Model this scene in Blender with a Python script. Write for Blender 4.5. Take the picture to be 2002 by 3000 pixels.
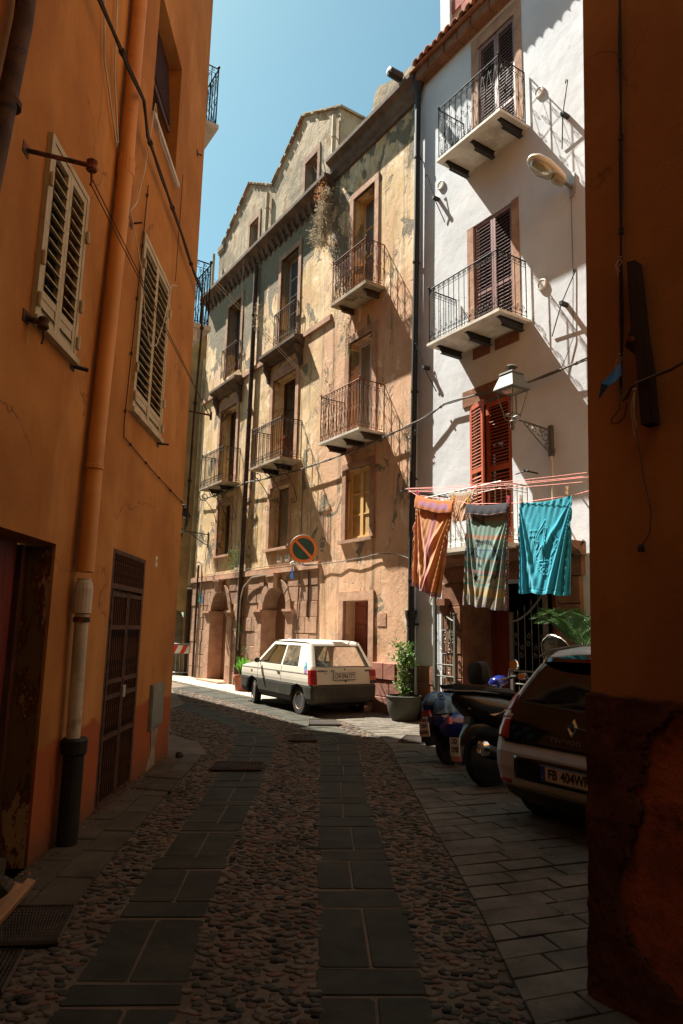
import bpy, math, random
from mathutils import Vector, Matrix
random.seed(7)
R_ = math.radians
pi = math.pi
S = bpy.context.scene
for o in list(bpy.data.objects): bpy.data.objects.remove(o, do_unlink=True)
COL = S.collection

# ------------------------------------------------------------------ camera
CAMH = 1.65; PITCH = math.atan(342/2000.); ROLL = 0.0205
cd = bpy.data.cameras.new('camera'); cam = bpy.data.objects.new('camera', cd); COL.objects.link(cam)
cd.sensor_fit = 'VERTICAL'; cd.sensor_height = 36.0; cd.lens = 24.0; cd.clip_start = .05; cd.clip_end = 2000
cam.matrix_world = (Matrix.Translation((0, 0, CAMH)) @ Matrix.Rotation(pi/2+PITCH, 4, 'X') @ Matrix.Rotation(ROLL, 4, 'Z'))
S.camera = cam
# ------------------------------------------------------------------ sky and sun
SUNV = Vector((-2.65, 1.84, 5.1)).normalized()
ELEV = math.asin(SUNV.z); AZ = math.atan2(SUNV.x, SUNV.y)
w = bpy.data.worlds.new("World"); S.world = w; w.use_nodes = True
nt = w.node_tree; nt.nodes.clear()
sky = nt.nodes.new('ShaderNodeTexSky'); sky.sky_type = 'NISHITA'; sky.sun_disc = False
sky.sun_elevation = ELEV; sky.sun_rotation = AZ % (2*pi); sky.air_density = 1.0; sky.dust_density = 1.2; sky.ozone_density = 1.0
bg = nt.nodes.new('ShaderNodeBackground'); bg.inputs[1].default_value = 0.052
wo = nt.nodes.new('ShaderNodeOutputWorld'); tn = nt.nodes.new('ShaderNodeMix'); tn.data_type = 'RGBA'; tn.blend_type = 'MULTIPLY'; tn.inputs[0].default_value = 1; tn.inputs[7].default_value = (.69, .98, .81, 1); nt.links.new(sky.outputs[0], tn.inputs[6]); nt.links.new(tn.outputs[2], bg.inputs[0]); nt.links.new(bg.outputs[0], wo.inputs[0])
sd = bpy.data.lights.new('sun', 'SUN'); sd.energy = 5.0; sd.angle = R_(.53); sd.color = (1, .945, .85)
sun = bpy.data.objects.new('sun', sd); COL.objects.link(sun); sun.location = (-10, 10, 30)
sun.rotation_euler = SUNV.to_track_quat('Z', 'Y').to_euler()
S.view_settings.view_transform = 'Standard'; S.view_settings.look = 'None'; S.view_settings.gamma = 1
S.view_settings.exposure = 1.9; S.view_settings.use_curve_mapping = False
S.render.engine = 'CYCLES'

# ------------------------------------------------------------------ frames
class Frame:
    def __init__(s, o, th, lean=0):
        s.lean = lean; s.o = Vector((o[0], o[1], 0)); s.th = th; s.a = Vector((math.cos(th), math.sin(th), 0)); s.i = Vector((-math.sin(th), math.cos(th), 0))
    def pt(s, x, y, z=0): c, q = math.cos(s.lean), math.sin(s.lean); return s.o + s.a*x + s.i*(y*c+z*q) + Vector((0, 0, z*c-y*q))
THR = R_(-56.57)
FR = Frame((1.128, 13.726), THR)                   # right hand row of houses
FL = Frame((-1.99, 0), math.atan2(1, -.02))        # orange house on the left
FN = Frame((1.214, 3.475), THR, R_(2.6))                      # dark orange house close on the right
FW = Frame((0, 0), 0)
def G(px, py):                                     # where a ray meets the street
    u = (px-1001)/2000.; v = (1500-py)/2000.; c, s = math.cos(ROLL), math.sin(ROLL)
    u2 = c*u-s*v; v2 = s*u+c*v; cp, sp = math.cos(PITCH), math.sin(PITCH)
    d = Vector((u2, cp-sp*v2, sp+cp*v2)); t = -CAMH/d.z
    return (d.x*t, d.y*t)

# ------------------------------------------------------------------ materials
def lin(c): return (c[0], c[1], c[2], 1)
class NT:
    def __init__(s, name):
        s.m = bpy.data.materials.new(name); s.m.use_nodes = True; s.t = s.m.node_tree; s.b = s.t.nodes['Principled BSDF']; s.co = s.t.nodes.new('ShaderNodeTexCoord').outputs['Object']
    def n(s, k): return s.t.nodes.new(k)
    def l(s, a, b):
        if isinstance(a, (int, float)): b.default_value = a
        elif isinstance(a, tuple): b.default_value = lin(a) if len(b.default_value) == 4 else a
        else: s.t.links.new(a, b)
    def map(s, sc=(1, 1, 1), loc=(0, 0, 0), rot=(0, 0, 0)):
        m = s.n('ShaderNodeMapping'); s.l(s.co, m.inputs[0]); m.inputs['Scale'].default_value = sc; m.inputs['Location'].default_value = loc; m.inputs['Rotation'].default_value = rot; return m.outputs[0]
    def noise(s, scale, detail=4, rough=.55, vec=None, dist=0):
        q = s.n('ShaderNodeTexNoise'); s.l(vec or s.co, q.inputs['Vector']); q.inputs['Scale'].default_value = scale; q.inputs['Detail'].default_value = detail; q.inputs['Roughness'].default_value = rough; q.inputs['Distortion'].default_value = dist; return q.outputs[0]
    def vor(s, scale, vec=None, feat='F1', out=0):
        q = s.n('ShaderNodeTexVoronoi'); q.feature = feat; s.l(vec or s.co, q.inputs['Vector']); q.inputs['Scale'].default_value = scale; return q.outputs[out]
    def step(s, f, a, b):
        q = s.n('ShaderNodeMapRange'); q.interpolation_type = 'SMOOTHSTEP'; s.l(f, q.inputs[0]); q.inputs[1].default_value = a; q.inputs[2].default_value = b; return q.outputs[0]
    def mix(s, f, a, b, mode='MIX'):
        q = s.n('ShaderNodeMix'); q.data_type = 'RGBA'; q.blend_type = mode; s.l(f, q.inputs[0]); s.l(a, q.inputs[6]); s.l(b, q.inputs[7]); return q.outputs[2]
    def math(s, op, a, b=0, c=0):
        q = s.n('ShaderNodeMath'); q.operation = op; s.l(a, q.inputs[0]); s.l(b, q.inputs[1]); s.l(c, q.inputs[2]); return q.outputs[0]
    def sep(s):
        q = s.n('ShaderNodeSeparateXYZ'); s.l(s.co, q.inputs[0]); return q.outputs
    def rnd(s): return s.n('ShaderNodeObjectInfo').outputs['Random']
    def bump(s, h, dist=.01, strength=1.0):
        q = s.n('ShaderNodeBump'); s.l(h, q.inputs['Height']); q.inputs['Distance'].default_value = dist; q.inputs['Strength'].default_value = strength; s.l(q.outputs[0], s.b.inputs['Normal'])
    def col(s, c): s.l(c, s.b.inputs['Base Color'])
    def set(s, rough=.8, metal=0, spec=.5, coat=0):
        s.b.inputs['Roughness'].default_value = rough; s.b.inputs['Metallic'].default_value = metal; s.b.inputs['Specular IOR Level'].default_value = spec; s.b.inputs['Coat Weight'].default_value = coat; return s.m
MATS = {}
def simple(name, c, rough=.6, metal=0, var=.18, scale=6, bump=0, bscale=60, spec=.4, coat=0, rnd=0, dirt=None):
    if name in MATS: return MATS[name]
    n = NT(name); f = n.noise(scale, 5, .6)
    dk = tuple(v*(1-var) for v in c); lt = tuple(min(1, v*(1+var)) for v in c)
    k = n.mix(n.step(f, .3, .7), dk, lt)
    if rnd: k = n.mix(n.rnd(), n.mix(.6, k, tuple(v*(1-rnd) for v in c)), n.mix(.6, k, tuple(min(1, v*(1+rnd)) for v in c)))
    if dirt: k = n.mix(n.step(n.noise(scale*.6, 6, .7), .52, .64), k, dirt)
    n.col(k)
    if bump: n.bump(n.noise(bscale, 6, .65), bump)
    MATS[name] = n.set(rough, metal, spec, coat); return MATS[name]

def old_plaster():
    n = NT('weathered_ochre_plaster'); x, y, z = n.sep()
    yel = n.mix(n.step(n.noise(.9, 6, .6, dist=.6), .35, .62), (.53, .355, .165), (.70, .53, .325))
    pinkf = n.math('ADD', n.noise(.45, 4, .6), n.math('MULTIPLY', n.step(x, -3.6, -2.4), n.step(z, 9.8, 8.2)))
    k = n.mix(n.math('MULTIPLY', n.step(pinkf, .58, 1.15), .8), yel, (.60, .36, .235))
    k = n.mix(n.math('MULTIPLY', n.step(n.noise(1.7, 8, .7, n.map((1, 1, .6))), .5, .7), .55), k, (.36, .255, .14))
    # grey bare render near the eaves of the lower house, holes elsewhere
    topf = n.math('MULTIPLY', n.step(z, 10.2, 12.3), n.math('SUBTRACT', 1, n.math('MULTIPLY', n.step(x, -3.3, -2.3), .75)))
    pe = n.noise(1.15, 10, .62, n.map((1, 1, .75)), dist=.9)
    peel = n.step(n.math('ADD', pe, n.math('MULTIPLY', topf, .25)), .583, .596)
    pat = n.step(n.noise(1.9, 9, .66, n.map((1, 1, .7), loc=(3, 1, 7)), dist=1.4), .57, .58); k = n.mix(n.math('MULTIPLY', pat, .7), k, (.50, .37, .25)); pal = n.step(n.noise(1.4, 9, .7, n.map((1, 1, .8), loc=(9, 4, 2)), dist=1.0), .585, .60); k = n.mix(n.math('MULTIPLY', pal, .8), k, (.78, .65, .47)); pk = n.step(n.noise(.8, 8, .7, n.map((1, 1, .55), loc=(5, 5, 5)), dist=.6), .50, .60); k = n.mix(n.math('MULTIPLY', pk, .5), k, (.56, .33, .21)); gs = n.step(n.noise(1.1, 9, .72, n.map((1.3, 1.3, .5), loc=(7, 2, 9)), dist=.5), .55, .68); k = n.mix(n.math('MULTIPLY', gs, .75), k, (.31, .26, .185))
    rub = n.mix(n.noise(9, 8, .7), (.13, .115, .09), (.31, .25, .165))
    k = n.mix(peel, k, rub)
    base = n.math('MULTIPLY', n.step(z, 3.5, 2.6), n.step(n.noise(1.3, 8, .65), .42, .58))
    k = n.mix(n.math('MULTIPLY', base, .5), k, (.40, .235, .13))
    k = n.mix(n.math('MULTIPLY', n.step(n.noise(1.0, 8, .72, n.map((3.4, 3.4, .22))), .50, .68), .8), k, (.17, .115, .06))
    k = n.mix(n.math('MULTIPLY', n.step(n.noise(22, 6, .7), .55, .75), .25), k, (.22, .15, .08))
    n.col(k)
    h = n.math('ADD', n.math('MULTIPLY', n.noise(2.2, 9, .66, dist=.4), .95), n.math('MULTIPLY', peel, -1.0))
    h = n.math('ADD', h, n.math('MULTIPLY', n.math('MULTIPLY', peel, n.noise(11, 8, .75)), 1.4))
    h = n.math('ADD', h, n.math('MULTIPLY', n.noise(45, 5, .6), .2)); h = n.math('ADD', h, n.math('MULTIPLY', pat, .35)); h = n.math('ADD', h, n.math('MULTIPLY', n.noise(11, 7, .72), .3))
    n.bump(h, .022); return n.set(.93, 0, .15)
def attic_plaster():
    n = NT('grey_brown_attic_plaster'); x, y, z = n.sep()
    k = n.mix(n.step(n.noise(1.3, 8, .65, dist=.5), .36, .62), (.19, .155, .108), (.37, .305, .215))
    k = n.mix(n.step(n.noise(2.1, 9, .7, n.map((1, 1, .5))), .56, .62), k, (.25, .16, .09))
    k = n.mix(n.math('MULTIPLY', n.step(n.noise(1.5, 6, .7, n.map((3, 3, .3))), .5, .7), .5), k, (.12, .10, .065)); n.col(k)
    n.bump(n.math('ADD', n.math('MULTIPLY', n.noise(2.6, 9, .7, dist=.6), 1.5), n.math('MULTIPLY', n.noise(14, 7, .7), .3)), .025); return n.set(.95, 0, .1)
def orange_plaster(name, hi, lo, c1=(.43, .185, .045), c2=(.31, .122, .028)):
    n = NT(name); x, y, z = n.sep()
    k = n.mix(n.step(n.noise(.7, 6, .6), .35, .65), c1, c2)
    k = n.mix(n.math('MULTIPLY', n.step(n.noise(1.1, 6, .65, n.map((2.2, 2.2, .25))), .5, .72), .35), k, (.27, .125, .042))
    br = n.step(n.noise(1.3, 5, .6, n.map((1, 1, .35), loc=(2, 7, 1))), .45, .8); k = n.mix(n.math('MULTIPLY', br, .7), k, (.58, .29, .095)); cr = n.n('ShaderNodeTexVoronoi'); cr.feature = 'DISTANCE_TO_EDGE'; cr.inputs['Scale'].default_value = .55; wv = n.n('ShaderNodeVectorMath'); wv.operation = 'ADD'; nz_ = n.n('ShaderNodeTexNoise'); nz_.inputs['Scale'].default_value = 1.6; nz_.inputs['Detail'].default_value = 8; n.l(n.co, nz_.inputs['Vector']); n.l(n.co, wv.inputs[0]); n.l(nz_.outputs['Color'], wv.inputs[1]); n.l(wv.outputs[0], cr.inputs['Vector']); crk = n.math('MULTIPLY', n.step(cr.outputs[0], .007, .0015), n.step(n.noise(.8, 3, .5, n.map(loc=(4, 4, 4))), .52, .6)); k = n.mix(n.math('MULTIPLY', crk, .6), k, (.12, .05, .02)); k = n.mix(n.math('MULTIPLY', n.step(n.noise(5, 8, .75), .5, .75), .4), k, (.28, .10, .028))
    zz = n.math('ADD', z, n.math('MULTIPLY', n.noise(2.2, 6, .6), .35))
    k = n.mix(n.step(zz, hi+.2, hi+.15), k, lo)
    scr = n.step(n.noise(1.8, 9, .7, n.map((1.4, 1.4, .7))), .63, .66)
    low = n.step(zz, 2.4, .6)
    k = n.mix(n.math('MULTIPLY', n.math('MULTIPLY', scr, low), .8), k, (.17, .12, .07))
    k = n.mix(n.math('MULTIPLY', n.step(n.math('ADD', z, n.math('MULTIPLY', n.noise(4, 6, .7), .5)), .6, .2), .7), k, (.09, .06, .035))
    k = n.mix(n.math('MULTIPLY', n.step(n.noise(60, 4, .7), .6, .75), .22), k, (.25, .1, .03)); n.col(k)
    h = n.math('ADD', n.math('MULTIPLY', n.noise(2.5, 6, .6), .8), n.math('MULTIPLY', n.noise(70, 4, .65), .22))
    h = n.math('ADD', h, n.math('MULTIPLY', n.math('MULTIPLY', scr, low), -.5)); n.bump(h, .012); return n.set(.9, 0, .2)
def white_plaster():
    n = NT('white_lime_plaster'); x, y, z = n.sep()
    k = n.mix(n.step(n.noise(.8, 6, .6), .35, .65), (.51, .535, .555), (.60, .625, .645))
    k = n.mix(n.math('MULTIPLY', n.step(n.noise(1.2, 6, .65, n.map((3, 3, .3))), .56, .8), .3), k, (.47, .43, .38)); n.col(k)
    n.bump(n.math('ADD', n.math('MULTIPLY', n.noise(1.6, 5, .55), 1.2), n.math('MULTIPLY', n.noise(28, 6, .6), .10)), .014); return n.set(.9, 0, .2)
def stone(name, c1, c2, pit=1.0, rnd=.25, sc=1.0, bd=.012):
    n = NT(name); k = n.mix(n.step(n.noise(3*sc, 7, .65), .33, .67), c1, c2)
    k = n.mix(n.rnd(), n.mix(rnd, k, (.08, .06, .045)), n.mix(rnd*.6, k, tuple(min(1, v*1.5) for v in c2)))
    k = n.mix(n.math('MULTIPLY', n.step(n.noise(1.1, 7, .7, n.map(loc=(3, 3, 3))), .5, .66), .45), k, tuple(v*.5 for v in c1)); k = n.mix(n.math('MULTIPLY', n.step(n.noise(14, 7, .75), .56, .7), .3), k, tuple(min(1, v*1.6) for v in c2)); p = n.step(n.vor(26*sc), .18, .05)
    k = n.mix(n.math('MULTIPLY', p, .6*pit), k, tuple(v*.4 for v in c1)); n.col(k)
    h = n.math('ADD', n.math('MULTIPLY', n.noise(7*sc, 8, .7), 1.1), n.math('MULTIPLY', p, -.5*pit)); n.bump(h, bd); return n.set(.92, 0, .2)
def mortar():
    n = NT('sandy_mortar_ground'); k = n.mix(n.step(n.noise(2, 7, .65), .3, .7), (.09, .068, .046), (.165, .125, .088))
    k = n.mix(n.math('MULTIPLY', n.step(n.noise(.5, 5, .6), .5, .75), .5), k, (.10, .075, .05)); n.col(k)
    n.bump(n.noise(50, 7, .7), .01); return n.set(.95, 0, .15)
def wood(name, c1, c2, rough=.55, sc=(14, 14, 1.2)):
    n = NT(name); f = n.noise(1.6, 6, .65, n.map(sc), dist=1.2); k = n.mix(n.step(f, .3, .7), c1, c2)
    k = n.mix(n.math('MULTIPLY', n.step(n.noise(3, 6, .7), .55, .75), .4), k, tuple(v*.5 for v in c1)); n.col(k); n.bump(f, .003); return n.set(rough, 0, .35)
def rust(name, c1, c2, c3=(.02, .018, .015), sc=5):
    n = NT(name); k = n.mix(n.step(n.noise(sc, 8, .7), .4, .6), c1, c2); k = n.mix(n.step(n.noise(sc*2.1, 6, .7), .52, .62), k, c3); n.col(k); n.bump(n.noise(60, 6, .7), .002); return n.set(.75, .15, .35)
def glass(name, tint=(.6, .65, .68), rough=.02, tr=.8, dirt=(.4, .37, .3), df=.12):
    n = NT(name); t = n.t; out = t.nodes['Material Output']
    tp = n.n('ShaderNodeBsdfTransparent'); tp.inputs[0].default_value = lin(tint)
    gl = n.n('ShaderNodeBsdfGlossy'); gl.inputs[0].default_value = (.9, .9, .9, 1); gl.inputs[1].default_value = rough
    di = n.n('ShaderNodeBsdfDiffuse'); di.inputs[0].default_value = lin(dirt)
    fr = n.n('ShaderNodeFresnel'); fr.inputs[0].default_value = 1.5
    m0 = n.n('ShaderNodeMixShader'); t.links.new(n.math('MULTIPLY', n.step(n.noise(5, 8, .75), .3, .8), df*2), m0.inputs[0]); t.links.new(tp.outputs[0], m0.inputs[1]); t.links.new(di.outputs[0], m0.inputs[2])
    m1 = n.n('ShaderNodeMixShader'); t.links.new(n.math('ADD', fr.outputs[0], 1-tr-.15), m1.inputs[0]); t.links.new(m0.outputs[0], m1.inputs[1]); t.links.new(gl.outputs[0], m1.inputs[2])
    t.links.new(m1.outputs[0], out.inputs[0]); return n.m
def leafmat(name, c1, c2, rough=.5):
    n = NT(name); k = n.mix(n.noise(9, 3, .6), c1, c2); n.col(k); n.b.inputs['Subsurface Weight'].default_value = 0; n.set(rough, 0, .35)
    t = n.t; tr = n.n('ShaderNodeBsdfTranslucent'); t.links.new(k, tr.inputs[0]); m = n.n('ShaderNodeMixShader'); m.inputs[0].default_value = .3
    t.links.new(n.b.outputs[0], m.inputs[1]); t.links.new(tr.outputs[0], m.inputs[2]); t.links.new(m.outputs[0], t.nodes['Material Output'].inputs[0]); return n.m
def printed(name, rough=.95, bump=.004, bs=180):
    n = NT(name); a = n.n('ShaderNodeVertexColor'); a.layer_name = 'print'; k = n.mix(n.math('MULTIPLY', n.noise(40, 5, .7), .22), a.outputs[0], (.05, .04, .04)); n.col(k); n.bump(n.noise(bs, 4, .7), bump); n.set(rough, 0, .1); n.b.inputs['Sheen Weight'].default_value = .25
    t = n.t; tr = n.n('ShaderNodeBsdfTranslucent'); t.links.new(k, tr.inputs[0]); m = n.n('ShaderNodeMixShader'); m.inputs[0].default_value = .28
    t.links.new(n.b.outputs[0], m.inputs[1]); t.links.new(tr.outputs[0], m.inputs[2]); t.links.new(m.outputs[0], t.nodes['Material Output'].inputs[0]); return n.m
M = dict(
 old=old_plaster(), attic=attic_plaster(), orange=orange_plaster('burnt_orange_plaster', .78, (.32, .085, .025)),
 near=orange_plaster('dark_orange_plaster', -9, (.3, .1, .03), (.42, .20, .070), (.32, .145, .048)), white=white_plaster(),
 ochre=simple('rough_ochre_render', (.36, .24, .10), .95, 0, .25, 1.2, .02, 26),
 trach=stone('red_brown_trachyte', (.25, .14, .088), (.36, .22, .143)), trachl=stone('pale_trachyte_surround', (.33, .175, .115), (.46, .29, .19), .7, .15),
 redst=stone('red_trachyte_base', (.21, .085, .06), (.31, .14, .10), 1), cornice=stone('dark_cornice_stone', (.06, .042, .030), (.15, .10, .07)),
 brown=stone('brown_portal_stone', (.15, .065, .035), (.25, .125, .07), .5, .2),
 flag=stone('dark_basalt_flagstone', (.020, .020, .014), (.042, .042, .030), .25, .22, 1, .005),
 paver=stone('grey_basalt_paver', (.055, .047, .036), (.125, .108, .085), .25, .3, 1, .005), side=stone('sidewalk_slab_stone', (.050, .038, .025), (.090, .072, .048), .2, .22, 1, .005),
 pale=stone('pale_sidewalk_stone', (.30, .26, .20), (.40, .35, .27), .2, .2, 1, .005),
 mort=mortar(), cob=stone('river_cobble', (.040, .028, .020), (.10, .072, .052), .1, .45, 2, .004),
 iron=simple('black_wrought_iron', (.022, .021, .019), .75, .2, .3, 20), ironr=rust('rusty_wrought_iron', (.22, .065, .025), (.10, .035, .016)),
 ironb=rust('brown_iron', (.045, .028, .018), (.085, .045, .025)), gateir=rust('rusted_gate_iron', (.055, .022, .012), (.10, .04, .018), (.015, .01, .008)),
 marble=simple('weathered_marble_slab', (.52, .49, .41), .7, 0, .15, 3, .002, 40, dirt=(.36, .33, .26)), slabst=simple('lichen_balcony_slab', (.30, .24, .16), .9, 0, .3, 4, .01, 30, dirt=(.12, .10, .06)),
 brdoor=wood('red_brown_door_wood', (.12, .025, .012), (.22, .055, .025), .5), dkwood=wood('dark_brown_wood', (.05, .02, .012), (.10, .04, .022)), redsh=wood('red_shutter_paint', (.30, .06, .025), (.38, .09, .035), .5),
 plum=simple('plum_brown_shutter_paint', (.19, .088, .078), .5, 0, .15, 8), yelwin=wood('yellow_painted_frame', (.55, .34, .12), (.64, .42, .17), .6), whwin=simple('white_painted_frame', (.55, .54, .50), .6, 0, .15, 8),
 creamsh=simple('cream_shutter_paint', (.44, .375, .24), .55, 0, .12, 5, dirt=(.36, .27, .15)), greywd=wood('grey_weathered_wood', (.19, .155, .115), (.30, .25, .19), .8), oldwood=wood('aged_brown_frame', (.12, .075, .045), (.2, .13, .08), .7),
 opipe=simple('orange_painted_pipe', (.55, .24, .055), .55, 0, .1, 2, dirt=(.45, .18, .05)), wpipe=simple('pale_plastic_pipe', (.42, .37, .29), .6, 0, .2, 3, dirt=(.25, .2, .13)), blk=simple('black_cast_iron_pipe', (.02, .018, .016), .6, .2, .3, 8), brpipe=rust('brown_drainpipe', (.05, .025, .015), (.09, .045, .025)),
 creampipe=simple('cream_plastic_pipe', (.42, .33, .19), .6, 0, .15, 3), cable=simple('grey_cable_sheath', (.10, .085, .065), .8, 0, .3, 20), dkcable=simple('dark_cable_sheath', (.03, .02, .014), .8, 0, .3, 20), whcable=simple('white_cable_sheath', (.5, .46, .38), .7),
 gl=glass('window_glass', (.25, .27, .28), .03, .55), glb=simple('curtained_window_pane', (.10, .13, .15), .06, 0, .3, 2, spec=1.0), glk=simple('dark_window_pane', (.03, .035, .035), .08, 0, .4, 2, spec=.9), curt=simple('grey_blind_fabric', (.24, .22, .18), .8, 0, .15, 3),
 tile=stone('terracotta_roof_tile', (.28, .10, .055), (.42, .19, .11), .3, .35), dark=simple('dark_interior', (.012, .010, .009), .95), reddoor=wood('red_interior_door', (.10, .012, .008), (.16, .025, .014)),
 grey=simple('grey_painted_metal', (.19, .195, .165), .5, .3, .12, 5, dirt=(.13, .12, .08)), lampg=simple('lamp_grey_paint', (.10, .098, .08), .5, .3, .1, 8), gategr=simple('grey_green_gate_paint', (.13, .125, .10), .5, .3, .15, 8),
 galv=simple('galvanised_steel', (.38, .38, .36), .45, .7, .15, 10), whp=simple('white_plastic', (.68, .66, .60), .5), redp=simple('red_reflective_stripe', (.55, .04, .03), .5), bl=simple('blue_plastic_rag', (.015, .16, .50), .5), grn=simple('green_plastic_rag', (.02, .25, .09), .5), yl=simple('yellow_string', (.7, .4, .08), .6),
 lens=glass('lamp_lens', (.75, .75, .6), .08, .75, (.5, .48, .35), .35), pot=simple('grey_green_pot', (.055, .055, .042), .6, 0, .15, 3, .002, 20), terra=simple('terracotta_pot', (.38, .13, .075), .7), soil=simple('potting_soil', (.03, .02, .014), .95),
 leaf=leafmat('green_leaves', (.05, .12, .02), (.16, .26, .06)), leafb=leafmat('bright_strap_leaves', (.05, .17, .015), (.12, .33, .03), .35), leafd=leafmat('palm_leaves', (.03, .085, .02), (.09, .17, .045)), dry=leafmat('dry_weed_stems', (.22, .165, .10), (.50, .41, .28), .8), dryr=leafmat('rusty_dry_leaves', (.28, .10, .03), (.42, .19, .07), .8), stem=simple('brown_stem', (.10, .06, .03), .9), redl=leafmat('red_autumn_leaves', (.3, .04, .02), (.4, .09, .04)),
 cream=simple('cream_car_paint', (.62, .575, .475), .32, 0, .04, 1.5, spec=.5, coat=.4), blkpl=simple('black_bumper_plastic', (.035, .032, .024), .6, 0, .25, 4, .002, 120, dirt=(.07, .06, .04)), rub=simple('tyre_rubber', (.014, .013, .012), .85, 0, .3, 10, .003, 90), rim=simple('tan_dusty_rim', (.35, .22, .14), .55, .4, .3, 12),
 carglass=glass('car_window_glass', (.72, .74, .68), .01, .82, (.45, .42, .32), .22), seat=simple('black_seat_fabric', (.025, .025, .025), .9), amber=simple('amber_lens', (.55, .13, .02), .2, 0, .05, spec=.8), rlens=simple('red_lens', (.28, .012, .012), .15, 0, .1, 8, spec=.8), dlens=simple('smoked_lens', (.03, .015, .015), .15, spec=.8),
 silver=simple('blue_grey_car_paint', (.40, .45, .48), .35, 0, .04, 2, coat=.3), bgloss=simple('black_gloss_tailgate', (.004, .004, .005), .05, 0, .1, 2, spec=.45), chrome=simple('chrome', (.75, .75, .74), .08, 1, .03), plw=simple('number_plate_white', (.60, .55, .46), .5, 0, .06), bltx=simple('black_lettering', (.015, .015, .015), .5),
 blue=simple('dark_blue_scooter_paint', (.012, .022, .16), .15, .2, .1, 3, coat=1), blkg=simple('black_scooter_plastic', (.009, .009, .010), .28, 0, .2, 6, coat=.2), star=simple('pale_blue_decal', (.25, .4, .6), .4), mirror=simple('mirror_glass', (.85, .87, .88), .02, 1, .02), ws=glass('scooter_windscreen', (.86, .85, .76), .04, .82, (.6, .55, .4), .30),
 sor=simple('orange_sign_ring', (.9, .26, .06), .5, 0, .05), sgr=simple('green_sign_field', (.025, .10, .085), .5, 0, .2, 5), pink=simple('pink_clothesline', (.75, .20, .14), .6), peg=simple('wooden_peg', (.5, .33, .18), .7), pegp=simple('pink_plastic_peg', (.75, .10, .25), .5), pegy=simple('yellow_plastic_peg', (.8, .5, .05), .5),
 board=wood('raw_pallet_wood', (.26, .12, .05), (.40, .22, .10), .8, (1.2, 14, 14)), plank=wood('black_tarred_wood', (.02, .012, .008), (.045, .028, .018), .8), grate=simple('rusty_drain_grate', (.055, .038, .026), .8, .3, .3, 12), string=simple('frayed_string', (.40, .30, .22), .9),
 tow=printed('printed_towel_cloth'), cover=printed('printed_seat_cloth', .8, .002), rail=simple('pale_grey_railing', (.33, .31, .26), .5, .2, .15, 8), redblk=stone('red_chimney_block', (.28, .075, .055), (.38, .13, .10), .3, .2),
)
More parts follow.
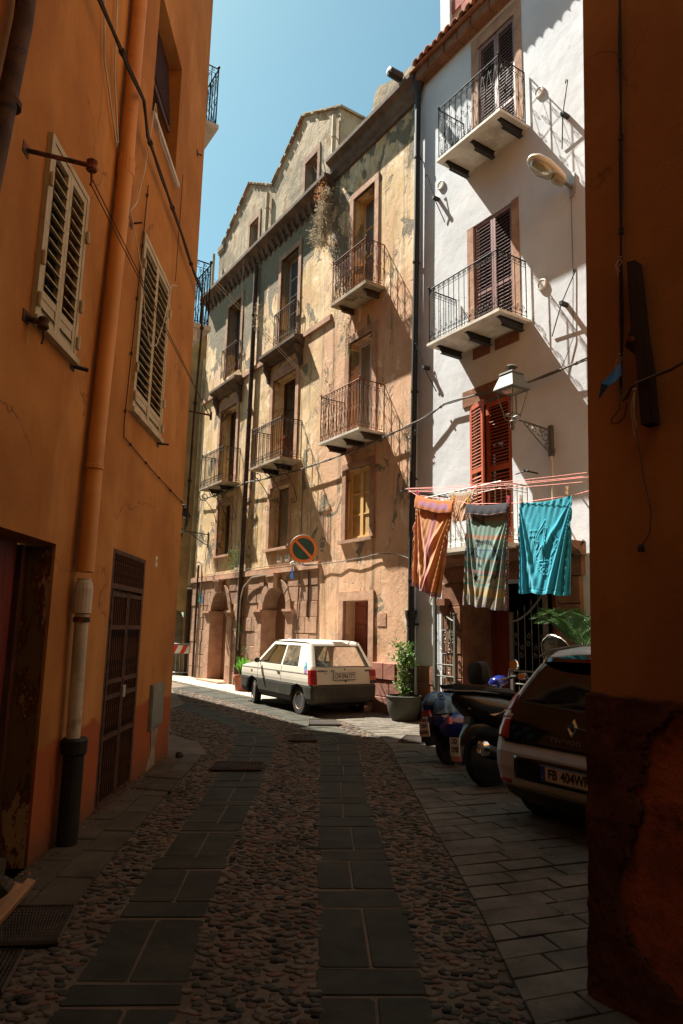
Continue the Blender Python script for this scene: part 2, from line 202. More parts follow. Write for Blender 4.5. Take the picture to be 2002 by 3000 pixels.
# ------------------------------------------------------------------ mesh builder
class MB:
    def __init__(s): s.v = []; s.f = []; s.m = []; s.k = 0
    def add(s, vs, fs, k=None):
        b = len(s.v); s.v += [tuple(p) for p in vs]
        for f in fs: s.f.append(tuple(i+b for i in f)); s.m.append(s.k if k is None else k)
        return s
    def box(s, x0, x1, y0, y1, z0, z1, k=None):
        return s.add([(x0, y0, z0), (x1, y0, z0), (x1, y1, z0), (x0, y1, z0), (x0, y0, z1), (x1, y0, z1), (x1, y1, z1), (x0, y1, z1)], [(0, 3, 2, 1), (4, 5, 6, 7), (0, 1, 5, 4), (1, 2, 6, 5), (2, 3, 7, 6), (3, 0, 4, 7)], k)
    def quad(s, a, b, c, d, k=None): return s.add([a, b, c, d], [(0, 1, 2, 3)], k)
    def prism(s, poly, y0, y1, k=None, f=lambda u, w, y: (u, y, w)):   # poly in (u,w), extruded along y; u x w counter-clockwise seen from -y
        n = len(poly); vs = [f(u, w_, y0) for u, w_ in poly]+[f(u, w_, y1) for u, w_ in poly]
        fs = [tuple(range(n)), tuple(range(2*n-1, n-1, -1))]+[(i, i+n, (i+1) % n+n, (i+1) % n) for i in range(n)]
        return s.add(vs, fs, k)
    def slab(s, poly, z0, z1, c=.008, f=lambda a, b, h: (a, b, h), jit=0):    # chamfered stone, poly ccw in plane, height h
        n = len(poly); cx = sum(p[0] for p in poly)/n; cy = sum(p[1] for p in poly)/n
        def ins(p, d):
            l = math.hypot(p[0]-cx, p[1]-cy)+1e-6; return (p[0]-(p[0]-cx)/l*d*1.4, p[1]-(p[1]-cy)/l*d*1.4)
        vs = [f(p[0], p[1], z0) for p in poly]+[f(p[0], p[1], z1-c) for p in poly]+[f(*ins(p, c), z1+random.uniform(-jit, jit)) for p in poly]
        fs = [tuple(range(2*n, 3*n))]
        for r in (0, n): fs += [(r+i, r+(i+1) % n, r+n+(i+1) % n, r+n+i) for i in range(n)]
        return s.add(vs, fs)
    def tube(s, pts, r, n=6, closed=False, k=None):
        pts = [Vector(p) for p in pts]; m = len(pts); rs = r if isinstance(r, (list, tuple)) else [r]*m; rings = []; up = None
        for i, p in enumerate(pts):
            if closed: t = pts[(i+1) % m]-pts[i-1]
            else: t = pts[min(i+1, m-1)]-pts[max(i-1, 0)]
            if t.length < 1e-9: t = Vector((0, 0, 1))
            t.normalize()
            if up is None: up = Vector((0, 0, 1)) if abs(t.z) < .9 else Vector((1, 0, 0))
            a = t.cross(up)
            if a.length < 1e-4: a = t.cross(Vector((0, 1, 0)))
            a.normalize(); b = t.cross(a); up = -b if False else up
            rings.append([p+(a*math.cos(2*pi*j/n)+b*math.sin(2*pi*j/n))*rs[i] for j in range(n)])
        vs = [q for g in rings for q in g]; fs = []
        for i in range(m if closed else m-1):
            i2 = (i+1) % m
            for j in range(n): fs.append((i*n+j, i*n+(j+1) % n, i2*n+(j+1) % n, i2*n+j))
        if not closed: fs += [tuple(range(n-1, -1, -1)), tuple(range((m-1)*n, m*n))]
        return s.add(vs, fs, k)
    def lathe(s, prof, c=(0, 0, 0), ax='z', n=20, k=None, cap=True):          # prof [(r,h)]
        vs = []; fs = []
        for r, h in prof:
            for j in range(n):
                a = 2*pi*j/n; u, w_ = r*math.cos(a), r*math.sin(a)
                p = (u, w_, h) if ax == 'z' else ((h, u, w_) if ax == 'x' else (w_, h, u)); vs.append((c[0]+p[0], c[1]+p[1], c[2]+p[2]))
        for i in range(len(prof)-1):
            for j in range(n): fs.append((i*n+j, i*n+(j+1) % n, (i+1)*n+(j+1) % n, (i+1)*n+j))
        if cap and prof[0][0] > 1e-5: fs.append(tuple(range(n-1, -1, -1)))
        if cap and prof[-1][0] > 1e-5: fs.append(tuple(range((len(prof)-1)*n, len(prof)*n)))
        return s.add(vs, fs, k)
    def loft(s, rings, cap=True, k=None, closed=True):
        n = len(rings[0]); vs = [p for r in rings for p in r]; fs = []
        for i in range(len(rings)-1):
            for j in range(n if closed else n-1): fs.append((i*n+j, i*n+(j+1) % n, (i+1)*n+(j+1) % n, (i+1)*n+j))
        if cap: fs += [tuple(range(n-1, -1, -1)), tuple(range((len(rings)-1)*n, len(rings)*n))]
        return s.add(vs, fs, k)
    def blob(s, secs, n=14, k=None, p=2.4):      # secs: (x, cy, cz, ry, rz) superelliptic loft along x
        rings = []
        for x, cy, cz, ry, rz in secs:
            g = []
            for j in range(n):
                a = 2*pi*j/n; c, d = math.cos(a), math.sin(a); g.append((x, cy+ry*math.copysign(abs(c)**(2/p), c), cz+rz*math.copysign(abs(d)**(2/p), d)))
            rings.append(g)
        return s.loft(rings, True, k)
    def build(s, name, mat, parent=None, smooth=None, kind=None, label=None, cols=None, loc=None, fix=True):
        me = bpy.data.meshes.new(name); me.from_pydata(s.v, [], s.f)
        mats = mat if isinstance(mat, (list, tuple)) else [mat]
        for q in mats: me.materials.append(M[q] if isinstance(q, str) else q)
        if len(mats) > 1: me.polygons.foreach_set('material_index', s.m)
        me.update()
        if fix:
            import bmesh
            bm = bmesh.new(); bm.from_mesh(me); bmesh.ops.recalc_face_normals(bm, faces=bm.faces); bm.to_mesh(me); bm.free()
        if cols:
            at = me.color_attributes.new('print', 'FLOAT_COLOR', 'POINT')
            at.data.foreach_set('color', [c for q in cols for c in (q[0], q[1], q[2], 1)])
        if smooth is not None:
            me.polygons.foreach_set('use_smooth', [True]*len(me.polygons)); me.set_sharp_from_angle(angle=R_(smooth))
        return ob(name, me, parent, kind, label, loc)
def ob(name, me, parent=None, kind=None, label=None, loc=None, rot=None, sc=None):
    o = bpy.data.objects.new(name, me); COL.objects.link(o)
    if parent: o.parent = parent
    if kind: o['kind'] = kind
    if label: o['label'] = label
    if loc is not None: o.location = loc
    if rot is not None: o.rotation_euler = rot
    if sc is not None: o.scale = sc
    return o
def tag(o, label, cat, group=None):
    o['label'] = label; o['category'] = cat
    if group: o['group'] = group
    return o
def root(name, label, cat, fr=FW, at=(0, 0, 0), group=None, rz=0):
    o = ob(name, None); o.location = fr.pt(*at); o.rotation_euler = (-fr.lean, 0, fr.th+rz); o.empty_display_size = .2; return tag(o, label, cat, group)
def place(o, fr, at=(0, 0, 0), rz=0): o.location = fr.pt(*at); o.rotation_euler = (-fr.lean, 0, fr.th+rz); return o
def text(body, size, mat, parent, loc, X, Y, name='lettering', depth=.001, bold=0, sx=1):
    cu = bpy.data.curves.new('t', 'FONT'); cu.body = body; cu.size = size; cu.align_x = 'CENTER'; cu.align_y = 'CENTER'; cu.extrude = depth; cu.offset = bold
    t = bpy.data.objects.new('t', cu); COL.objects.link(t); dg = bpy.context.evaluated_depsgraph_get()
    me = bpy.data.meshes.new_from_object(t.evaluated_get(dg)); bpy.data.objects.remove(t, do_unlink=True)
    X = Vector(X); Y = Vector(Y); Z = X.cross(Y); L = Vector(loc)
    me.transform(Matrix(((X.x*sx, Y.x, Z.x, L.x), (X.y*sx, Y.y, Z.y, L.y), (X.z*sx, Y.z, Z.z, L.z), (0, 0, 0, 1))))
    me.materials.clear(); me.materials.append(M[mat]); return ob(name, me, parent)
# ------------------------------------------------------------------ facade helpers (local x along wall, y into wall, z up)
def wall(mb, x0, x1, z0, top, holes, y=0, depth=.3, brk=()):
    tf = top if callable(top) else (lambda x: top)
    xs = sorted(set([x0, x1]+[h[0] for h in holes]+[h[1] for h in holes]+[b for b in brk if x0 < b < x1]))
    for a, b in zip(xs, xs[1:]):
        hs = sorted([h for h in holes if h[0] <= a+1e-6 and h[1] >= b-1e-6], key=lambda h: h[2]); z = z0
        for h in hs:
            if h[2] > z: mb.quad((a, y, z), (b, y, z), (b, y, h[2]), (a, y, h[2]))
            z = h[3]
        if tf(a+1e-6) > z or tf(b-1e-6) > z: mb.quad((a, y, z), (b, y, z), (b, y, tf(b-1e-6)), (a, y, tf(a+1e-6)))
    for h in holes:
        a, b, c, d = h[:4]; dp = y+(h[4] if len(h) > 4 else depth)
        mb.quad((a, y, c), (a, y, d), (a, dp, d), (a, dp, c)); mb.quad((b, y, d), (b, y, c), (b, dp, c), (b, dp, d)); mb.quad((a, y, d), (b, y, d), (b, dp, d), (a, dp, d)); mb.quad((b, y, c), (a, y, c), (a, dp, c), (b, dp, c))
    return mb
def surround(p, x0, x1, z0, z1, w_=.16, mat='trachl', d=.03, sill=False, name='window_surround', top=None):
    t = top or w_
    m = MB(); m.box(x0-w_, x0, -d, .05, z0, z1); m.box(x1, x1+w_, -d, .05, z0, z1); m.box(x0-w_, x1+w_, -d-.002, .05, z1, z1+t)
    if sill: m.box(x0-w_-.04, x1+w_+.04, -.10, .08, z0-.07, z0)
    return m.build(name, mat, p)
def window(p, x0, x1, z0, z1, y, mat='whwin', pane='glb', cols=2, rows=3, fw=.05, name='window', lower=0):
    m = MB(); m.box(x0, x0+fw, y, y+.06, z0, z1); m.box(x1-fw, x1, y, y+.06, z0, z1); m.box(x0+fw, x1-fw, y, y+.06, z1-fw, z1); m.box(x0+fw, x1-fw, y, y+.06, z0, z0+fw)
    wx = (x1-x0-2*fw)/cols
    for i in range(1, cols): m.box(x0+fw+wx*i-fw*.6, x0+fw+wx*i+fw*.6, y+.004, y+.056, z0+fw, z1-fw)
    hz = (z1-z0-2*fw-lower)/rows
    for c in range(cols):
        xa = x0+fw+wx*c+(fw*.6 if c else 0); xb = x0+fw+wx*(c+1)-(fw*.6 if c < cols-1 else 0)
        for i in range(1, rows): m.box(xa, xb, y+.01, y+.05, z0+fw+lower+hz*i-.014, z0+fw+lower+hz*i+.014)
        if lower: m.box(xa, xb, y+.012, y+.048, z0+fw, z0+fw+lower)
    o = m.build(name, mat, p)
    for c in range(cols):
        for i in range(rows):
            MB().box(x0+fw*.9+wx*c, x0+fw*1.1+wx*(c+1), y+.028, y+.034, z0+fw+lower+hz*i, z0+fw+lower+hz*(i+1)).build('pane', pane, o)
    return o
def leaf(p, hx, hy, z0, z1, w_, mat, pitch=.07, split=None, ang=0, side=1, st=.06, slw=.055, tilt=42, name='shutter', slat_gap=0):
    # hinged louvred leaf; local x 0..w (side=+1) or 0..-w
    o = ob(name, None, p, loc=(hx, hy, z0), rot=(0, 0, ang)); h = z1-z0; t = .035; me = None
    m = MB(); X = lambda a, b: (min(a*side, b*side), max(a*side, b*side))
    m.box(*X(0, st), 0, t, 0, h); m.box(*X(w_-st, w_), 0, t, 0, h); rails = [(0, st*1.3), (h-st*1.2, h)]
    if split: rails.append((split-z0-st*.6, split-z0+st*.6))
    rails.sort()
    for a, b in rails: m.box(*X(st, w_-st), .002, t-.002, a, b)
    fo = m.build('shutter_frame', mat, o)
    sm = MB(); wd = w_-2*st+.004; c, s_ = math.cos(R_(tilt))*slw/2, math.sin(R_(tilt))*slw/2; x_a, x_b = X(st-.002, w_-st+.002); q = .004
    sm.add([(x_a, -c, -s_-q), (x_b, -c, -s_-q), (x_b, -c, -s_+q), (x_a, -c, -s_+q), (x_a, c, s_-q), (x_b, c, s_-q), (x_b, c, s_+q), (x_a, c, s_+q)], [(0, 1, 2, 3), (4, 7, 6, 5), (0, 4, 5, 1), (3, 2, 6, 7), (0, 3, 7, 4), (1, 5, 6, 2)])
    me = bpy.data.meshes.new('slat'); me.from_pydata(sm.v, [], sm.f); me.materials.append(M[mat])
    for (a0, a1), (b0, b1) in zip(rails, rails[1:]):
        z = a1+pitch*.6
        while z < b0-pitch*.35: ob('slat', me, o, loc=(0, t/2, z)); z += pitch
    return o
def spiral(cx, cz, r, turns, a0, d, n=9):
    return [(cx+r*(1-.72*i/(n-1))*math.cos(a0+d*turns*2*pi*i/(n-1)), cz+r*(1-.72*i/(n-1))*math.sin(a0+d*turns*2*pi*i/(n-1))) for i in range(n)]
def railing(p, path, z0, z1, mat='iron', style='scroll', pitch=.11, name='railing', r=.0078, knobs=True):
    m = MB(); H = z1-z0
    m.tube([(x, y, z1) for x, y in path], .013, 6); m.tube([(x, y, z0+.06) for x, y in path], .008, 4)
    if style in ('scroll', 'fancy'): m.tube([(x, y, z1-.11) for x, y in path], .006, 4)
    for (xa, ya), (xb, yb) in zip(path, path[1:]):
        L = math.hypot(xb-xa, yb-ya); n = max(1, round(L/pitch)); dx, dy = (xb-xa)/L, (yb-ya)/L; P = lambda u, z: (xa+dx*u, ya+dy*u, z)
        for i in range(n+1):
            u = L*i/n; m.tube([P(u, z0), P(u, z1)], r if i not in (0, n) else .011, 4)
            if style == 'scroll': m.tube([P(u, z0+H*.5-.012), P(u, z0+H*.5), P(u, z0+H*.5+.012)], [.006, .014, .006], 5)
        bw = L/n
        for i in range(n):
            c = bw*(i+.5)
            if style == 'scroll':
                sets = [(c-bw*.22, z1-.055, bw*.22, 1), (c+bw*.22, z1-.055, bw*.22, -1), (c-bw*.22, z0+.13, bw*.24, 1), (c+bw*.22, z0+.13, bw*.24, -1), (c, z0+.2, bw*.3, 1)]
            elif style == 'fancy':
                sets = [(c-bw*.22, z1-.05, bw*.22, 1), (c+bw*.22, z1-.17, bw*.26, -1), (c-bw*.2, z0+H*.52, bw*.3, 1), (c+bw*.2, z0+H*.42, bw*.3, -1), (c, z0+.13, bw*.3, 1)]
                m.tube([P(c-bw*.5, z0+H*.5), P(c, z1-.11)], .0036, 3); m.tube([P(c+bw*.5, z0+H*.5), P(c, z1-.11)], .0036, 3); m.tube([P(c-bw*.5, z0+H*.5), P(c, z0+.06)], .0036, 3); m.tube([P(c+bw*.5, z0+H*.5), P(c, z0+.06)], .0036, 3)
            else: sets = []
            for k, (uu, zz, rr, d) in enumerate(sets):
                m.tube([P(a, b) for a, b in spiral(uu, zz, rr, 1.15, pi/2 if d > 0 else pi/2, d)], .0055, 3)
    if knobs:
        for x, y in path[1:-1]: m.lathe([(0, -.03), (.02, -.02), (.028, 0), (.02, .02), (0, .03)], (x, y, z1+.04), n=8)
    return m.build(name, mat, p, smooth=40)
def balcony(p, x0, x1, pr, z, rh=1.0, slab='marble', iron='iron', style='scroll', th=.06, brk=(), bmat='iron', thing='balcony', pitch=.11, knobs=True):
    m = MB(); m.box(x0-.04, x1+.04, -pr-.03, .06, z-th, z); o = m.build(thing, slab, p)
    railing(o, [(x0, 0), (x0, -pr), (x1, -pr), (x1, 0)], z, z+rh, iron, style, pitch, knobs=knobs)
    for bx in brk:
        b = MB(); q = pr*.85
        b.prism([(0, z-th), (-q, z-th), (-q+.02, z-th-.03), (-q+.1, z-th-.11), (0, z-th-.11)][::-1], bx-.012, bx+.012, f=lambda u, w_, y: (y, u, w_))
        b.box(bx-.045, bx+.045, -q+.1, 0, z-th-.125, z-th-.11); b.box(bx-.045, bx+.045, -q, 0, z-th-.012, z-th-.001); b.build('iron_bracket', bmat, o)
    return o
def pipe(p, pts, r, mat, name='downpipe', bands=(), n=12):
    m = MB(); m.tube(pts, r, n); o = m.build(name, mat, p, smooth=50)
    for x, y, z in bands: MB().lathe([(r+.001, -.02), (r+.012, -.018), (r+.012, .018), (r+.001, .02)], (x, y, z), n=n).box(x-.012, x+.012, y, y+r+.06, z-.01, z+.01).build('pipe_clamp', mat, o)
    return o
def leaves(mb, pts, size, n, spread, aspect=1.6, down=0):
    for _ in range(n):
        c = Vector(random.choice(pts))+Vector([random.gauss(0, spread) for _ in range(3)]); d = Vector([random.uniform(-1, 1) for _ in range(3)])+Vector((0, 0, -down)); d.normalize()
        e = d.cross(Vector([random.uniform(-1, 1) for _ in range(3)])).normalized(); L = size*random.uniform(.6, 1.3); q = L/aspect/2; f_ = d.cross(e)*q*.35
        mb.add([c-d*L*.5, c+e*q+f_, c+d*L*.5, c-e*q+f_], [(0, 1, 2), (0, 2, 3)])
def sag(a, b, drop, n=14, wob=0):
    a = Vector(a); b = Vector(b); return [a.lerp(b, i/n)-Vector((0, 0, 4*drop*(i/n)*(1-i/n)))+Vector([random.uniform(-wob, wob) for _ in range(3)]) for i in range(n+1)]
# ================================================================== GROUND
g = MB(); g.quad((-200, -200, 0), (200, -200, 0), (200, 200, 0), (-200, 200, 0)); st = g.build('street_ground', 'mort', kind='structure')
def P(l): return [G(*p) for p in l]
LTl = P([(137, 3000), (236, 2850), (290, 2774), (408, 2589), (491, 2493), (555, 2391), (619, 2302), (655, 2240), (697, 2172), (697, 2139), (640, 2113), (565, 2087), (500, 2072)])
LTr = P([(507, 3000), (555, 2850), (570, 2774), (643, 2589), (676, 2493), (723, 2391), (763, 2302), (790, 2230), (817, 2180), (789, 2143), (725, 2114), (622, 2078), (540, 2058)])
CTl = P([(932, 3000), (932, 2875), (933, 2762), (934, 2594), (935, 2446), (936, 2326), (938, 2214), (938, 2175), (922, 2149), (852, 2114), (737, 2075), (593, 2035), (500, 2016)])
CTr = P([(1272, 3000), (1244, 2875), (1209, 2762), (1160, 2594), (1111, 2446), (1072, 2326), (1055, 2214), (1043, 2170), (1015, 2143), (950, 2110), (845, 2071), (700, 2028), (590, 2003)])
PVl = P([(1561, 3000), (1497, 2875), (1440, 2750), (1392, 2650), (1322, 2523), (1251, 2397), (1167, 2242), (1147, 2197), (1110, 2160), (1040, 2128), (930, 2096), (820, 2062), (700, 2024)])
SWr = P([(40, 3000), (210, 2672), (281, 2576), (383, 2455), (472, 2353), (529, 2289), (575, 2240), (605, 2203), (588, 2178), (536, 2160), (500, 2150)])
for q in (LTl, LTr, CTl, CTr, PVl): q.insert(0, tuple(2*a-b for a, b in zip(q[0], q[1]))); q[0] = (q[0][0]+(q[0][0]-q[1][0])*2, q[0][1]-.9)
SWr.insert(0, (SWr[0][0]-.1, SWr[0][1]-1))
def lerp2(a, b, t): return (a[0]+(b[0]-a[0])*t, a[1]+(b[1]-a[1])*t)
def at_len(pl, pr, d):         # pair of edges at length d along the centre line
    acc = 0
    for i in range(len(pl)-1):
        a = lerp2(pl[i], pr[i], .5); b = lerp2(pl[i+1], pr[i+1], .5); L = math.dist(a, b)
        if acc+L >= d: t = (d-acc)/L; return lerp2(pl[i], pl[i+1], t), lerp2(pr[i], pr[i+1], t)
        acc += L
    return None
def track(pl, pr, name, label, mat='flag', gap=.015, sizes=(.62, .27, .5, .22)):
    r = ob(name, None, kind='structure'); d = 0; i = 0; k = 0
    while True:
        L = sizes[i % len(sizes)]*random.uniform(.85, 1.2); e0 = at_len(pl, pr, d+gap); e1 = at_len(pl, pr, d+L-gap)
        if not e0 or not e1: break
        j = lambda p: (p[0]+random.uniform(-.012, .012), p[1]+random.uniform(-.008, .008))
        a, b, c, e = j(e0[0]), j(e0[1]), j(e1[1]), j(e1[0])
        cells = [(0, 1)] if i % 2 else [(0, s) for s in [random.uniform(.45, .58)]]
        if i % 2 == 0: cells = [(0, cells[0][1]-.015), (cells[0][1]+.015, 1)]
        for u, v in cells:
            m = MB(); h = random.uniform(.003, .009); A, B, C_, D = lerp2(a, b, u), lerp2(a, b, v), lerp2(e, c, v), lerp2(e, c, u)
            def rc(p, q, t): return lerp2(p, q, t)
            poly = []
            for p0, p1, p2 in ((D, A, B), (A, B, C_), (B, C_, D), (C_, D, A)):
                c1 = random.uniform(.006, .022); l0 = math.dist(p1, p0); l2 = math.dist(p1, p2); poly += [lerp2(p1, p0, min(.3, c1/l0)), lerp2(p1, p2, min(.3, c1/l2))]
            m.slab(poly, -.02, h, .004, jit=.002); m.build('flagstone', mat, r)
        d += L; i += 1
    return r
track(LTl, LTr, 'left_flagstone_track', '')
track(CTl, CTr, 'centre_flagstone_track', '')
# sidewalk slabs along the orange house (two rows)
sw = ob('stone_sidewalk', None, kind='structure')
def wl(y): return FL.pt(y, -.02)
def swx(y):
    for a, b in zip(SWr, SWr[1:]):
        if min(a[1], b[1]) <= y <= max(a[1], b[1]) and abs(a[1]-b[1]) > 1e-6: return a[0]+(b[0]-a[0])*(y-a[1])/(b[1]-a[1])
    return -1.2
y = 3.95
while y < 8.9:
    L = random.uniform(.48, .62)
    for k in range(2):
        u0, u1 = k*.5+.008, (k+1)*.5-.008; off = .22 if k else 0; ya, yb = y+off+.008, min(y+L+off, 9.3)-.008
        q = [(wl(ya).x*(1-u0)+swx(ya)*u0, ya), (wl(ya).x*(1-u1)+swx(ya)*u1, ya), (wl(yb).x*(1-u1)+swx(yb)*u1, yb), (wl(yb).x*(1-u0)+swx(yb)*u0, yb)]
        MB().slab(q, -.02, .03+random.uniform(-.004, .004), .006).build('sidewalk_slab', 'side', sw)
    y += L
# pavers, right hand side of the street, rows running to the right and slightly away
pv = ob('paved_parking_area', None, kind='structure'); pth = math.atan2(.33, .945); pu = Vector((math.cos(pth), math.sin(pth))); pn = Vector((-pu.y, pu.x))
def seg_x(line, r):            # parameter along pu where polyline crosses row line r
    best = None
    for a, b in zip(line, line[1:]):
        ra = Vector(a).dot(pn)-r; rb = Vector(b).dot(pn)-r
        if ra*rb <= 0 and abs(ra-rb) > 1e-9: t = ra/(ra-rb); q = Vector(lerp2(a, b, t)); v = q.dot(pu); best = v if best is None else max(best, v)
    return best
def clipline(r, d0):           # facade lines: row meets plane at distance d0 in front of the right hand houses
    o = FR.pt(0, -d0); nrm = Vector((FR.i.x, FR.i.y)); den = pu.dot(nrm); return (Vector((o.x, o.y))-pn*r).dot(nrm)/den
stones = []; r = -.6; row = 0; ph = .185
PVx = PVl+[(PVl[-1][0]-6, PVl[-1][1]+9)]
PVx = [(PVl[0][0]+.3, PVl[0][1]-2)]+PVx
while r < 21:
    xa, xb = seg_x(PVx, r+.006), seg_x(PVx, r+ph-.006)
    if xa is not None and xb is not None:
        e0, e1 = clipline(r, .03), clipline(r+ph, .03); end = min(e0, e1, 7.0) if r > 2.2 else 5
        x = max(xa, xb)+random.uniform(.1, .5); first = True; pa, pb = xa, xb
        while pa < end:
            nx = min(x, end); m = [pu*(pa+.006)+pn*(r+.006), pu*(nx-.006)+pn*(r+.006), pu*(nx-.006)+pn*(r+ph-.006), pu*(pb+.006)+pn*(r+ph-.006)]
            if nx-pa > .06: stones.append([tuple(q) for q in m])
            pa = pb = x; x += random.uniform(.34, .5)
    r += ph; row += 1
stones.sort(key=lambda q: math.hypot(q[0][0]-.5, q[0][1]))
def vis(q): return q[0][1] > 1.6 and q[0][0]/max(q[0][1], .1) < .56
sv = [q for q in stones if vis(q) and q[0][1] > 2.0]; sv_ids = set(id(q) for q in sv[:290]); rest = MB()
for q in stones:
    if id(q) in sv_ids: MB().slab(q, -.02, .022+random.uniform(-.006, .004), .004, jit=.0025).build('paver', 'paver', pv)
    else: rest.slab(q, -.02, .022+random.uniform(-.003, .003), .006)
rest.build('far_pavers', 'paver', pv, kind='stuff')
# pale slabs in front of the old houses further up the street
ps = ob('pale_far_sidewalk', None, kind='structure'); xx = -12.5
m_rest = 0
while xx < -3.2:
    L = random.uniform(.7, 1.0)
    for k, (d0, d1) in enumerate([(.02, .55), (.55, 1.05)]):
        o0 = xx+k*.3; q = [FR.pt(o0+.01, -d1+.01), FR.pt(o0+L-.01, -d1+.01), FR.pt(o0+L-.01, -d0-.01), FR.pt(o0+.01, -d0-.01)]
        MB().slab([(p.x, p.y) for p in q], -.02, .03, .006).build('sidewalk_slab', 'pale', ps)
    xx += L
# cobbles
def inside(p, poly):
    c = False; j = len(poly)-1
    for i in range(len(poly)):
        if (poly[i][1] > p[1]) != (poly[j][1] > p[1]) and p[0] < (poly[j][0]-poly[i][0])*(p[1]-poly[i][1])/(poly[j][1]-poly[i][1])+poly[i][0]: c = not c
        j = i
    return c
far = [tuple(FR.pt(x, -1.12)[:2]) for x in (-3.2, -8, -13)]
Z = [SWr+LTl[::-1], LTr+CTl[::-1], CTr+PVx[::-1][2:], [(-2.4, 1.5), (-2.4, 3.0)]+SWr[1:3][::-1]+[(LTl[0][0], LTl[0][1])]]
Z.append(CTr[9:]+far[::-1])
cob = ob('cobbled_street_strips', None, kind='structure'); cs = []
yy = 1.0; row = 0
while yy < 24:
    sp = .041+.0012*yy; xx = -11+(row % 2)*.04
    while xx < 2.5:
        p = (xx+random.uniform(-.030, .030), yy+random.uniform(-.022, .022))
        if any(inside(p, z) for z in Z) and abs(p[0]) < p[1]*.62+.4: cs.append((p, sp))
        xx += sp*1.32
    yy += sp*.93; row += 1
cs.sort(key=lambda c: c[0][1]+abs(c[0][0])*.3)
def cobmesh(mb, p, rx, ry, h, a, sk):
    n = 9; vs = []; ca, sa = math.cos(a), math.sin(a); rr = [random.uniform(.8, 1.12) for _ in range(n)]
    for k, z in ((1, -.01), (.98, h*.45), (.82, h*.86), (.50, h)):
        for j in range(n):
            t = 2*pi*j/n; x = rx*rr[j]*k*math.cos(t); y_ = ry*rr[j]*k*math.sin(t); vs.append((p[0]+x*ca-y_*sa, p[1]+x*sa+y_*ca, z))
    fs = [tuple(range(3*n, 4*n))]+[(k*n+j, k*n+(j+1) % n, (k+1)*n+(j+1) % n, (k+1)*n+j) for k in range(3) for j in range(n)]; mb.add(vs, fs)
cms = []
for i in range(10):
    m = MB(); cobmesh(m, (0, 0), random.uniform(.021, .043), random.uniform(.014, .027), random.uniform(.004, .010), 0, 0)
    me = m.build('cobble', 'cob', smooth=60); cms.append(me.data); bpy.data.objects.remove(me)
near_c = [c for c in cs if c[0][1] > 2.15][:290]; ids = set(id(c) for c in near_c); mb = MB()
for c in near_c: ob('cobble', random.choice(cms), cob, loc=(c[0][0], c[0][1], 0), rot=(0, 0, random.gauss(0, .45)), sc=[random.uniform(.75, 1.15)]*3)
mats3 = [stone('cobble_dark', (.012, .011, .009), (.04, .036, .03), .1, .1, 2, .004), stone('cobble_brown', (.055, .039, .029), (.15, .115, .085), .1, .1, 2, .004), stone('cobble_grey', (.032, .03, .024), (.075, .07, .056), .1, .1, 2, .004), stone('cobble_red', (.08, .042, .030), (.17, .10, .07), .1, .1, 2, .004)]
for c in cs:
    if id(c) in ids: continue
    mb.k = random.choice((0, 1, 1, 1, 2, 2, 3)); s_ = c[1]/.056; cobmesh(mb, c[0], random.uniform(.026, .050)*s_, random.uniform(.017, .031)*s_, random.uniform(.005, .012), random.gauss(0, .5), 0)
mb.build('small_cobbles', mats3, cob, smooth=60, kind='stuff')
# drain grates
def grate(p4, name_label, bars=10, cross=5):
    a, b, c, d = [Vector((*p, 0)) for p in p4]; r = ob('drain_grate', None); r.location = (a+b+c+d)/4; tag(r, name_label, 'drain grate'); o = r.location
    m = MB(); z = Vector((0, 0, .028)); loop = [a, b, c, d]
    m.tube([p-o+z for p in loop], .014, 4, closed=True); m.build('grate_rim', 'grate', r)
    m = MB()
    for i in range(1, bars): t = i/bars; m.tube([a.lerp(b, t)-o+z, d.lerp(c, t)-o+z], .006, 4)
    for i in range(1, cross): t = i/cross; m.tube([a.lerp(d, t)-o+z, b.lerp(c, t)-o+z], .006, 4)
    m.build('grate_bars', 'grate', r)
    m = MB(); zz = Vector((0, 0, .024)); m.quad(*[p-o+zz for p in loop]); m.build('grate_pit', 'dark', r)
grate(P([(385, 2320), (500, 2330), (530, 2292), (425, 2285)]), 'rusty drain grate in the sidewalk just beyond the barred gate', 16, 6)
grate(P([(615, 2262), (765, 2262), (772, 2243), (632, 2240)]), 'rusty drain grate across the left flagstone track', 16, 4)
grate(P([(0, 2675), (218, 2672), (165, 2780), (0, 2786)]), 'large lattice drain grate at the lower left corner beside the timber', 22, 12)
grate(P([(-60, 2805), (66, 2805), (0, 2930), (-140, 2930)]), 'small lattice grate at the very bottom left of the street', 10, 10)
grate(P([(845, 2176), (930, 2176), (925, 2160), (855, 2160)]), 'small slotted grate among the cobbles in front of the white car', 14, 3)
grate(P([(1168, 2178), (1268, 2185), (1262, 2164), (1190, 2160)]), 'sunlit drain grate among the pavers behind the blue scooter', 16, 4)
grate(P([(905, 2128), (1000, 2128), (985, 2114), (905, 2112)]), 'drain grate in the shadow under the white car', 14, 3)

# ================================================================== OLD HOUSES (A low, B tall)
hA = root('old_ochre_house', 'crumbling ochre house with two arched doors, two narrow attics and peeling render', 'house', FR)
hs = [(-9.1, -8.08, 9.66, 12.1, .38), (-5.42, -4.42, 9.5, 12.1, .38), (-9.28, -8.05, 5.95, 8.55, .42), (-5.65, -4.35, 5.92, 8.5, .42), (-9.14, -8.18, 3.8, 5.45, .36), (-5.6, -4.54, 3.72, 5.4, .36), (-9.2, -7.95, 0, 2.70, .4), (-5.72, -4.4, 0, 2.70, .4)]
m = MB(); wall(m, -10.9, -2.65, 0, 13.0, hs); m.quad((-10.9, 0, 0), (-10.9, 6, 0), (-10.9, 6, 13), (-10.9, 0, 13)); m.build('wall', 'old', hA)
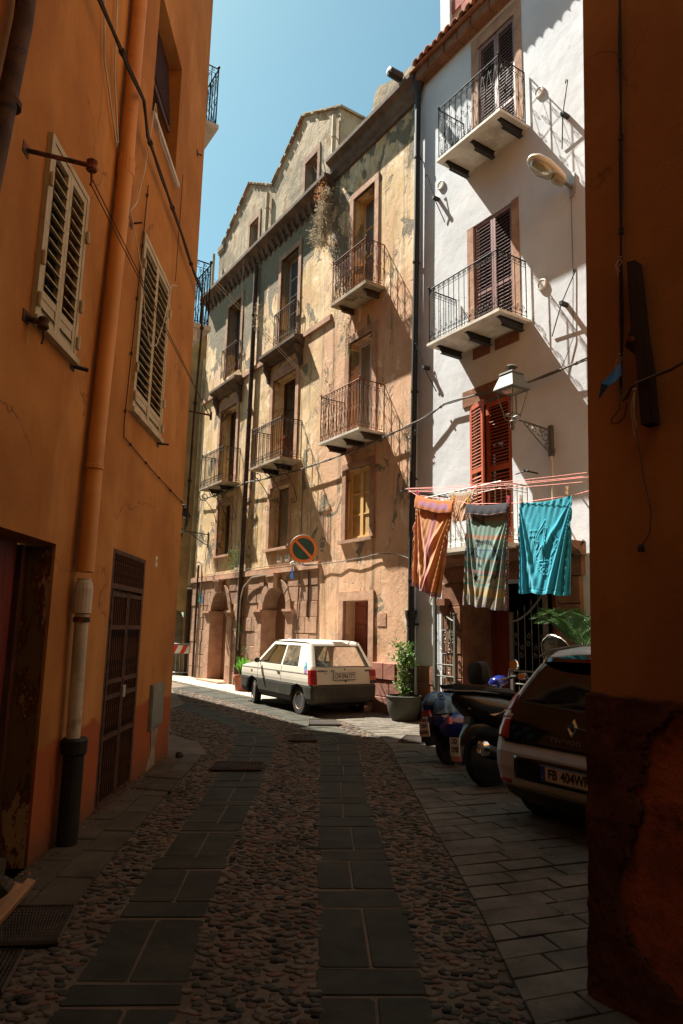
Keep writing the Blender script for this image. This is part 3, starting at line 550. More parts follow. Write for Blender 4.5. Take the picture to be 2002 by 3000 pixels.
# attics
def tfA(x):
    pts = [(-10.6, 15.25), (-8.5, 16.45), (-6.83, 15.4), (-4.93, 16.6), (-2.93, 15.5)]
    for a, b in zip(pts, pts[1:]):
        if a[0] <= x <= b[0]: return a[1]+(b[1]-a[1])*(x-a[0])/(b[0]-a[0])
    return pts[0][1] if x < -10 else pts[-1][1]
m = MB(); wall(m, -10.55, -2.93, 12.6, tfA, [(-8.36, -7.72, 13.3, 14.86, .35), (-4.74, -4.06, 13.5, 14.92, .35)], y=.3, brk=(-8.5, -6.83, -4.93))
m.quad((-2.93, .3, 12.6), (-2.93, 7, 12.6), (-2.93, 7, 15.5), (-2.93, .3, 15.5)); m.quad((-10.55, .3, 12.6), (-10.55, 7, 12.6), (-10.55, 7, 15.25), (-10.55, .3, 15.25)); m.build('attic_wall', 'attic', hA)
m = MB(); pp = [(-10.65, 15.2), (-8.5, 16.47), (-6.83, 15.42), (-4.93, 16.62), (-2.85, 15.48)]
for a, b in zip(pp, pp[1:]): m.prism([(a[0], a[1]), (b[0], b[1]), (b[0], b[1]+.07), (a[0], a[1]+.07)], .24, 7)
m.build('attic_roof', 'attic', hA)
def rag_edge(x0, z0, x1, z1, n, nm, par, mat):
    for i in range(n):
        t = (i+random.uniform(0, .5))/n; L = (x1-x0)/n*random.uniform(.6, .95); x = x0+(x1-x0)*t; z = z0+(z1-z0)*t-.035; h = .03+ random.uniform(.0, .016); s_ = (z1-z0)/(x1-x0)
        MB().prism([(x, z), (x+L, z+L*s_), (x+L*.9, z+L*s_+h), (x+.02, z+h)], .2, .5).build(nm, mat, par)
rag_edge(-10.6, 15.3, -8.5, 16.53, 8, 'coping_stone', hA, 'attic'); rag_edge(-8.5, 16.53, -6.83, 15.5, 7, 'coping_stone', hA, 'attic'); rag_edge(-6.83, 15.48, -4.93, 16.68, 7, 'coping_stone', hA, 'attic'); rag_edge(-4.93, 16.68, -2.93, 15.55, 8, 'coping_stone', hA, 'attic')
for (a, b, c, d) in ((-8.36, -7.72, 13.3, 14.86), (-4.74, -4.06, 13.5, 14.92)):
    mm = MB(); mm.box(a-.13, a, .27, .32, c, d); mm.box(b, b+.13, .27, .32, c, d); mm.box(a-.13, b+.13, .268, .32, d, d+.2); mm.build('window_surround', 'trach', hA)
window(hA, -4.72, -4.08, 13.5, 14.9, .52, 'oldwood', 'glb', 1, 3, .05); MB().box(-8.34, -7.74, .55, .6, 13.3, 14.84).build('boarded_window', 'oldwood', hA)
mm = MB(); mm.box(-10.95, -10.5, .3, .8, 12.9, 15.1); mm.build('chimney', 'attic', hA); MB().box(-11.02, -10.43, .24, .86, 15.1, 15.28).box(-10.98, -10.47, .26, .84, 15.0, 15.1).build('chimney_cap', 'attic', hA)
pipe(hA, [(-6.95, .2, 15.2), (-7.0, .2, 13.0)], .06, 'creampipe', 'attic_drainpipe', [(-6.96, .2, 14.7)]); pipe(hA, [(-3.1, .2, 15.35), (-3.12, .2, 13.1)], .06, 'creampipe', 'attic_drainpipe', [(-3.1, .2, 14.7)])
pipe(hA, [(-10.98, .1, 15.0), (-10.98, .1, 13.0)], .05, 'creampipe', 'attic_drainpipe')
# cornice A with corbels
def cornice(par, x0, x1, z, pr, mat='cornice', drop=.5):
    m = MB(); pf = [(0, z-drop), (-.06, z-drop+.02), (-.08, z-drop+.12), (-pr*.45, z-drop+.2), (-pr*.55, z-.2), (-pr*.9, z-.13), (-pr, z-.1), (-pr, z), (0, z+.05)]
    m.prism(pf[::-1], x0, x1, f=lambda u, w_, yy: (yy, u, w_)); m.build('cornice', mat, par)
    x = x0+.15
    while x < x1-.1: MB().prism([(0, z-.55), (-pr*.3, z-.42), (-pr*.55, z-.2), (0, z-.16)][::-1], x-.06, x+.045, f=lambda u, w_, yy: (yy, u, w_)).build('cornice_corbel', mat, par); x += .31
cornice(hA, -10.98, -2.66, 13.16, .34, drop=.42)
# stonework of the ground floor
blocks = []
def ashlar(par, x0, x1, z0, z1, skips, h=.38, L=(.45, .85), mat='trach', pr=.03, name='stone_block', g_=.006):
    n = max(1, round((z1-z0)/h)); h = (z1-z0)/n
    for i in range(n):
        za, zb = z0+i*h, z0+(i+1)*h; sp = [(x0, x1)]
        for a, b, c, d in skips:
            if c < zb-.02 and d > za+.02: sp = [q for s0, s1 in sp for q in ((s0, min(s1, a)), (max(s0, b), s1)) if q[1]-q[0] > .03]
        for s0, s1 in sp:
            x = s0
            while x < s1-1e-6:
                nx = x+random.uniform(*L)
                if s1-nx < L[0]*.6: nx = s1
                m = MB(); p_ = pr+random.uniform(-.012, .012); m.slab([(x+g_, za+g_), (nx-g_, za+g_), (nx-g_, zb-g_), (x+g_, zb-g_)], -.03, p_, .010, f=lambda a, b, hh: (a, -hh, b)); m.build(name, mat, par); x = nx
AR = [(-9.2, -7.95), (-5.72, -4.4)]
ashlar(hA, -10.9, -2.95, 0, 3.05, [(a, b, 0, 2.72) for a, b in AR]+[(a-.36, a, 0, 2.1) for a, b in AR]+[(b, b+.36, 0, 2.1) for a, b in AR])
m = MB(); m.box(-10.95, -2.9, -.085, .02, 3.05, 3.19); m.box(-10.95, -2.9, -.06, .02, 3.19, 3.215); m.build('string_course', 'trachl', hA)
m = MB(); m.box(-10.93, -2.66, -.06, .02, 9.22, 9.34); m.box(-10.93, -2.66, -.04, .02, 9.34, 9.38); m.build('string_course', 'trachl', hA)
for a, b in AR:
    c = (a+b)/2; rad = (b-a)/2; n = 12; zs = 2.70-rad
    m = MB(); arc = [(c+rad*math.cos(pi*i/n), zs+rad*math.sin(pi*i/n)) for i in range(n+1)]
    for i in range(n):       # spandrel wedges
        p, q = arc[i], arc[i+1]; m.prism([p, (p[0], 2.72), (q[0], 2.72), q][::-1], -.045, .4)
    m.build('arch_spandrel', 'trach', hA)
    for i in range(9):       # voussoirs
        t0, t1 = pi*i/9+.012, pi*(i+1)/9-.012; r1 = rad+.24; V = [(c+r*math.cos(t), zs+r*math.sin(t)) for r, t in ((rad+.002, t0), (r1, t0), (r1, t1), (rad+.002, t1))]
        MB().prism(V[::-1], -.062-random.uniform(0, .01), -.02).build('voussoir', 'trach', hA)
    for e, sgn in ((a, -1), (b, 1)):
        x0, x1 = (e-.36, e) if sgn < 0 else (e, e+.36)
        for k, (z0, z1) in enumerate(((.0, .5), (.5, 1.0), (1.0, 1.5), (1.5, 1.98))): MB().box(x0+.004, x1-.004 if sgn < 0 else x1-.004, -.075, .02, z0+.004, z1-.004).build('pier_stone', 'trachl', hA)
        xi = (e, e+.012) if sgn < 0 else (e-.012, e); MB().box(xi[0], xi[1], -.07, .39, 0, 1.98).build('door_jamb', 'trachl', hA)
        x0, x1 = (x0-.05, x1+.06) if sgn < 0 else (x0-.06, x1+.05)
        MB().box(x0, x1, -.15, .39, 2.05, 2.11).box(x0+.02, x1-.02, -.12, .37, 1.98, 2.05).box(x0+.04, x1-.04, -.10, .36, 1.93, 1.98).build('pier_capital', 'trachl', hA)
    MB().prism([(c-.12, 2.66), (c+.12, 2.66), (c+.19, 3.04), (c-.19, 3.04)], -.18, 0).box(c-.22, c+.22, -.22, 0, 2.96, 3.045).build('keystone', 'trachl', hA)
    m = MB()
    for i in range(5):
        xa = a+(b-a)*i/5; m.box(xa+.003, xa+(b-a)/5-.003, .36, .395, .06, 2.68)
    m.box(a, b, .35, .36, .9, 1.0); m.build('door', wood('weathered_brown_door', (.16, .075, .04), (.25, .12, .07), .8), hA)
    MB().box(a-.2, b+.2, -.35, .3, 0, .07).build('doorstep', 'trachl', hA)
# windows A
for (x0, x1, z0, z1, dp) in hs[:2]: surround(hA, x0, x1, z0, z1, .15, 'trach', .03)
window(hA, -9.1, -8.08, 9.66, 12.1, .3, 'brdoor', 'glb', 2, 3, .06, lower=.6); window(hA, -5.42, -4.42, 9.5, 12.1, .26, 'whwin', 'glb', 2, 4, .055, lower=.4)
for x0, x1, z in ((-9.18, -8.0, 9.62), (-5.5, -4.34, 9.46)): railing(hA, [(x0, -.03), (x0, -.14), (x1, -.14), (x1, -.03)], z, z+.95, 'ironb', 'scroll', .12, 'window_railing', knobs=False)
for (x0, x1, z0, z1, dp) in hs[2:4]:
    surround(hA, x0, x1, z0, z1, .16, 'trachl', .035, top=.3)
    m = MB(); xa, xb = x0-.38, x1+.36; m.prism([(0, 8.98), (-.08, 9.0), (-.14, 9.1), (-.28, 9.16), (-.32, 9.2), (-.32, 9.28), (0, 9.33)][::-1], xa, xb, f=lambda u, w_, yy: (yy, u, w_)); m.build('door_hood', 'cornice', hA)
    for xc in (xa+.12, xb-.12): MB().prism([(0, 8.5), (-.07, 8.52), (-.1, 8.7), (-.22, 8.9), (-.24, 9.05), (0, 9.05)][::-1], xc-.06, xc+.06, f=lambda u, w_, yy: (yy, u, w_)).build('hood_bracket', 'cornice', hA)
    window(hA, x0, x1, z0, z1, .34, 'dkwood', 'glk', 2, 2, .07, lower=.9, name='balcony_door')
def scroll_br(par, x, z, pr, mat='iron'):
    m = MB(); pts = [(x, -.01, z-1.0)]+[(x, -pr*t*t*.9-.02, z-1.0+.85*t) for t in (.2, .4, .6, .8, 1)]; m.tube(pts, .011, 5)
    m.tube([(x, -pr*.75+a, z-.18+b) for a, b in spiral(0, 0, .15, 1.4, pi, 1, 14)], .011, 5); m.tube([(x, -.12+a, z-1.0+b) for a, b in spiral(0, 0, .08, 1.2, 0, -1, 10)], .008, 5); m.build('scroll_bracket', mat, par)
b1 = balcony(hA, -9.35, -7.7, .55, 5.93, 1.05, 'slabst', 'ironb', 'scroll', .06, (-8.9, -8.1)); b2 = balcony(hA, -5.68, -4.0, .6, 5.9, 1.05, 'slabst', 'ironb', 'scroll', .06, (-5.2, -4.5))
for b, xs in ((b1, (-9.25, -8.5, -7.8)), (b2, (-5.55, -4.85, -4.12))):
    for x in xs: scroll_br(b, x, 5.85, .6, 'ironb')
for (x0, x1, z0, z1, dp), pn_ in zip(hs[4:6], ('glk', 'curt')):
    surround(hA, x0, x1, z0, z1, .14, 'trachl', .02, True); window(hA, x0, x1, z0, z1, .28, 'oldwood', pn_, 2 if pn_ == 'glk' else 1, 1, .05)
pipe(hA, [(-6.93, -.1, 12.6), (-6.95, -.1, 9), (-7.0, -.1, 6), (-7.08, -.1, .05)], .07, 'brpipe', 'cast_iron_downpipe', [(-6.94, -.1, 11), (-6.97, -.1, 8), (-7.02, -.1, 5), (-7.05, -.1, 2.6)])
pipe(hA, [(-10.35, -.08, 3.6), (-10.35, -.08, 3.1), (-10.35, -.08, .05)], .035, 'brpipe', 'conduit', [(-10.35, -.08, 2)]); pipe(hA, [(-10.02, -.08, 3.4), (-10.02, -.08, .3)], .02, 'greywd', 'conduit')
for x in (-4.93, -4.5):
    o = MB().lathe([(.11, .03), (.11, .0), (.095, -.008), (.095, .03)], (x, -.03, 3.42), 'y', 20, cap=False); q = o.build('round_vent', 'whp', hA); MB().lathe([(0, 0), (.094, 0)], (x, -.012, 3.42), 'y', 18).build('vent_hole', 'dark', q)
    m = MB(); [m.box(x-.085, x+.085, -.035, -.02, 3.42+dz-.008, 3.42+dz+.008) for dz in (-.06, -.03, 0, .03, .06)]; m.build('vent_louvre', 'whp', q)
# house B
hB = root('tall_ochre_house', 'taller ochre and pink house with rusty red balconies behind the white car', 'house', FR)
hb = [(-1.75, -.87, 9.25, 12.0, .38), (-1.83, -.9, 5.85, 8.3, .4), (-1.86, -.92, 3.6, 5.22, .3), (-1.86, -.9, .1, 2.26, .34)]
m = MB(); wall(m, -2.65, .55, 0, 13.3, hb); m.quad((.55, 0, 0), (.55, .3, 0), (.55, .3, 13.3), (.55, 0, 13.3)); m.quad((-2.65, 0, 13), (-2.65, 6, 13), (-2.65, 6, 13.5), (-2.65, 0, 13.5)); m.build('wall', 'old', hB)
cornice(hB, -2.68, .72, 13.55, .30, 'cornice', .55)
m = MB(); m.prism([(-1.95, 13.4), (.5, 13.4), (.5, 14.5), (-.75, 14.78), (-1.32, 15.02), (-1.45, 14.9)], .35, 5); m.build('gable', 'attic', hB)
for (x0, x1, z0, z1, dp) in hb[:1]: surround(hB, x0, x1, z0, z1, .15, 'trachl', .035)
surround(hB, *hb[1][:4], .17, 'trachl', .03); surround(hB, *hb[2][:4], .15, 'trach', .03, True); surround(hB, *hb[3][:4], .18, 'trachl', .04, top=.2)
window(hB, *hb[0][:4], .28, 'yelwin', 'glb', 2, 3, .06, lower=.5, name='balcony_door'); window(hB, *hb[1][:4], .27, 'whwin', 'curt', 2, 1, .055, name='balcony_door'); window(hB, -1.86, -.92, 3.6, 5.22, .1, 'yelwin', simple('amber_curtain', (.42, .27, .10), .7), 2, 3, .09)
# panelled door
x0, x1, z0, z1 = -1.86, -.9, .1, 2.26; o = MB().box(x0, x1, .3, .335, z0, z1).build('door', 'brdoor', hB)
for c in range(2):
    for zi, (za, zb) in enumerate(((.2, .75), (.82, 1.05), (1.12, 1.75), (1.82, 2.16))):
        xa = x0+.07+c*(x1-x0)/2; xb = xa+(x1-x0)/2-.12; MB().slab([(xa, za), (xb, za), (xb, zb), (xa, zb)], 0, .02, .012, f=lambda a, b, h: (a, .3-h, b)).build('door_panel', 'brdoor', o)
MB().box((x0+x1)/2-.006, (x0+x1)/2+.006, .285, .3, z0, z1).build('door_seam', 'dkwood', o); MB().lathe([(.05, 0), (.05, .01), (.02, .02), (.03, .05), (0, .06)], (-.98, .295, .95), 'y', 12).build('door_knob', 'grey', o)
MB().box(x0-.2, x1+.2, -.25, .3, 0, .1).build('doorstep', 'trachl', hB)
ashlar(hB, -.7, .55, 0, 1.0, [], .33, (.35, .6), 'redst', .06); MB().box(-.62, -.32, -.012, 0, 1.72, 1.98).build('wall_plaque', 'trachl', hB)
b3 = balcony(hB, -2.0, -.47, .65, 5.8, 1.08, 'marble', 'ironr', 'fancy', .05, (-1.9, -1.2, -.55), 'ironb'); b4 = balcony(hB, -1.86, -.52, .5, 9.18, 1.02, 'slabst', 'ironr', 'fancy', .08, (-1.7, -.7), 'ironb')
MB().box(.56, .6, -.03, .02, 0, 13.2).build('end_board', 'white', hB)

# ================================================================== WHITE HOUSE
hC = root('white_house', 'white plastered house with plum shutters, marble balconies and terracotta eaves', 'house', FR)
hc = [(2.42, 3.36, 10.48, 12.98, .2), (2.24, 3.2, 6.87, 9.24, .2), (2.1, 3.08, 3.08, 5.72, .22), (1.9, 3.95, 0, 2.5, .7)]
m = MB(); wall(m, .6, 12, 0, 13.6, hc, y=.04); m.build('wall', 'white', hC)
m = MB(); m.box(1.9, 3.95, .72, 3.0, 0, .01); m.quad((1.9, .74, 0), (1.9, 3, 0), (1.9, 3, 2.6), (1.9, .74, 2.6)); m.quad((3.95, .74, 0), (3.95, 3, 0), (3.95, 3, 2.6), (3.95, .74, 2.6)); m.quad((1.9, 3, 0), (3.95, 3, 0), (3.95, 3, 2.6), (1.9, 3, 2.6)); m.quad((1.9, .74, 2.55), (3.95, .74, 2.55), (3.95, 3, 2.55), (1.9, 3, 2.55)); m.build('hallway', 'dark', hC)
# eaves
x = .76
while x < 6.2:
    L = random.uniform(.38, .55); MB().slab([(x+.004, 13.34), (x+L-.004, 13.34), (x+L-.004, 13.6), (x+.004, 13.6)], -.1, .19+random.uniform(-.01, .01), .03, f=lambda a, b, h: (a, -h, b)).build('cornice_stone', 'brown', hC); x += L
tm = MB(); n = 8
for r0, r1, y0, y1, z0, z1 in ((.10, .085, -.34, .5, 13.60, 13.80),):
    ra = [(r0*math.cos(pi*i/n), y0, z0+r0*math.sin(pi*i/n)) for i in range(n+1)]; rb = [(r1*math.cos(pi*i/n), y1, z1+r1*math.sin(pi*i/n)) for i in range(n+1)]
    rc = [((r0-.018)*math.cos(pi*i/n), y0, z0+(r0-.018)*math.sin(pi*i/n)) for i in range(n+1)]; rd = [((r1-.018)*math.cos(pi*i/n), y1, z1+(r1-.018)*math.sin(pi*i/n)) for i in range(n+1)]
    tm.loft([ra, rb], False, closed=False); tm.loft([rc, rd], False, closed=False); tm.loft([ra, rc], False, closed=False)
q = tm.build('roof_tile', 'tile', hC, smooth=40); tme = q.data; q.location = (.95, 0, 0)
x = .95+.2
while x < 6.3: ob('roof_tile', tme, hC, loc=(x, random.uniform(-.015, .015), random.uniform(-.006, .006))); x += .2+random.uniform(-.006, .006)
m = MB(); m.prism([(-.27, 13.57), (3, 14.45), (3, 14.55), (-.27, 13.61)][::-1], .5, 6.4, f=lambda u, w_, yy: (yy, u, w_)); m.build('roof_deck', 'tile', hC)
m = MB(); m.box(1.0, 1.3, .35, .9, 13.6, 16.3); m.build('parapet_end', 'white', hC)
for i in range(9):
    for j in range(5):
        xa = 1.3+j*.62+(i % 2)*.3; MB().box(xa+.012, xa+.608, .40, .8, 13.72+i*.3+.012, 13.72+(i+1)*.3-.004).build('red_block', 'redblk', hC)
MB().box(1.31, 4.7, .43, .78, 13.7, 16.4).build('parapet_mortar', 'trachl', hC)
# windows C
for (x0, x1, z0, z1, dp), wd in zip(hc[:3], (.17, .16, .14)):
    mt = 'brown' if z0 < 4 else 'trachl'; m = MB(); k = .012 if z0 > 4 else .02
    if z0 > 4: m.box(x0-wd, x0, .04-k, .06, z0, z1); m.box(x1, x1+wd, .04-k, .06, z0, z1)
    if z0 > 9: m.box(x0-wd, x1+wd, .038-k, .06, z1, z1+.26)
    if z0 < 4: m.box(x0-.18, x1+.12, .02, .06, z1, z1+.3)
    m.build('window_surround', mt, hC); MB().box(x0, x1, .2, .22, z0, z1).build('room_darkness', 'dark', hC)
for x0, x1, z0, z1, sp in ((2.42, 3.36, 10.48, 12.98, 11.3), (2.24, 3.2, 6.87, 9.24, 7.82)):
    leaf(hC, x0+.01, .06, z0+.02, z1-.02, (x1-x0)/2-.015, 'plum', .068, sp, 0, 1, .055, .06, 40); leaf(hC, x1-.01, .06, z0+.02, z1-.02, (x1-x0)/2-.015, 'plum', .068, sp, 0, -1, .055, .06, 40)
leaf(hC, 2.12, .0, 3.12, 5.68, .48, 'redsh', .06, 4.45, R_(-17), 1, .07, .06, 42); leaf(hC, 3.07, .06, 3.12, 5.68, .6, 'redsh', .06, 4.45, R_(0), -1, .08, .06, 42)
balcony(hC, 2.06, 3.60, .66, 10.47, 1.06, 'marble', 'iron', 'fancy', .05, (2.16, 2.83, 3.5), pitch=.15); balcony(hC, 1.80, 3.51, .68, 6.85, 1.06, 'marble', 'iron', 'scroll', .05, (1.92, 2.66, 3.41), pitch=.13)
balcony(hC, 1.45, 3.42, .6, 3.04, .96, 'marble', 'rail', 'scroll', .08, (), pitch=.13, knobs=False)
MB().box(2.2, 2.62, .02, .06, 6.57, 6.77).build('lintel_stone', 'brown', hC); MB().box(2.75, 3.3, .02, .06, 6.57, 6.77).build('lintel_stone', 'brown', hC)
# portal
ashlar(hC, 1.38, 1.9, 0, 2.5, [], .42, (.5, .53), 'brown', .05, 'portal_stone'); ashlar(hC, 3.95, 4.4, 0, 2.5, [], .42, (.45, .46), 'brown', .05, 'portal_stone')
m = MB(); m.box(1.45, 4.45, -.06, .03, 2.5, 2.78); m.build('portal_lintel', 'brown', hC)
m = MB(); m.prism([(0, 2.78), (-.1, 2.79), (-.16, 2.85), (-.3, 2.9), (-.34, 2.99), (0, 2.99)][::-1], 1.4, 4.5, f=lambda u, w_, yy: (yy, u, w_)); m.build('portal_cornice', 'brown', hC)
MB().box(1.4, 1.62, -.18, -.05, 2.1, 2.22).box(1.45, 1.6, -.14, -.05, 1.95, 2.1).build('portal_bracket', 'brown', hC)
MB().box(1.902, 1.92, -.04, .72, 0, 2.49).build('portal_jamb', 'brown', hC)
MB().box(1.95, 2.32, .7, .74, .02, 2.45).box(1.95, 2.0, .66, .7, .02, 2.45).build('door', 'reddoor', hC); MB().box(3.35, 3.93, .6, .64, .02, 2.45).box(3.4, 3.6, .58, .6, .3, 1.1).box(3.66, 3.86, .58, .6, .3, 1.1).box(3.4, 3.6, .58, .6, 1.25, 2.2).box(3.66, 3.86, .58, .6, 1.25, 2.2).build('door', 'brdoor', hC)
o = MB().box(1.62, 1.76, -.075, -.05, 1.5, 1.68).build('intercom', 'grey', hC); MB().box(1.65, 1.73, -.08, -.075, 1.53, 1.62).build('intercom_screen', 'glk', o); MB().box(1.64, 1.72, -.075, -.05, 1.74, 1.84).build('doorbell', 'blk', hC)
ashlar(hC, .62, 1.2, 0, 1.0, [], .34, (.3, .55), 'brown', -.01, 'base_stone'); ashlar(hC, 4.42, 7.5, 0, 1.0, [], .34, (.4, .6), 'brown', -.01, 'base_stone')
MB().box(1.28, 1.42, -.03, .045, 2.9, 2.94).build('ledge_stone', 'marble', hC)
for x, z in ((3.9, 10.94), (1.35, 10.62), (3.83, 7.36), (1.1, 2.2)):
    q = MB().lathe([(.10, .03), (.10, .012), (.085, 0), (.078, .0), (.078, .02)], (x, 0, z), 'y', 22, cap=False).build('round_vent', 'whp', hC); m = MB(); [m.box(x-math.sqrt(.0062-dz*dz), x+math.sqrt(.0062-dz*dz), .008, .03, z+dz-.006, z+dz+.006) for dz in (-.06, -.04, -.02, 0, .02, .04, .06)]; m.build('vent_louvre', 'whp', q)
# black downpipe with hopper and spout
p_ = pipe(hC, [(.74, -.07, 13.25), (.70, -.07, 10), (.64, -.07, 7), (.57, -.08, 3), (.56, -.08, 1.9)], .062, 'blk', 'black_downpipe', [(.72, -.07, 11.6), (.68, -.07, 9.2), (.63, -.07, 6.4), (.60, -.07, 4.6), (.57, -.08, 2.6)])
MB().lathe([(.062, -.2), (.07, -.18), (.12, -.02), (.13, 0), (.13, .14), (.0, .14)], (.75, -.07, 13.35), n=12).build('hopper', 'blk', hC)
MB().lathe([(.075, .0), (.085, .02), (.085, .1), (.11, .22), (.115, .3), (.0, .3)], (.56, -.08, 1.72), n=14).box(.46, .66, -.04, .03, 1.74, 1.78).build('pipe_socket', 'blk', hC); pipe(hC, [(.56, -.08, 1.74), (.55, -.08, .02)], .075, 'blk', 'cast_iron_downpipe')
m = MB(); m.lathe([(0, -.35), (.10, -.33), (.11, 0), (.09, .02), (0, .02)], (.35, -.25, 13.72), 'y', 8); m.build('gutter_spout', 'blk', hC)
pipe(hC, [(3.93, -.0, 4.4), (3.93, 0, 3.2), (3.95, 0, 2.0)], .018, 'whcable', 'wall_conduit')
def peel_mat():
    n = NT('peeling_door_reveal'); x, y, z = n.sep(); f = n.noise(2.6, 9, .68, n.map((1, 1.6, .55)), dist=.8); k = n.mix(n.step(f, .50, .515), (.15, .085, .035), (.13, .04, .02)); k = n.mix(n.step(n.math('ADD', f, n.math('MULTIPLY', n.noise(26, 5, .7), .22)), .665, .68), k, (.36, .21, .10))
    n.col(k); n.bump(n.math('ADD', n.math('MULTIPLY', n.step(f, .50, .515), -1), n.noise(12, 7, .7)), .014); return n.set(.95, 0, .1)
# ================================================================== ORANGE HOUSE ON THE LEFT
hL = root('orange_house', 'tall burnt orange house on the left with cream louvred shutters and a barred gate', 'house', FL)
hl = [(6.5, 7.62, 7.05, 8.62, .32), (6.34, 7.5, 0, 2.35, .16), (3.2, 4.99, 0, 2.22, .28), (4.3, 4.88, 3.7, 4.93, .12), (6.58, 7.58, 3.84, 5.6, .12)]
CX = 9.2
m = MB(); wall(m, -9, CX, 0, 13.4, hl); m.build('wall', 'orange', hL)
cor = FL.pt(CX, 0); FS = Frame((cor.x, cor.y), THR+pi); 
def sidepart(mb, name, mat):   # geometry given in the street-side frame, moved into the house frame
    inv = Matrix.Rotation(-FL.th, 4, 'Z') @ Matrix.Translation(-FL.pt(0, 0)) @ Matrix.Translation(FS.pt(0, 0)) @ Matrix.Rotation(FS.th, 4, 'Z')
    mb.v = [tuple(inv @ Vector(v)) for v in mb.v]; return mb.build(name, mat, hL)
m = MB(); wall(m, 0, 3.4, 0, 13.4, [(.6, 1.5, 6.7, 8.9, .25), (.6, 1.5, 10.7, 12.9, .25), (.7, 1.6, 0, 2.3, .25)]); sidepart(m, 'side_wall', 'orange')
m = MB(); m.box(.6, 1.5, .22, .25, 6.7, 8.9); m.box(.6, 1.5, .22, .25, 10.7, 12.9); m.box(.7, 1.6, .22, .25, 0, 2.3); sidepart(m, 'side_shutters', 'creamsh')
m = MB(); c = [FL.pt(-9, -.2), FL.pt(CX+.1, -.2), FS.pt(3.4, -.2), FS.pt(3.4, 6), FL.pt(-9, 8)]; iv = Matrix.Rotation(-FL.th, 4, 'Z') @ Matrix.Translation(-FL.pt(0, 0)); c = [iv @ q for q in c]; m.slab([(q.x, q.y) for q in c][::-1], 13.4, 13.55, .02); m.build('roof', 'tile', hL)
for k, (x0, z, dz) in enumerate(((1.45, 6.62, 1.14), (1.62, 10.55, 1.16))):
    mm = MB(); mm.box(x0-.05, x0+1.6, -.82, 0, z-.08, z); mm.box(x0, x0+.05, -.6, 0, z-.3, z-.08); sidepart(mm, 'side_balcony', 'marble')
    h = bpy.data.objects.new('tmp', None); o = railing(None, [(x0, 0), (x0, -.78), (x0+1.5, -.78), (x0+1.5, 0)], z, z+dz, 'iron', 'fancy', .13, 'side_railing'); inv = Matrix.Rotation(-FL.th, 4, 'Z') @ Matrix.Translation(-FL.pt(0, 0)) @ Matrix.Translation(FS.pt(0, 0)) @ Matrix.Rotation(FS.th, 4, 'Z'); o.data.transform(inv); o.parent = hL; bpy.data.objects.remove(h)
# upper window with half lowered awning shutter
MB().box(6.5, 7.62, .28, .31, 7.05, 8.62).build('window_pane', 'glk', hL); MB().box(6.46, 7.68, -.05, .3, 7.0, 7.05).build('window_sill', 'marble', hL)
sh = ob('awning_shutter', None, hL, loc=(6.55, .16, 8.6), rot=(R_(-5), 0, 0)); m = MB(); m.box(0, .05, 0, .03, -.95, 0); m.box(.95, 1.0, 0, .03, -.95, 0); m.box(.05, .95, 0, .03, -.98, -.9); m.build('shutter_frame', 'dkwood', sh)
me = MB().box(.05, .95, -.02, .03, -.006, .006).build('slat', 'dkwood', sh, loc=(0, 0, -.06)).data
for i in range(1, 15): ob('slat', me, sh, loc=(0, 0, -.06-i*.058))
# louvred shutters, flush with the wall
def lshut(x0, x1, z0, z1, pitch):
    m = MB(); f = .045; m.box(x0, x0+f, -.035, .06, z0, z1); m.box(x1-f, x1, -.035, .06, z0, z1); m.box(x0+f, x1-f, -.035, .06, z1-f, z1); m.box(x0-.02, x1+.02, -.06, .06, z0-.045, z0)
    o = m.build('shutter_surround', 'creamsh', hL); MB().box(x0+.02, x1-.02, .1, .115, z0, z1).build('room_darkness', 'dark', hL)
    w_ = (x1-x0-2*f)/2-.004
    for hx, sd in ((x0+f+.002, 1), (x1-f-.002, -1)):
        L = leaf(hL, hx, -.03, z0+.004, z1-f-.004, w_, 'creamsh', pitch, z0+.2, 0, sd, .045, .075, 38); MB().box(min(sd*.04, sd*(w_-.04)), max(sd*.04, sd*(w_-.04)), .008, .028, .05, .17).build('bottom_panel', 'creamsh', L)
    for zz in (z0+.12, z0+.42, z1-.35):
        for xx in (x0+.012, x1-.012): MB().lathe([(.014, -.05), (.016, -.04), (.016, .04), (.014, .05)], (xx, -.05, zz), n=8).build('hinge', 'creamsh', hL)
lshut(4.21, 4.95, 3.64, 4.99, .088); lshut(6.48, 7.66, 3.77, 5.66, .085)
# thick drainpipe: painted, then pale plastic, then cast iron
pipe(hL, [(5.60, -.08, 12), (5.60, -.08, 7.5), (5.58, -.08, 5.6), (5.52, -.08, 4.6), (5.42, -.08, 3.2), (5.38, -.09, 2.05)], .068, 'opipe', 'orange_drainpipe', (), 16)
MB().lathe([(.07, -.10), (.078, -.09), (.078, .06), (.07, .07)], (5.59, -.08, 5.75), n=16).build('pipe_collar', 'opipe', hL); MB().lathe([(.07, -.02), (.076, -.015), (.076, .015), (.07, .02)], (5.40, -.085, 2.9), n=16).build('pipe_collar', 'opipe', hL)
pipe(hL, [(5.38, -.09, 2.0), (5.40, -.09, 1.4), (5.42, -.09, .76)], .052, 'wpipe', 'pale_drainpipe', (), 16); MB().lathe([(.052, -.2), (.07, -.19), (.072, .0), (.062, .05), (.05, .06)], (5.38, -.09, 1.92), n=16).build('pale_pipe_collar', 'wpipe', hL)
MB().lathe([(.053, -.02), (.064, -.018), (.064, .018), (.053, .02)], (5.39, -.09, 1.68), n=14).build('pipe_clamp', 'ironr', hL)
MB().lathe([(.078, 0), (.078, .66), (.095, .68), (.098, .77), (.085, .79), (.055, .79)], (5.44, -.10, .0), n=18).build('cast_iron_pipe_base', 'blk', hL)
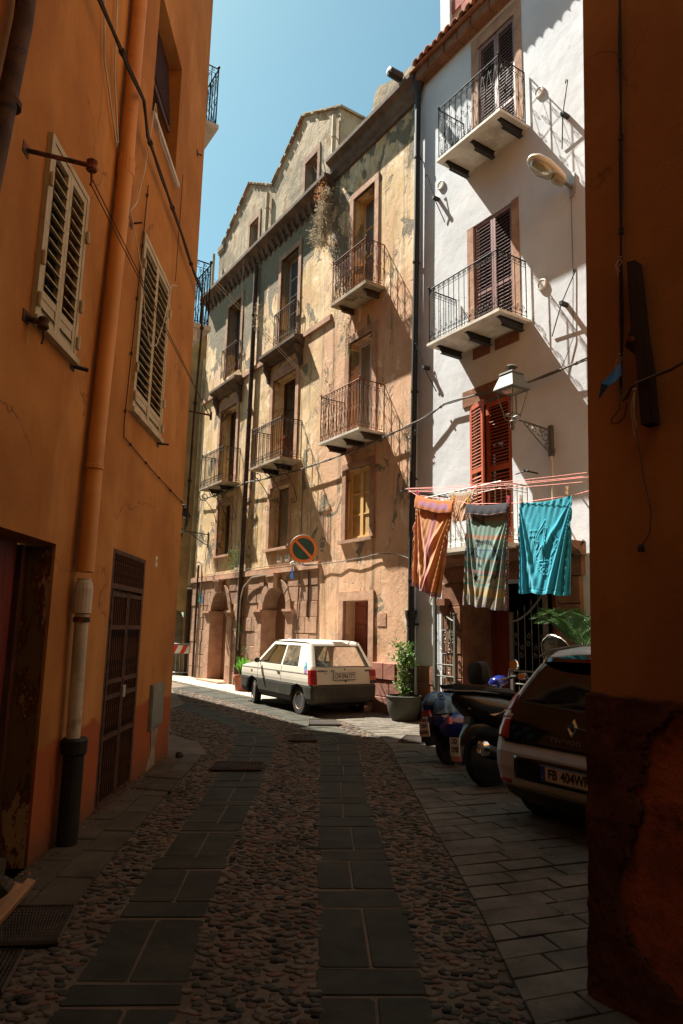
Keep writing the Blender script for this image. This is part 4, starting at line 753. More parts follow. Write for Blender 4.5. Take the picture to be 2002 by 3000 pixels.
pipe(hL, [(3.62, -.09, 9), (3.55, -.09, 5.2), (3.40, -.09, 4.0), (3.36, -.09, 3.2)], .055, 'brpipe', 'brown_drainpipe', [(3.5, -.09, 4.6), (3.38, -.09, 3.6)], 14)
# barred gate
gt = ob('barred_gate', None, hL); X0, X1 = 6.34, 7.5
m = MB(); f = .05; m.box(X0, X0+f, .0, .05, 0, 2.35); m.box(X1-f, X1, .0, .05, 0, 2.35); m.box(X0+f, X1-f, .0, .05, 2.31, 2.35); m.box(X0+f, X1-f, .0, .05, 1.98, 2.03); m.build('gate_frame', 'gateir', gt)
for k in range(2):
    xa = X0+f+.01+k*((X1-X0)/2-f); xb = xa+(X1-X0)/2-f-.015; m = MB(); m.box(xa, xa+.035, -.005, .035, .04, 1.96); m.box(xb-.035, xb, -.005, .035, .04, 1.96)
    for z in (.04, .62, .98, 1.12, 1.62, 1.93): m.box(xa+.035, xb-.035, -.004, .03, z-.02, z+.02)
    m.build('gate_leaf', 'gateir', gt)
bars = MB().box(-.007, .007, .005, .019, 0, 1).build('bar', 'gateir', gt, loc=(X0+.08, 0, 2.03)); bars.scale = (1, 1, .28); bm_ = bars.data
for i in range(1, 17): ob('bar', bm_, gt, loc=(X0+.08+i*(X1-X0-.16)/16, 0, 2.03), sc=(1, 1, .28))
for i in range(17):
    x = X0+.1+i*(X1-X0-.2)/16
    if abs(x-(X0+X1)/2) > .04: ob('bar', bm_, gt, loc=(x, .005, .06), sc=(1, 1, 1.87))
MB().box(6.88, 6.96, -.03, .0, .95, 1.06).build('padlock', 'galv', gt); m = MB()
for i in range(7): xa = X0+i*(X1-X0)/7; m.box(xa+.004, xa+(X1-X0)/7-.004, .12, .15, 0, 2.34)
m.build('gate_boards', 'dkwood', hL); MB().box(X0-.02, X1+.02, -.05, .1, 0, .035).build('gate_sill', 'gateir', hL)
# door niche, far left
m = MB()
for i in range(10): xa = 3.2+i*.17; m.box(xa+.003, xa+.167, .24, .279, .1, 2.219)
m.build('door', 'reddoor', hL); MB().box(4.90, 4.985, .20, .28, 0, 2.2).build('door_frame', 'dkwood', hL)
pr = MB(); pr.quad((4.984, .02, 0), (4.984, .20, 0), (4.984, .20, 2.2), (4.984, .02, 2.2)); pr.build('peeling_render', peel_mat(), hL); MB().box(3.2, 4.89, .1, .28, 0, .1).build('threshold', 'side', hL)
# meter cabinet, cracks of old render
o = MB().box(8.05, 8.62, -.03, .02, .47, .97).build('meter_cabinet', 'grey', hL); MB().slab([(8.07, .49), (8.60, .49), (8.60, .95), (8.07, .95)], 0, .012, .004, f=lambda a, b, h: (a, -.03-h, b)).build('cabinet_door', 'grey', o); MB().lathe([(.012, 0), (.012, .01), (0, .012)], (8.55, -.043, .7), 'y', 8).build('cabinet_lock', 'blk', o)
m = MB(); m.prism([(8.08, 0), (8.45, 0), (8.42, .25), (8.55, .45), (8.2, .46), (8.24, .2)], -.012, .0); m.build('bare_render_patch', simple('bare_grey_render', (.25, .21, .15), .95, 0, .3, 4, .006, 30), hL)
m = MB(); m.box(7.92, 7.99, -.006, 0, 2.32, 2.44); m.build('house_number_tile', 'whp', hL); text('17', .06, 'bltx', hL, (7.955, -.008, 2.38), (1, 0, 0), (0, 0, 1), 'house_number')
# invented row houses round the bend, unseen, added for the shade they cast
h2 = root('added_row_house', 'unseen ochre row house added round the bend to cast shade on the street', 'house', FS, (3.4, 0, 0))
m = MB(); wall(m, 0, 4.8, 0, 14.0, [(.8, 1.7, 3.5, 5.2, .2), (2.9, 3.8, 3.5, 5.2, .2), (.8, 1.7, 7, 8.9, .2), (2.9, 3.8, 7, 8.9, .2), (.8, 1.8, 0, 2.3, .2)]); m.build('wall', 'ochre', h2); m = MB(); [m.box(a, b, .17, .2, c, d) for a, b, c, d in ((.8, 1.7, 3.5, 5.2), (2.9, 3.8, 3.5, 5.2), (.8, 1.7, 7, 8.9), (2.9, 3.8, 7, 8.9), (.8, 1.8, 0, 2.3))]; m.build('shutters', 'plum', h2); MB().box(0, 4.8, -.2, 6, 14.0, 14.15).build('roof', 'tile', h2)
h3 = root('added_low_row_house', 'lower unseen ochre row house added further round the bend to cast shade', 'house', FS, (8.2, 0, 0))
m = MB(); wall(m, 0, 7.5, 0, 11.6, [(.8, 1.7, 3.5, 5.2, .2), (2.9, 3.8, 3.5, 5.2, .2), (5, 5.9, 3.5, 5.2, .2), (.8, 1.8, 0, 2.3, .2)]); m.build('wall', 'ochre', h3); m = MB(); [m.box(a, b, .17, .2, c, d) for a, b, c, d in ((.8, 1.7, 3.5, 5.2), (2.9, 3.8, 3.5, 5.2), (5, 5.9, 3.5, 5.2), (.8, 1.8, 0, 2.3))]; m.build('shutters', 'creamsh', h3); MB().box(0, 7.5, -.2, 6, 11.6, 11.75).build('roof', 'tile', h3)
# ochre house closing the view (left end of the street)
hD = root('far_ochre_house', 'narrow rough ochre house with bricked up arch at the far left end of the street', 'house', FW, (-9.5, 23.7, 0))
m = MB(); wall(m, 3.25, 4.75, 0, 12.2, [(3.45, 4.15, 0, 2.1, .12)]); m.build('wall', 'ochre', hD)
MB().prism([(3.45, 0), (4.15, 0), (4.15, 1.85), (4.05, 2.1), (3.8, 2.22), (3.55, 2.1), (3.45, 1.85)], -.02, .1).build('walled_up_arch', simple('dark_graffiti_plaster', (.13, .10, .06), .95, 0, .3, 3, .01, 20), hD); MB().quad((3.25, 0, 0), (3.25, 3, 0), (3.25, 3, 12.2), (3.25, 0, 12.2)).build('side_wall', 'ochre', hD); MB().box(3.2, 4.9, -.25, 3, 12.2, 12.3).build('roof', 'tile', hD)
text('AMO', .2, 'greywd', hD, (3.8, -.03, 1.62), (1, 0, .05), (0, 0, 1), 'graffiti'); text('Gianni', .15, 'greywd', hD, (3.8, -.03, 1.4), (1, 0, .05), (0, 0, 1), 'graffiti')
pipe(hD, [(4.42, -.12, 11.2), (4.40, -.12, 8), (4.36, -.12, 5), (4.34, -.12, 3.0)], .07, 'creampipe', 'cream_drainpipe', [(4.41, -.12, 10.4), (4.37, -.12, 6.5), (4.35, -.12, 3.8)]); pipe(hD, [(4.34, -.12, 2.9), (4.34, -.12, 0)], .085, 'brpipe', 'cast_iron_pipe'); MB().lathe([(0, 0), (.09, 0), (.09, .05), (0, .09)], (4.34, -.12, 2.88), n=12).build('pipe_cap', 'whp', hD)
m = MB(); m.tube([(4.75, -.1, 11.5), (4.75, -.1, .05)], .05, 8); m.build('corner_pipe', 'brpipe', hD)
MB().box(3.3, 4.7, -.015, 0, 3.45, 3.5).build('render_joint', 'ochre', hD)
# ================================================================== DARK ORANGE HOUSE CLOSE ON THE RIGHT
hN = root('dark_orange_house', 'dark orange house corner close on the right, plaster broken away at its foot', 'house', FN)
m = MB(); wall(m, 0, 12, 0, 12.5, [(2.2, 3.2, 0, 2.3, .3)], depth=.3); m.quad((0, 0, 0), (0, 7, 0), (0, 7, 12.5), (0, 0, 12.5)); m.build('wall', 'near', hN); MB().box(2.2, 3.2, .27, .3, 0, 2.3).build('door', 'dkwood', hN); MB().box(-.15, 12, -.2, 7, 12.5, 12.65).build('roof', 'tile', hN)
rough = stone('rough_dark_red_render', (.06, .022, .012), (.13, .05, .028), 1.2, 0, .9, .02)
m = MB(); rr = random.Random(3); N_ = 100; H_ = 90    # rough plinth: heavy render with a ragged broken edge
from mathutils import noise as mn
gx = [(i/N_)**1.6*1.9-.004 for i in range(N_+1)]; gz = [j/H_*1.36 for j in range(H_+1)]
def gone(x, z):
    q = mn.noise(Vector((x*5, z*3, 1)))*.10+mn.noise(Vector((x*17, z*13, 4)))*.035+mn.noise(Vector((x*50, z*40, 9)))*.012
    return x+q > .20+.16*max(0, z-.95)**.5*2+(.0 if z > .3 else (.3-z)*1.6) and z+q < 1.27
vs = [(x, -.020-.010*mn.noise(Vector((x*9, z*7, 0)))-.006*mn.noise(Vector((x*30, z*28, 2)))-.03*max(0, .3-z), z+(.02*mn.noise(Vector((x*8, 0, 3))) if j == H_ else 0)) for j, z in enumerate(gz) for x in gx]
fs = []
for j in range(H_):
    for i in range(N_):
        if not gone((gx[i]+gx[i+1])/2, (gz[j]+gz[j+1])/2): fs.append((j*(N_+1)+i, j*(N_+1)+i+1, (j+1)*(N_+1)+i+1, (j+1)*(N_+1)+i))
m.add(vs, fs); m.quad((-.004, -.03, 0), (-.004, .6, 0), (-.004, .6, 1.36), (-.004, -.03, 1.36)); o = m.build('rough_plinth', rough, hN, smooth=60); md = o.modifiers.new('s', 'SOLIDIFY'); md.thickness = .02; md.offset = 1
m = MB(); m.box(.06, 2, -.010, 0, 0, 1.3); m.build('exposed_red_render', simple('exposed_red_render', (.34, .10, .038), .95, 0, .35, 2.5, .025, 9, dirt=(.14, .04, .02)), hN)
# invented house and covered passage behind the viewer, added to keep the foreground dark
hZ = root('added_underpass_house', 'unseen added house over the street behind the viewer, blocking sky light from the foreground', 'house', Frame((6.5, -.9), pi), (0, 0, 0))
m = MB(); wall(m, 0, 9, 0, 15, [(.2, 8.8, 0, 3.5, .3), (2, 3, 5, 6.6, .2), (6, 7, 5, 6.6, .2)]); m.build('wall', 'ochre', hZ); MB().box(2, 3, .18, .2, 5, 6.6).box(6, 7, .18, .2, 5, 6.6).build('shutters', 'dkwood', hZ)
MB().box(0, 9, .3, 8, 3.5, 3.7).box(0, 9, 7.9, 8, 0, 3.5).build('added_passage_ceiling', simple('added_passage_plaster', (.10, .07, .045), .95), hZ); MB().box(0, 9, -.2, 6, 15, 15.15).build('roof', 'tile', hZ)  # ceiling and back of the added passage, dark to bounce little light
# ================================================================== LAMPS
def lantern(name, label, fr, s_, z, pr, mat, group=None):
    r = root(name, label, 'wall lamp', fr, (s_, 0, z))       # z at the lower end of the wall plate
    m = MB(); m.box(-.035, .035, -.02, .04, 0, .5); m.box(-.05, .05, -.012, .04, .06, .12); m.build('wall_plate', mat, r)
    m = MB(); m.tube([(0, -.02, .42), (0, -pr*.6, .45), (0, -pr, .45)], .016, 6); m.tube([(0, -.02, .08), (0, -.12, .1), (0, -pr*.5, .3), (0, -pr*.72, .44)], .013, 6)
    for cx, cz, rr_, d in ((-.12, .3, .10, 1), (-.26, .34, .075, -1), (-.38, .37, .055, 1), (-.1, .17, .06, -1), (-.5, .41, .035, 1)): m.tube([(0, cx+a, cz+b) for a, b in spiral(0, 0, rr_, 1.3, pi/2, d, 12)], .009, 5)
    m.build('scroll_arm', mat, r, smooth=50)
    c = (0, -pr, .33); m = MB(); m.lathe([(.02, -.06), (.035, -.02), (.03, .04), (.055, .07), (.02, .1)], c, n=10)
    for k in range(4): a = pi/4+k*pi/2; m.tube([(c[0], c[1], c[2]+.08), (.1*math.cos(a), c[1]+.1*math.sin(a), c[2]+.1), (.13*math.cos(a), c[1]+.13*math.sin(a), c[2]+.18)], .007, 5)
    zb, zt = c[2]+.18, c[2]+.57; b = .085; t = .17
    for z_, h in ((zb, b), (zt, t)): m.tube([(h*sx, c[1]+h*sy, z_) for sx, sy in ((1, 1), (-1, 1), (-1, -1), (1, -1))], .010, 4, closed=True)
    for sx, sy in ((1, 1), (-1, 1), (-1, -1), (1, -1)): m.tube([(b*sx, c[1]+b*sy, zb), (t*sx, c[1]+t*sy, zt)], .009, 4)
    m.build('lantern_frame', mat, r)
    m = MB(); R4 = lambda h, z_: [(h*sx, c[1]+h*sy, z_) for sx, sy in ((1, 1), (-1, 1), (-1, -1), (1, -1))]
    m.loft([R4(.20, zt-.005), R4(.20, zt+.01), R4(.12, zt+.24), R4(.135, zt+.245), R4(.13, zt+.27), R4(.04, zt+.30)]); m.lathe([(.03, .3), (.035, .34), (.09, .36), (.095, .375), (.06, .40), (0, .41)], (0, c[1], zt), n=14); m.build('lantern_hood', mat, r)
    m = MB(); m.loft([R4(.05, zt-.06), R4(.13, zt-.006)]); m.build('lamp_reflector', 'lens', r); MB().lathe([(.012, -.44), (.012, 0)], (0, c[1]+.09, zt), n=6).build('inner_rod', mat, r); return r
lantern('wall_lantern', 'pale grey four sided lantern on a scroll bracket beside the red shutters', FR, 3.92, 4.4, .86, 'lampg', 'street lanterns')
lantern('wall_lantern', 'dark lantern on a scroll bracket at the far left end of the ochre house', FR, -9.85, 4.15, .9, 'iron', 'street lanterns')
r = root('street_lamp_head', 'cream cobra head street lamp fixed to the white wall', 'street lamp', FR, (4.50, .04, 8.75))
hd = ob('lamp_head', None, r, sc=(1.0, 1.0, 1.0))
m = MB(); secs = []      # housing runs outward (local -y) and slightly to the left
def yb(L): return [(-.18-.62*t, 0) for t in L]
B = MB(); B.blob([(.16, 0, .00, .05, .04), (.2, 0, 0, .10, .075), (.34, 0, .015, .145, .09), (.55, 0, .03, .185, .10), (.74, 0, .035, .165, .085), (.84, 0, .03, .10, .05), (.87, 0, .03, .03, .02)], 18)
ax = R_(-118)
def rotv(v, el=R_(30)): x, y, z = v; x2 = x*math.cos(el)-z*math.sin(el); z2 = x*math.sin(el)+z*math.cos(el); return (x2*math.cos(ax)-y*math.sin(ax), x2*math.sin(ax)+y*math.cos(ax), z2+.02)
B.v = [rotv((x, y, z if z > 0 else z*.35)) for x, y, z in B.v]; B.build('lamp_housing', simple('cream_lamp_enamel', (.58, .53, .42), .4, 0, .06), hd, smooth=60)
B = MB(); B.blob([(.36, 0, -.02, .06, .03), (.42, 0, -.02, .12, .065), (.58, 0, -.02, .15, .085), (.74, 0, -.012, .12, .06), (.8, 0, -.01, .05, .02)], 18); B.v = [rotv((x, y, min(z, -.0))) for x, y, z in B.v]; B.build('lamp_lens', 'lens', hd, smooth=60)
B = MB(); B.blob([(.15, 0, -.05, .06, .03), (.3, 0, -.05, .10, .035), (.36, 0, -.04, .09, .02)], 12); B.lathe([(.03, -.1), (.03, -.06)], (.26, 0, 0), n=10); B.v = [rotv(v) for v in B.v]; B.build('gear_cover', simple('brownish_lamp_gear', (.3, .25, .17), .5), hd, smooth=50)
MB().tube([rotv((.2, 0, -.01)), rotv((.02, 0, -.02)), (0, 0, .06)], .028, 10).build('lamp_spigot', 'lampg', r, smooth=50); MB().box(-.05, .05, -.03, 0, -.1, .25).box(-.04, .04, -.05, -.03, -.16, -.04).build('lamp_bracket', 'galv', r)
# ================================================================== SIGN
r = root('no_parking_sign', 'round no parking sign with orange ring and dark green field beside the white car', 'sign', FW, (-.80, 14.55, 3.32), rz=R_(8))
MB().lathe([(.30, .012), (.30, -.006), (.235, -.008), (.235, .0)], n=48, ax='y', cap=False).build('sign_ring', 'sor', r, smooth=30); MB().lathe([(0, -.004), (.237, -.004), (.237, .01), (0, .01)], n=40, ax='y').build('sign_field', 'sgr', r)
m = MB(); c, s_ = math.cos(R_(45)), math.sin(R_(45)); q = .027; m.prism([(-.232*c-q*s_, .232*s_-q*c), (.232*c-q*s_, -.232*s_-q*c), (.232*c+q*s_, -.232*s_+q*c), (-.232*c+q*s_, .232*s_+q*c)], -.011, -.002); m.build('sign_bar', 'sor', r)
m = MB(); m.lathe([(.306, .014), (.308, .0), (.3, -.006)], n=48, ax='y', cap=False); m.build('sign_rim', 'galv', r)
m = MB(); m.tube([(0, .03, .3), (0, .03, -.35)], .02, 8); m.tube([(0, .03, .1), (.25, .5, .1)], .012, 6); m.tube([(0, .03, -.1), (.25, .5, -.1)], .012, 6); m.build('sign_bracket', 'galv', r)
# ================================================================== CABLES
def cable(label, pts, r_=.012, mat='cable', fr=FR, ties=0, name='cable', twist=1, cat='cable'):
    o = root(name, label, cat, fr); pts = [Vector(p) for p in pts]; fine = []
    for a, b in zip(pts, pts[1:]):
        k = max(2, int((b-a).length/.12)); fine += [a.lerp(b, i/k) for i in range(k)]
    fine.append(pts[-1])
    for k in range(twist):
        m = MB(); m.tube([p+Vector((math.sin(i*.55+k*3)*r_*1.1*(twist > 1), 0, math.cos(i*.55+k*3)*r_*1.1*(twist > 1))) for i, p in enumerate(fine)], r_, 5); m.build('strand', mat, o, smooth=60)
    if ties:
        for i in range(1, len(fine)-1, ties): m = MB(); d = (fine[i+1]-fine[i]).normalized()*.018; m.tube([fine[i]-d, fine[i]+d], r_*2.1, 6); m.build('cable_clip', mat, o)
    return o
cable('sagging bundle of grey cables strung along the old ochre houses', sag((-10.6, -.1, 5.8), (-6.9, -.14, 5.78), .05, 6)+sag((-6.9, -.14, 5.78), (.55, -.12, 5.7), .16, 14)[1:], .014, 'cable', ties=9, twist=3)
cable('twisted cable bundle crossing the white wall past the red shutters', sag((.55, -.12, 5.7), (1.5, -.05, 5.9), .03, 5)+sag((1.5, -.05, 5.9), (3.5, -.05, 5.72), -.02, 5)[1:]+sag((3.5, -.05, 5.72), (5.4, -.1, 5.78), .02, 5)[1:], .014, 'cable', ties=8, twist=3)
m = MB(); [m.tube([(.55+random.gauss(0, .03)+.16*math.cos(a*.9+k), -.1+random.gauss(0, .02), 5.55+.14*math.sin(a*1.1+k*2)) for a in range(9)], .005, 4) for k in range(8)]; o = m.build('cable_coil', 'cable'); place(o, FR); tag(o, 'tangled coil of loose wire hung by the black downpipe', 'cable')
cable('thin cable along the stone string course beside the no parking sign', [(-9.6, -.09, 3.24), (-7.2, -.09, 3.25)]+sag((-4.2, -.09, 3.24), (-1.0, -.05, 3.16), .06, 8, .012)+sag((-1.0, -.05, 3.16), (.5, -.06, 3.02), -.1, 8, .01)[1:], .010, 'cable')
cable('pale conduit bending across the arch from the brown downpipe', [(-7.0, -.12, 1.0), (-6.95, -.12, 2.4), (-6.8, -.12, 2.75), (-6.3, -.12, 3.0), (-5.3, -.12, 3.03)], .022, 'greywd')
cable('grey conduit running down the stone wall below the sign', [(-3.75, -.06, 5.5), (-3.78, -.06, 3.1), (-3.9, -.06, 1.0)], .012, 'cable'); cable('dark bar of conduit on the stone pier right of the sign', [(-3.35, -.05, 3.0), (-3.35, -.05, 1.9)], .022, 'brpipe')
cable('thin twin cord hanging from the low cornice to the railing', [(-7.45, -.3, 13.1), (-7.5, -.3, 10.6)], .006, 'whcable'); cable('thin wire falling down the white wall from the street lamp', [(4.47, .02, 8.7), (4.45, .02, 7.3), (4.4, .02, 6.2), (4.15, .0, 5.72)], .006, 'cable')
# washing lines crossing high up on the ochre house
bal = FS.pt(1.5, -.8, 7.6); q1 = FR.pt(-1.86, -.6, 6.85)
for dz, nm in ((0, 'upper'), (-.07, 'lower')):
    m = MB(); m.tube([bal+Vector((0, 0, dz)), q1+Vector((0, 0, dz))], .004, 4); o = m.build('clothesline', 'whcable'); tag(o, nm+' strand of the long pulley line from the far balcony to the rusty one', 'clothesline', 'long pulley clothesline strands')
# left house cables
zz = -.045
cable('thick dark cable bundle drooping down the orange wall from the top of the picture', [(3.75, zz-.03, 6.3), (4.5, zz-.04, 6.5), (5.2, zz-.12, 6.42), (5.62, zz-.14, 6.46), (6.1, zz-.05, 6.48), (6.72, zz-.03, 6.5), (7.8, zz-.03, 6.48), (8.6, zz-.03, 6.42), (9.18, zz-.05, 6.40), (9.3, -.1, 5.9), (9.26, -.07, 4.5), (9.24, -.06, 3)], .014, 'dkcable', FL, ties=9, twist=3)
cable('thin wire clipped down the orange wall and along under the second shutter', [(6.5, -.02, 6.2), (6.42, -.02, 5.0), (6.3, -.02, 3.55), (6.32, -.02, 3.42), (7.4, -.02, 3.35), (8.6, -.02, 3.3), (9.15, -.02, 3.28)], .006, 'dkcable', FL, ties=5)
cable('cream cable dropping beside the orange drainpipe from above', [(5.15, -.03, 9), (5.1, -.03, 7.6), (5.25, -.03, 6.4), (5.48, -.03, 5.9)], .008, 'whcable', FL); cable('second cream cable dropping to the drainpipe collar', [(4.6, -.03, 8.6), (4.75, -.03, 7.3), (5.0, -.03, 6.3), (5.46, -.03, 5.85)], .008, 'whcable', FL)
cable('white cable looping from the drainpipe up to the high window sill', [(5.72, -.04, 5.45)]+[(5.72+.75*t, -.04, 5.45+.5*t**2+1.2*t**3) for t in (.25, .5, .75, 1)]+[(6.7, -.05, 6.9), (7.6, -.05, 6.95)], .007, 'whcable', FL)
cable('white cord looped across the second shutter', [(5.85, -.04, 5.6)]+[(6.0+1.6*t, -.12, 5.4-1.15*math.sin(pi*min(1, t*1.15))*.9+.25*t) for t in (.1, .25, .4, .55, .7, .85, 1)], .006, 'whcable', FL)
cable('thin crack line of cable on the orange wall below the high window', [(7.98, -.01, 7.4), (7.95, -.01, 5.9)], .004, 'dkcable', FL)
# rusty clothes arms, fixed to the house
def arm(par, a, b, mat='ironr', rr_=.016, head=True, label=None):
    a = Vector(a); b = Vector(b); o = ob('clothesline_arm', None, par, loc=a, label=label); d = b-a; MB().tube([(0, .02, 0), tuple(d)], rr_, 7).build('arm_rod', mat, o); MB().box(-.04, .04, -.006, .01, -.04, .04).build('arm_plate', mat, o)
    if head: m = MB(); m.lathe([(.028, -.04), (.038, -.03), (.03, 0), (.038, .03), (.028, .04)], tuple(d), n=10); m.tube([tuple(d+Vector((0, 0, -.03))), tuple(d+Vector((.02, 0, -.11))), tuple(d+Vector((.0, 0, -.14)))], .008, 5); m.build('pulley', mat, o)
    return o
arm(hL, (3.92, 0, 4.63), (4.10, -.36, 4.66)); arm(hL, (4.15, 0, 3.60), (4.20, -.10, 3.58), 'ironb', .02); arm(hL, (4.98, 0, 3.60), (5.05, -.10, 3.59), 'iron', .016, False)
arm(hL, (7.66, 0, 3.72), (7.70, -.12, 3.72), 'iron', .012, False); arm(hL, (5.78, 0, 5.42), (5.83, -.07, 5.4), 'ironr', .014, False); arm(hL, (6.1, 0, 5.5), (6.15, -.09, 5.55), 'ironr', .010, False); arm(hL, (8.75, 0, 8.3), (8.8, -.06, 8.3), 'iron', .010, False)
m = MB(); m.tube([(.4, 0, 4.75), (.4, -.5, 4.75)], .014, 6); m.tube([(.4, -.5, 4.8), (.4, -.5, 4.68)], .018, 6); sidepart(m, 'clothesline_arm', 'ironr')
p1 = FL.pt(4.10, -.36, 4.58); p2 = FS.pt(.4, -.48, 4.74)
for k, dz in enumerate((0, -.05)):
    m = MB(); m.tube([p1+Vector((0, 0, dz)), p2+Vector((0, 0, dz*.4))], .0045, 4); o = m.build('clothesline', 'dkcable'); tag(o, ('upper' if k == 0 else 'lower')+' strand of the pulley line running past the cream shutters', 'clothesline', 'pulley line strands on the orange wall')
# near right wall: cable, plank, rag, strings
cable('pair of old cables clipped straight down the dark orange wall', [(.27, -.02, 6.0), (.265, -.02, 5.25), (.25, -.02, 4.36), (.235, -.02, 3.65), (.23, -.025, 3.15), (.22, -.03, 2.88)], .006, 'dkcable', FN, ties=4, twist=2)
cable('grey cable bending away to the right past the black plank', [(.22, -.03, 2.95), (.222, -.03, 2.86), (.24, -.04, 2.825), (.27, -.05, 2.83), (.30, -.06, 2.87), (.34, -.07, 2.88), (.52, -.08, 2.89), (.9, -.1, 2.97)], .008, 'cable', FN)
r = root('hooked_wire', 'bent loose wire hook under the blue rag', 'wire', FN, (.215, -.03, 2.84)); m = MB(); m.tube([(0, 0, 0), (.0, 0, -.05), (-.02, -.01, -.08), (-.045, -.01, -.10), (-.04, -.01, -.125), (-.005, -.01, -.13), (.025, 0, -.10), (.04, 0, -.03)], .004, 5); m.build('wire_hook', 'cable', r, smooth=60)
o = MB().prism([(.300, 3.56), (.345, 3.55), (.378, 3.12), (.40, 2.95), (.415, 2.66), (.355, 2.66), (.345, 2.85), (.335, 3.03), (.30, 3.07), (.275, 3.10), (.298, 3.155), (.313, 3.18)][::-1], -.07, -.005).build('black_wooden_plank', 'plank'); place(o, FN); tag(o, 'black wooden plank nailed upright on the dark orange wall', 'plank')
m = MB(); m.lathe([(.016, -.02), (.022, 0), (.016, .02)], (.315, -.075, 3.115), 'y', 10); q = m.build('iron_bolt', 'ironr'); q.parent = o
r = root('blue_rag', 'crumpled blue plastic rag tied to the cables on the dark orange wall', 'rag', FN, (.21, -.05, 2.95)); m = MB(); m.add([(.03, 0, .08), (.045, -.02, 0), (.02, -.03, -.03), (-.01, 0, .05), (-.06, -.04, -.02), (-.1, -.01, -.09), (-.02, -.03, -.04)], [(0, 1, 2, 3), (3, 2, 6, 4), (4, 6, 5)]); q = m.build('rag_cloth', 'bl', r); md = q.modifiers.new('s', 'SOLIDIFY'); md.thickness = .003
for (s0, z0, lab, L) in ((.235, 3.63, 'frayed string knotted round the cable at the top of the plank', .12), (.22, 3.08, 'pale string tied above the blue rag', .10), (.335, 2.84, 'pale plastic strip hanging in front of the plank foot', .26)):
    r = root('frayed_string', lab, 'string', FN, (s0, -.085 if L > .2 else -.03, z0)); m = MB()
    for k in range(3): m.tube([(0, 0, 0), (random.uniform(-.02, .03), -.015, -L*.35), (random.uniform(-.03, .02), -.02, -L*random.uniform(.7, 1))], .003, 4)
    m.lathe([(0, -.012), (.014, 0), (0, .012)], n=7); m.build('string_strand', 'string', r)
cable('thin grey wire dangling beside the plank and ending in a black plug', [(.345, -.08, 2.88), (.335, -.08, 2.66), (.337, -.03, 2.40), (.37, -.03, 2.23), (.36, -.03, 2.13), (.315, -.03, 2.07)], .0035, 'cable', FN); o = MB().lathe([(.016, -.016), (.018, 0), (.012, .018), (0, .02)], n=9).build('black_cable_plug', 'blk'); place(o, FN, (.312, -.03, 2.06)); tag(o, 'black plug at the end of the dangling wire', 'plug')
# iron stays on the white wall
for a, b, lab in (((4.58, 10.59), (4.33, 9.56), 'slim iron tie rod with hooked top above the street lamp'), ((1.07, 10.95), (1.47, 9.73), 'slim iron tie rod left below the top marble balcony'), ((4.59, 7.23), (4.0, 6.38), 'hooked iron rod slanting right of the middle marble balcony'), ((.72, 7.36), (1.2, 6.25), 'slim iron rod by the black downpipe below the middle balcony'), ((4.55, 2.98), (4.15, 2.66), 'black iron rod beside the turquoise towel')):
    r = root('iron_tie_rod', lab, 'iron rod', FR, (a[0], .04, a[1]), 'iron tie rods on the white wall'); dx, dz = b[0]-a[0], b[1]-a[1]; m = MB(); m.tube([(-.03, -.16, -.03), (0, -.17, .02), (.02, -.16, 0), (dx*.5, -.13, dz*.5), (dx, -.02, dz)], .010, 5); m.build('rod', 'iron', r)
    m = MB(); m.box(dx*.5-.03, dx*.5+.03, -.16, 0, dz*.5-.03, dz*.5+.03); m.build('rod_anchor', 'iron', r)
# pennant rags by the stone arches
for s_, z, mt, lab in ((-9.95, 2.55, 'grn', 'small green plastic pennant near the cream drainpipe'), (-9.75, 2.5, 'bl', 'small blue plastic pennant on a string left of the first arch'), (-4.0, 3.0, 'bl', 'small blue plastic rag hanging under the no parking sign')):
    r = root('plastic_pennant', lab, 'pennant', FR, (s_, -.14, z)); m = MB(); m.add([(0, 0, .25), (.08, -.02, -.1), (.02, .02, -.16), (-.09, 0, -.12)], [(0, 1, 2), (0, 2, 3)]); q = m.build('pennant_cloth', mt, r); q.modifiers.new('s', 'SOLIDIFY').thickness = .004; m = MB(); m.tube([(0, 0, .25), (0, .06, .5)], .006, 4); m.build('pennant_string', 'yl' if s_ < -9 else 'whcable', r)
o = MB().blob([(0, 0, 0, .02, .02), (.05, 0, .01, .05, .03), (.16, -.02, .04, .04, .025), (.2, -.02, .05, .01, .01)], 8).build('white_floodlight', 'whp', smooth=50); place(o, FR, (-4.1, -.14, 3.22)); tag(o, 'small white spotlight clipped to the string course under the sign', 'spotlight')
r = root('wall_fitting', 'small grey fitting with a curved arm on the pipe left of the first arch', 'fixture', FR, (-10.0, -.1, 3.55)); MB().tube([(0, 0, -.4), (0, 0, .05), (.02, -.1, .12), (.1, -.2, .1)], .02, 6).build('fixture_arm', 'galv', r, smooth=50)
# ================================================================== WASHING
PK = -1.0
lines = [((1.55, -1.0, 4.13), (5.3, -1.0, 3.74), 'topmost'), ((1.57, -1.05, 4.11), (5.3, -1.06, 3.68), 'second'), ((1.57, -.94, 4.09), (5.3, -.9, 3.70), 'third'), ((1.6, -1.0, 4.06), (5.3, -1.1, 3.60), 'fourth')]
for a, b, nm in lines:
    m = MB(); m.tube(sag(a, b, .03, 10), .0032, 4); o = m.build('clothesline', 'pink'); place(o, FR); tag(o, nm+' pink clothesline stretched across the foot of the white house', 'clothesline', 'pink clotheslines')
lowpts = [(1.58, -1.0, 4.10), (1.84, -1.0, 3.96), (2.80, -1.0, 3.74), (3.11, -1.0, 3.63), (3.95, -1.0, 3.52), (4.16, -1.0, 3.50), (5.1, -1.0, 3.47), (5.4, -1.0, 3.50)]
m = MB(); m.tube(lowpts, .0045, 4); o = m.build('clothesline', 'pink'); place(o, FR); tag(o, 'lowest pink clothesline, the one the three towels hang from', 'clothesline', 'pink clotheslines')
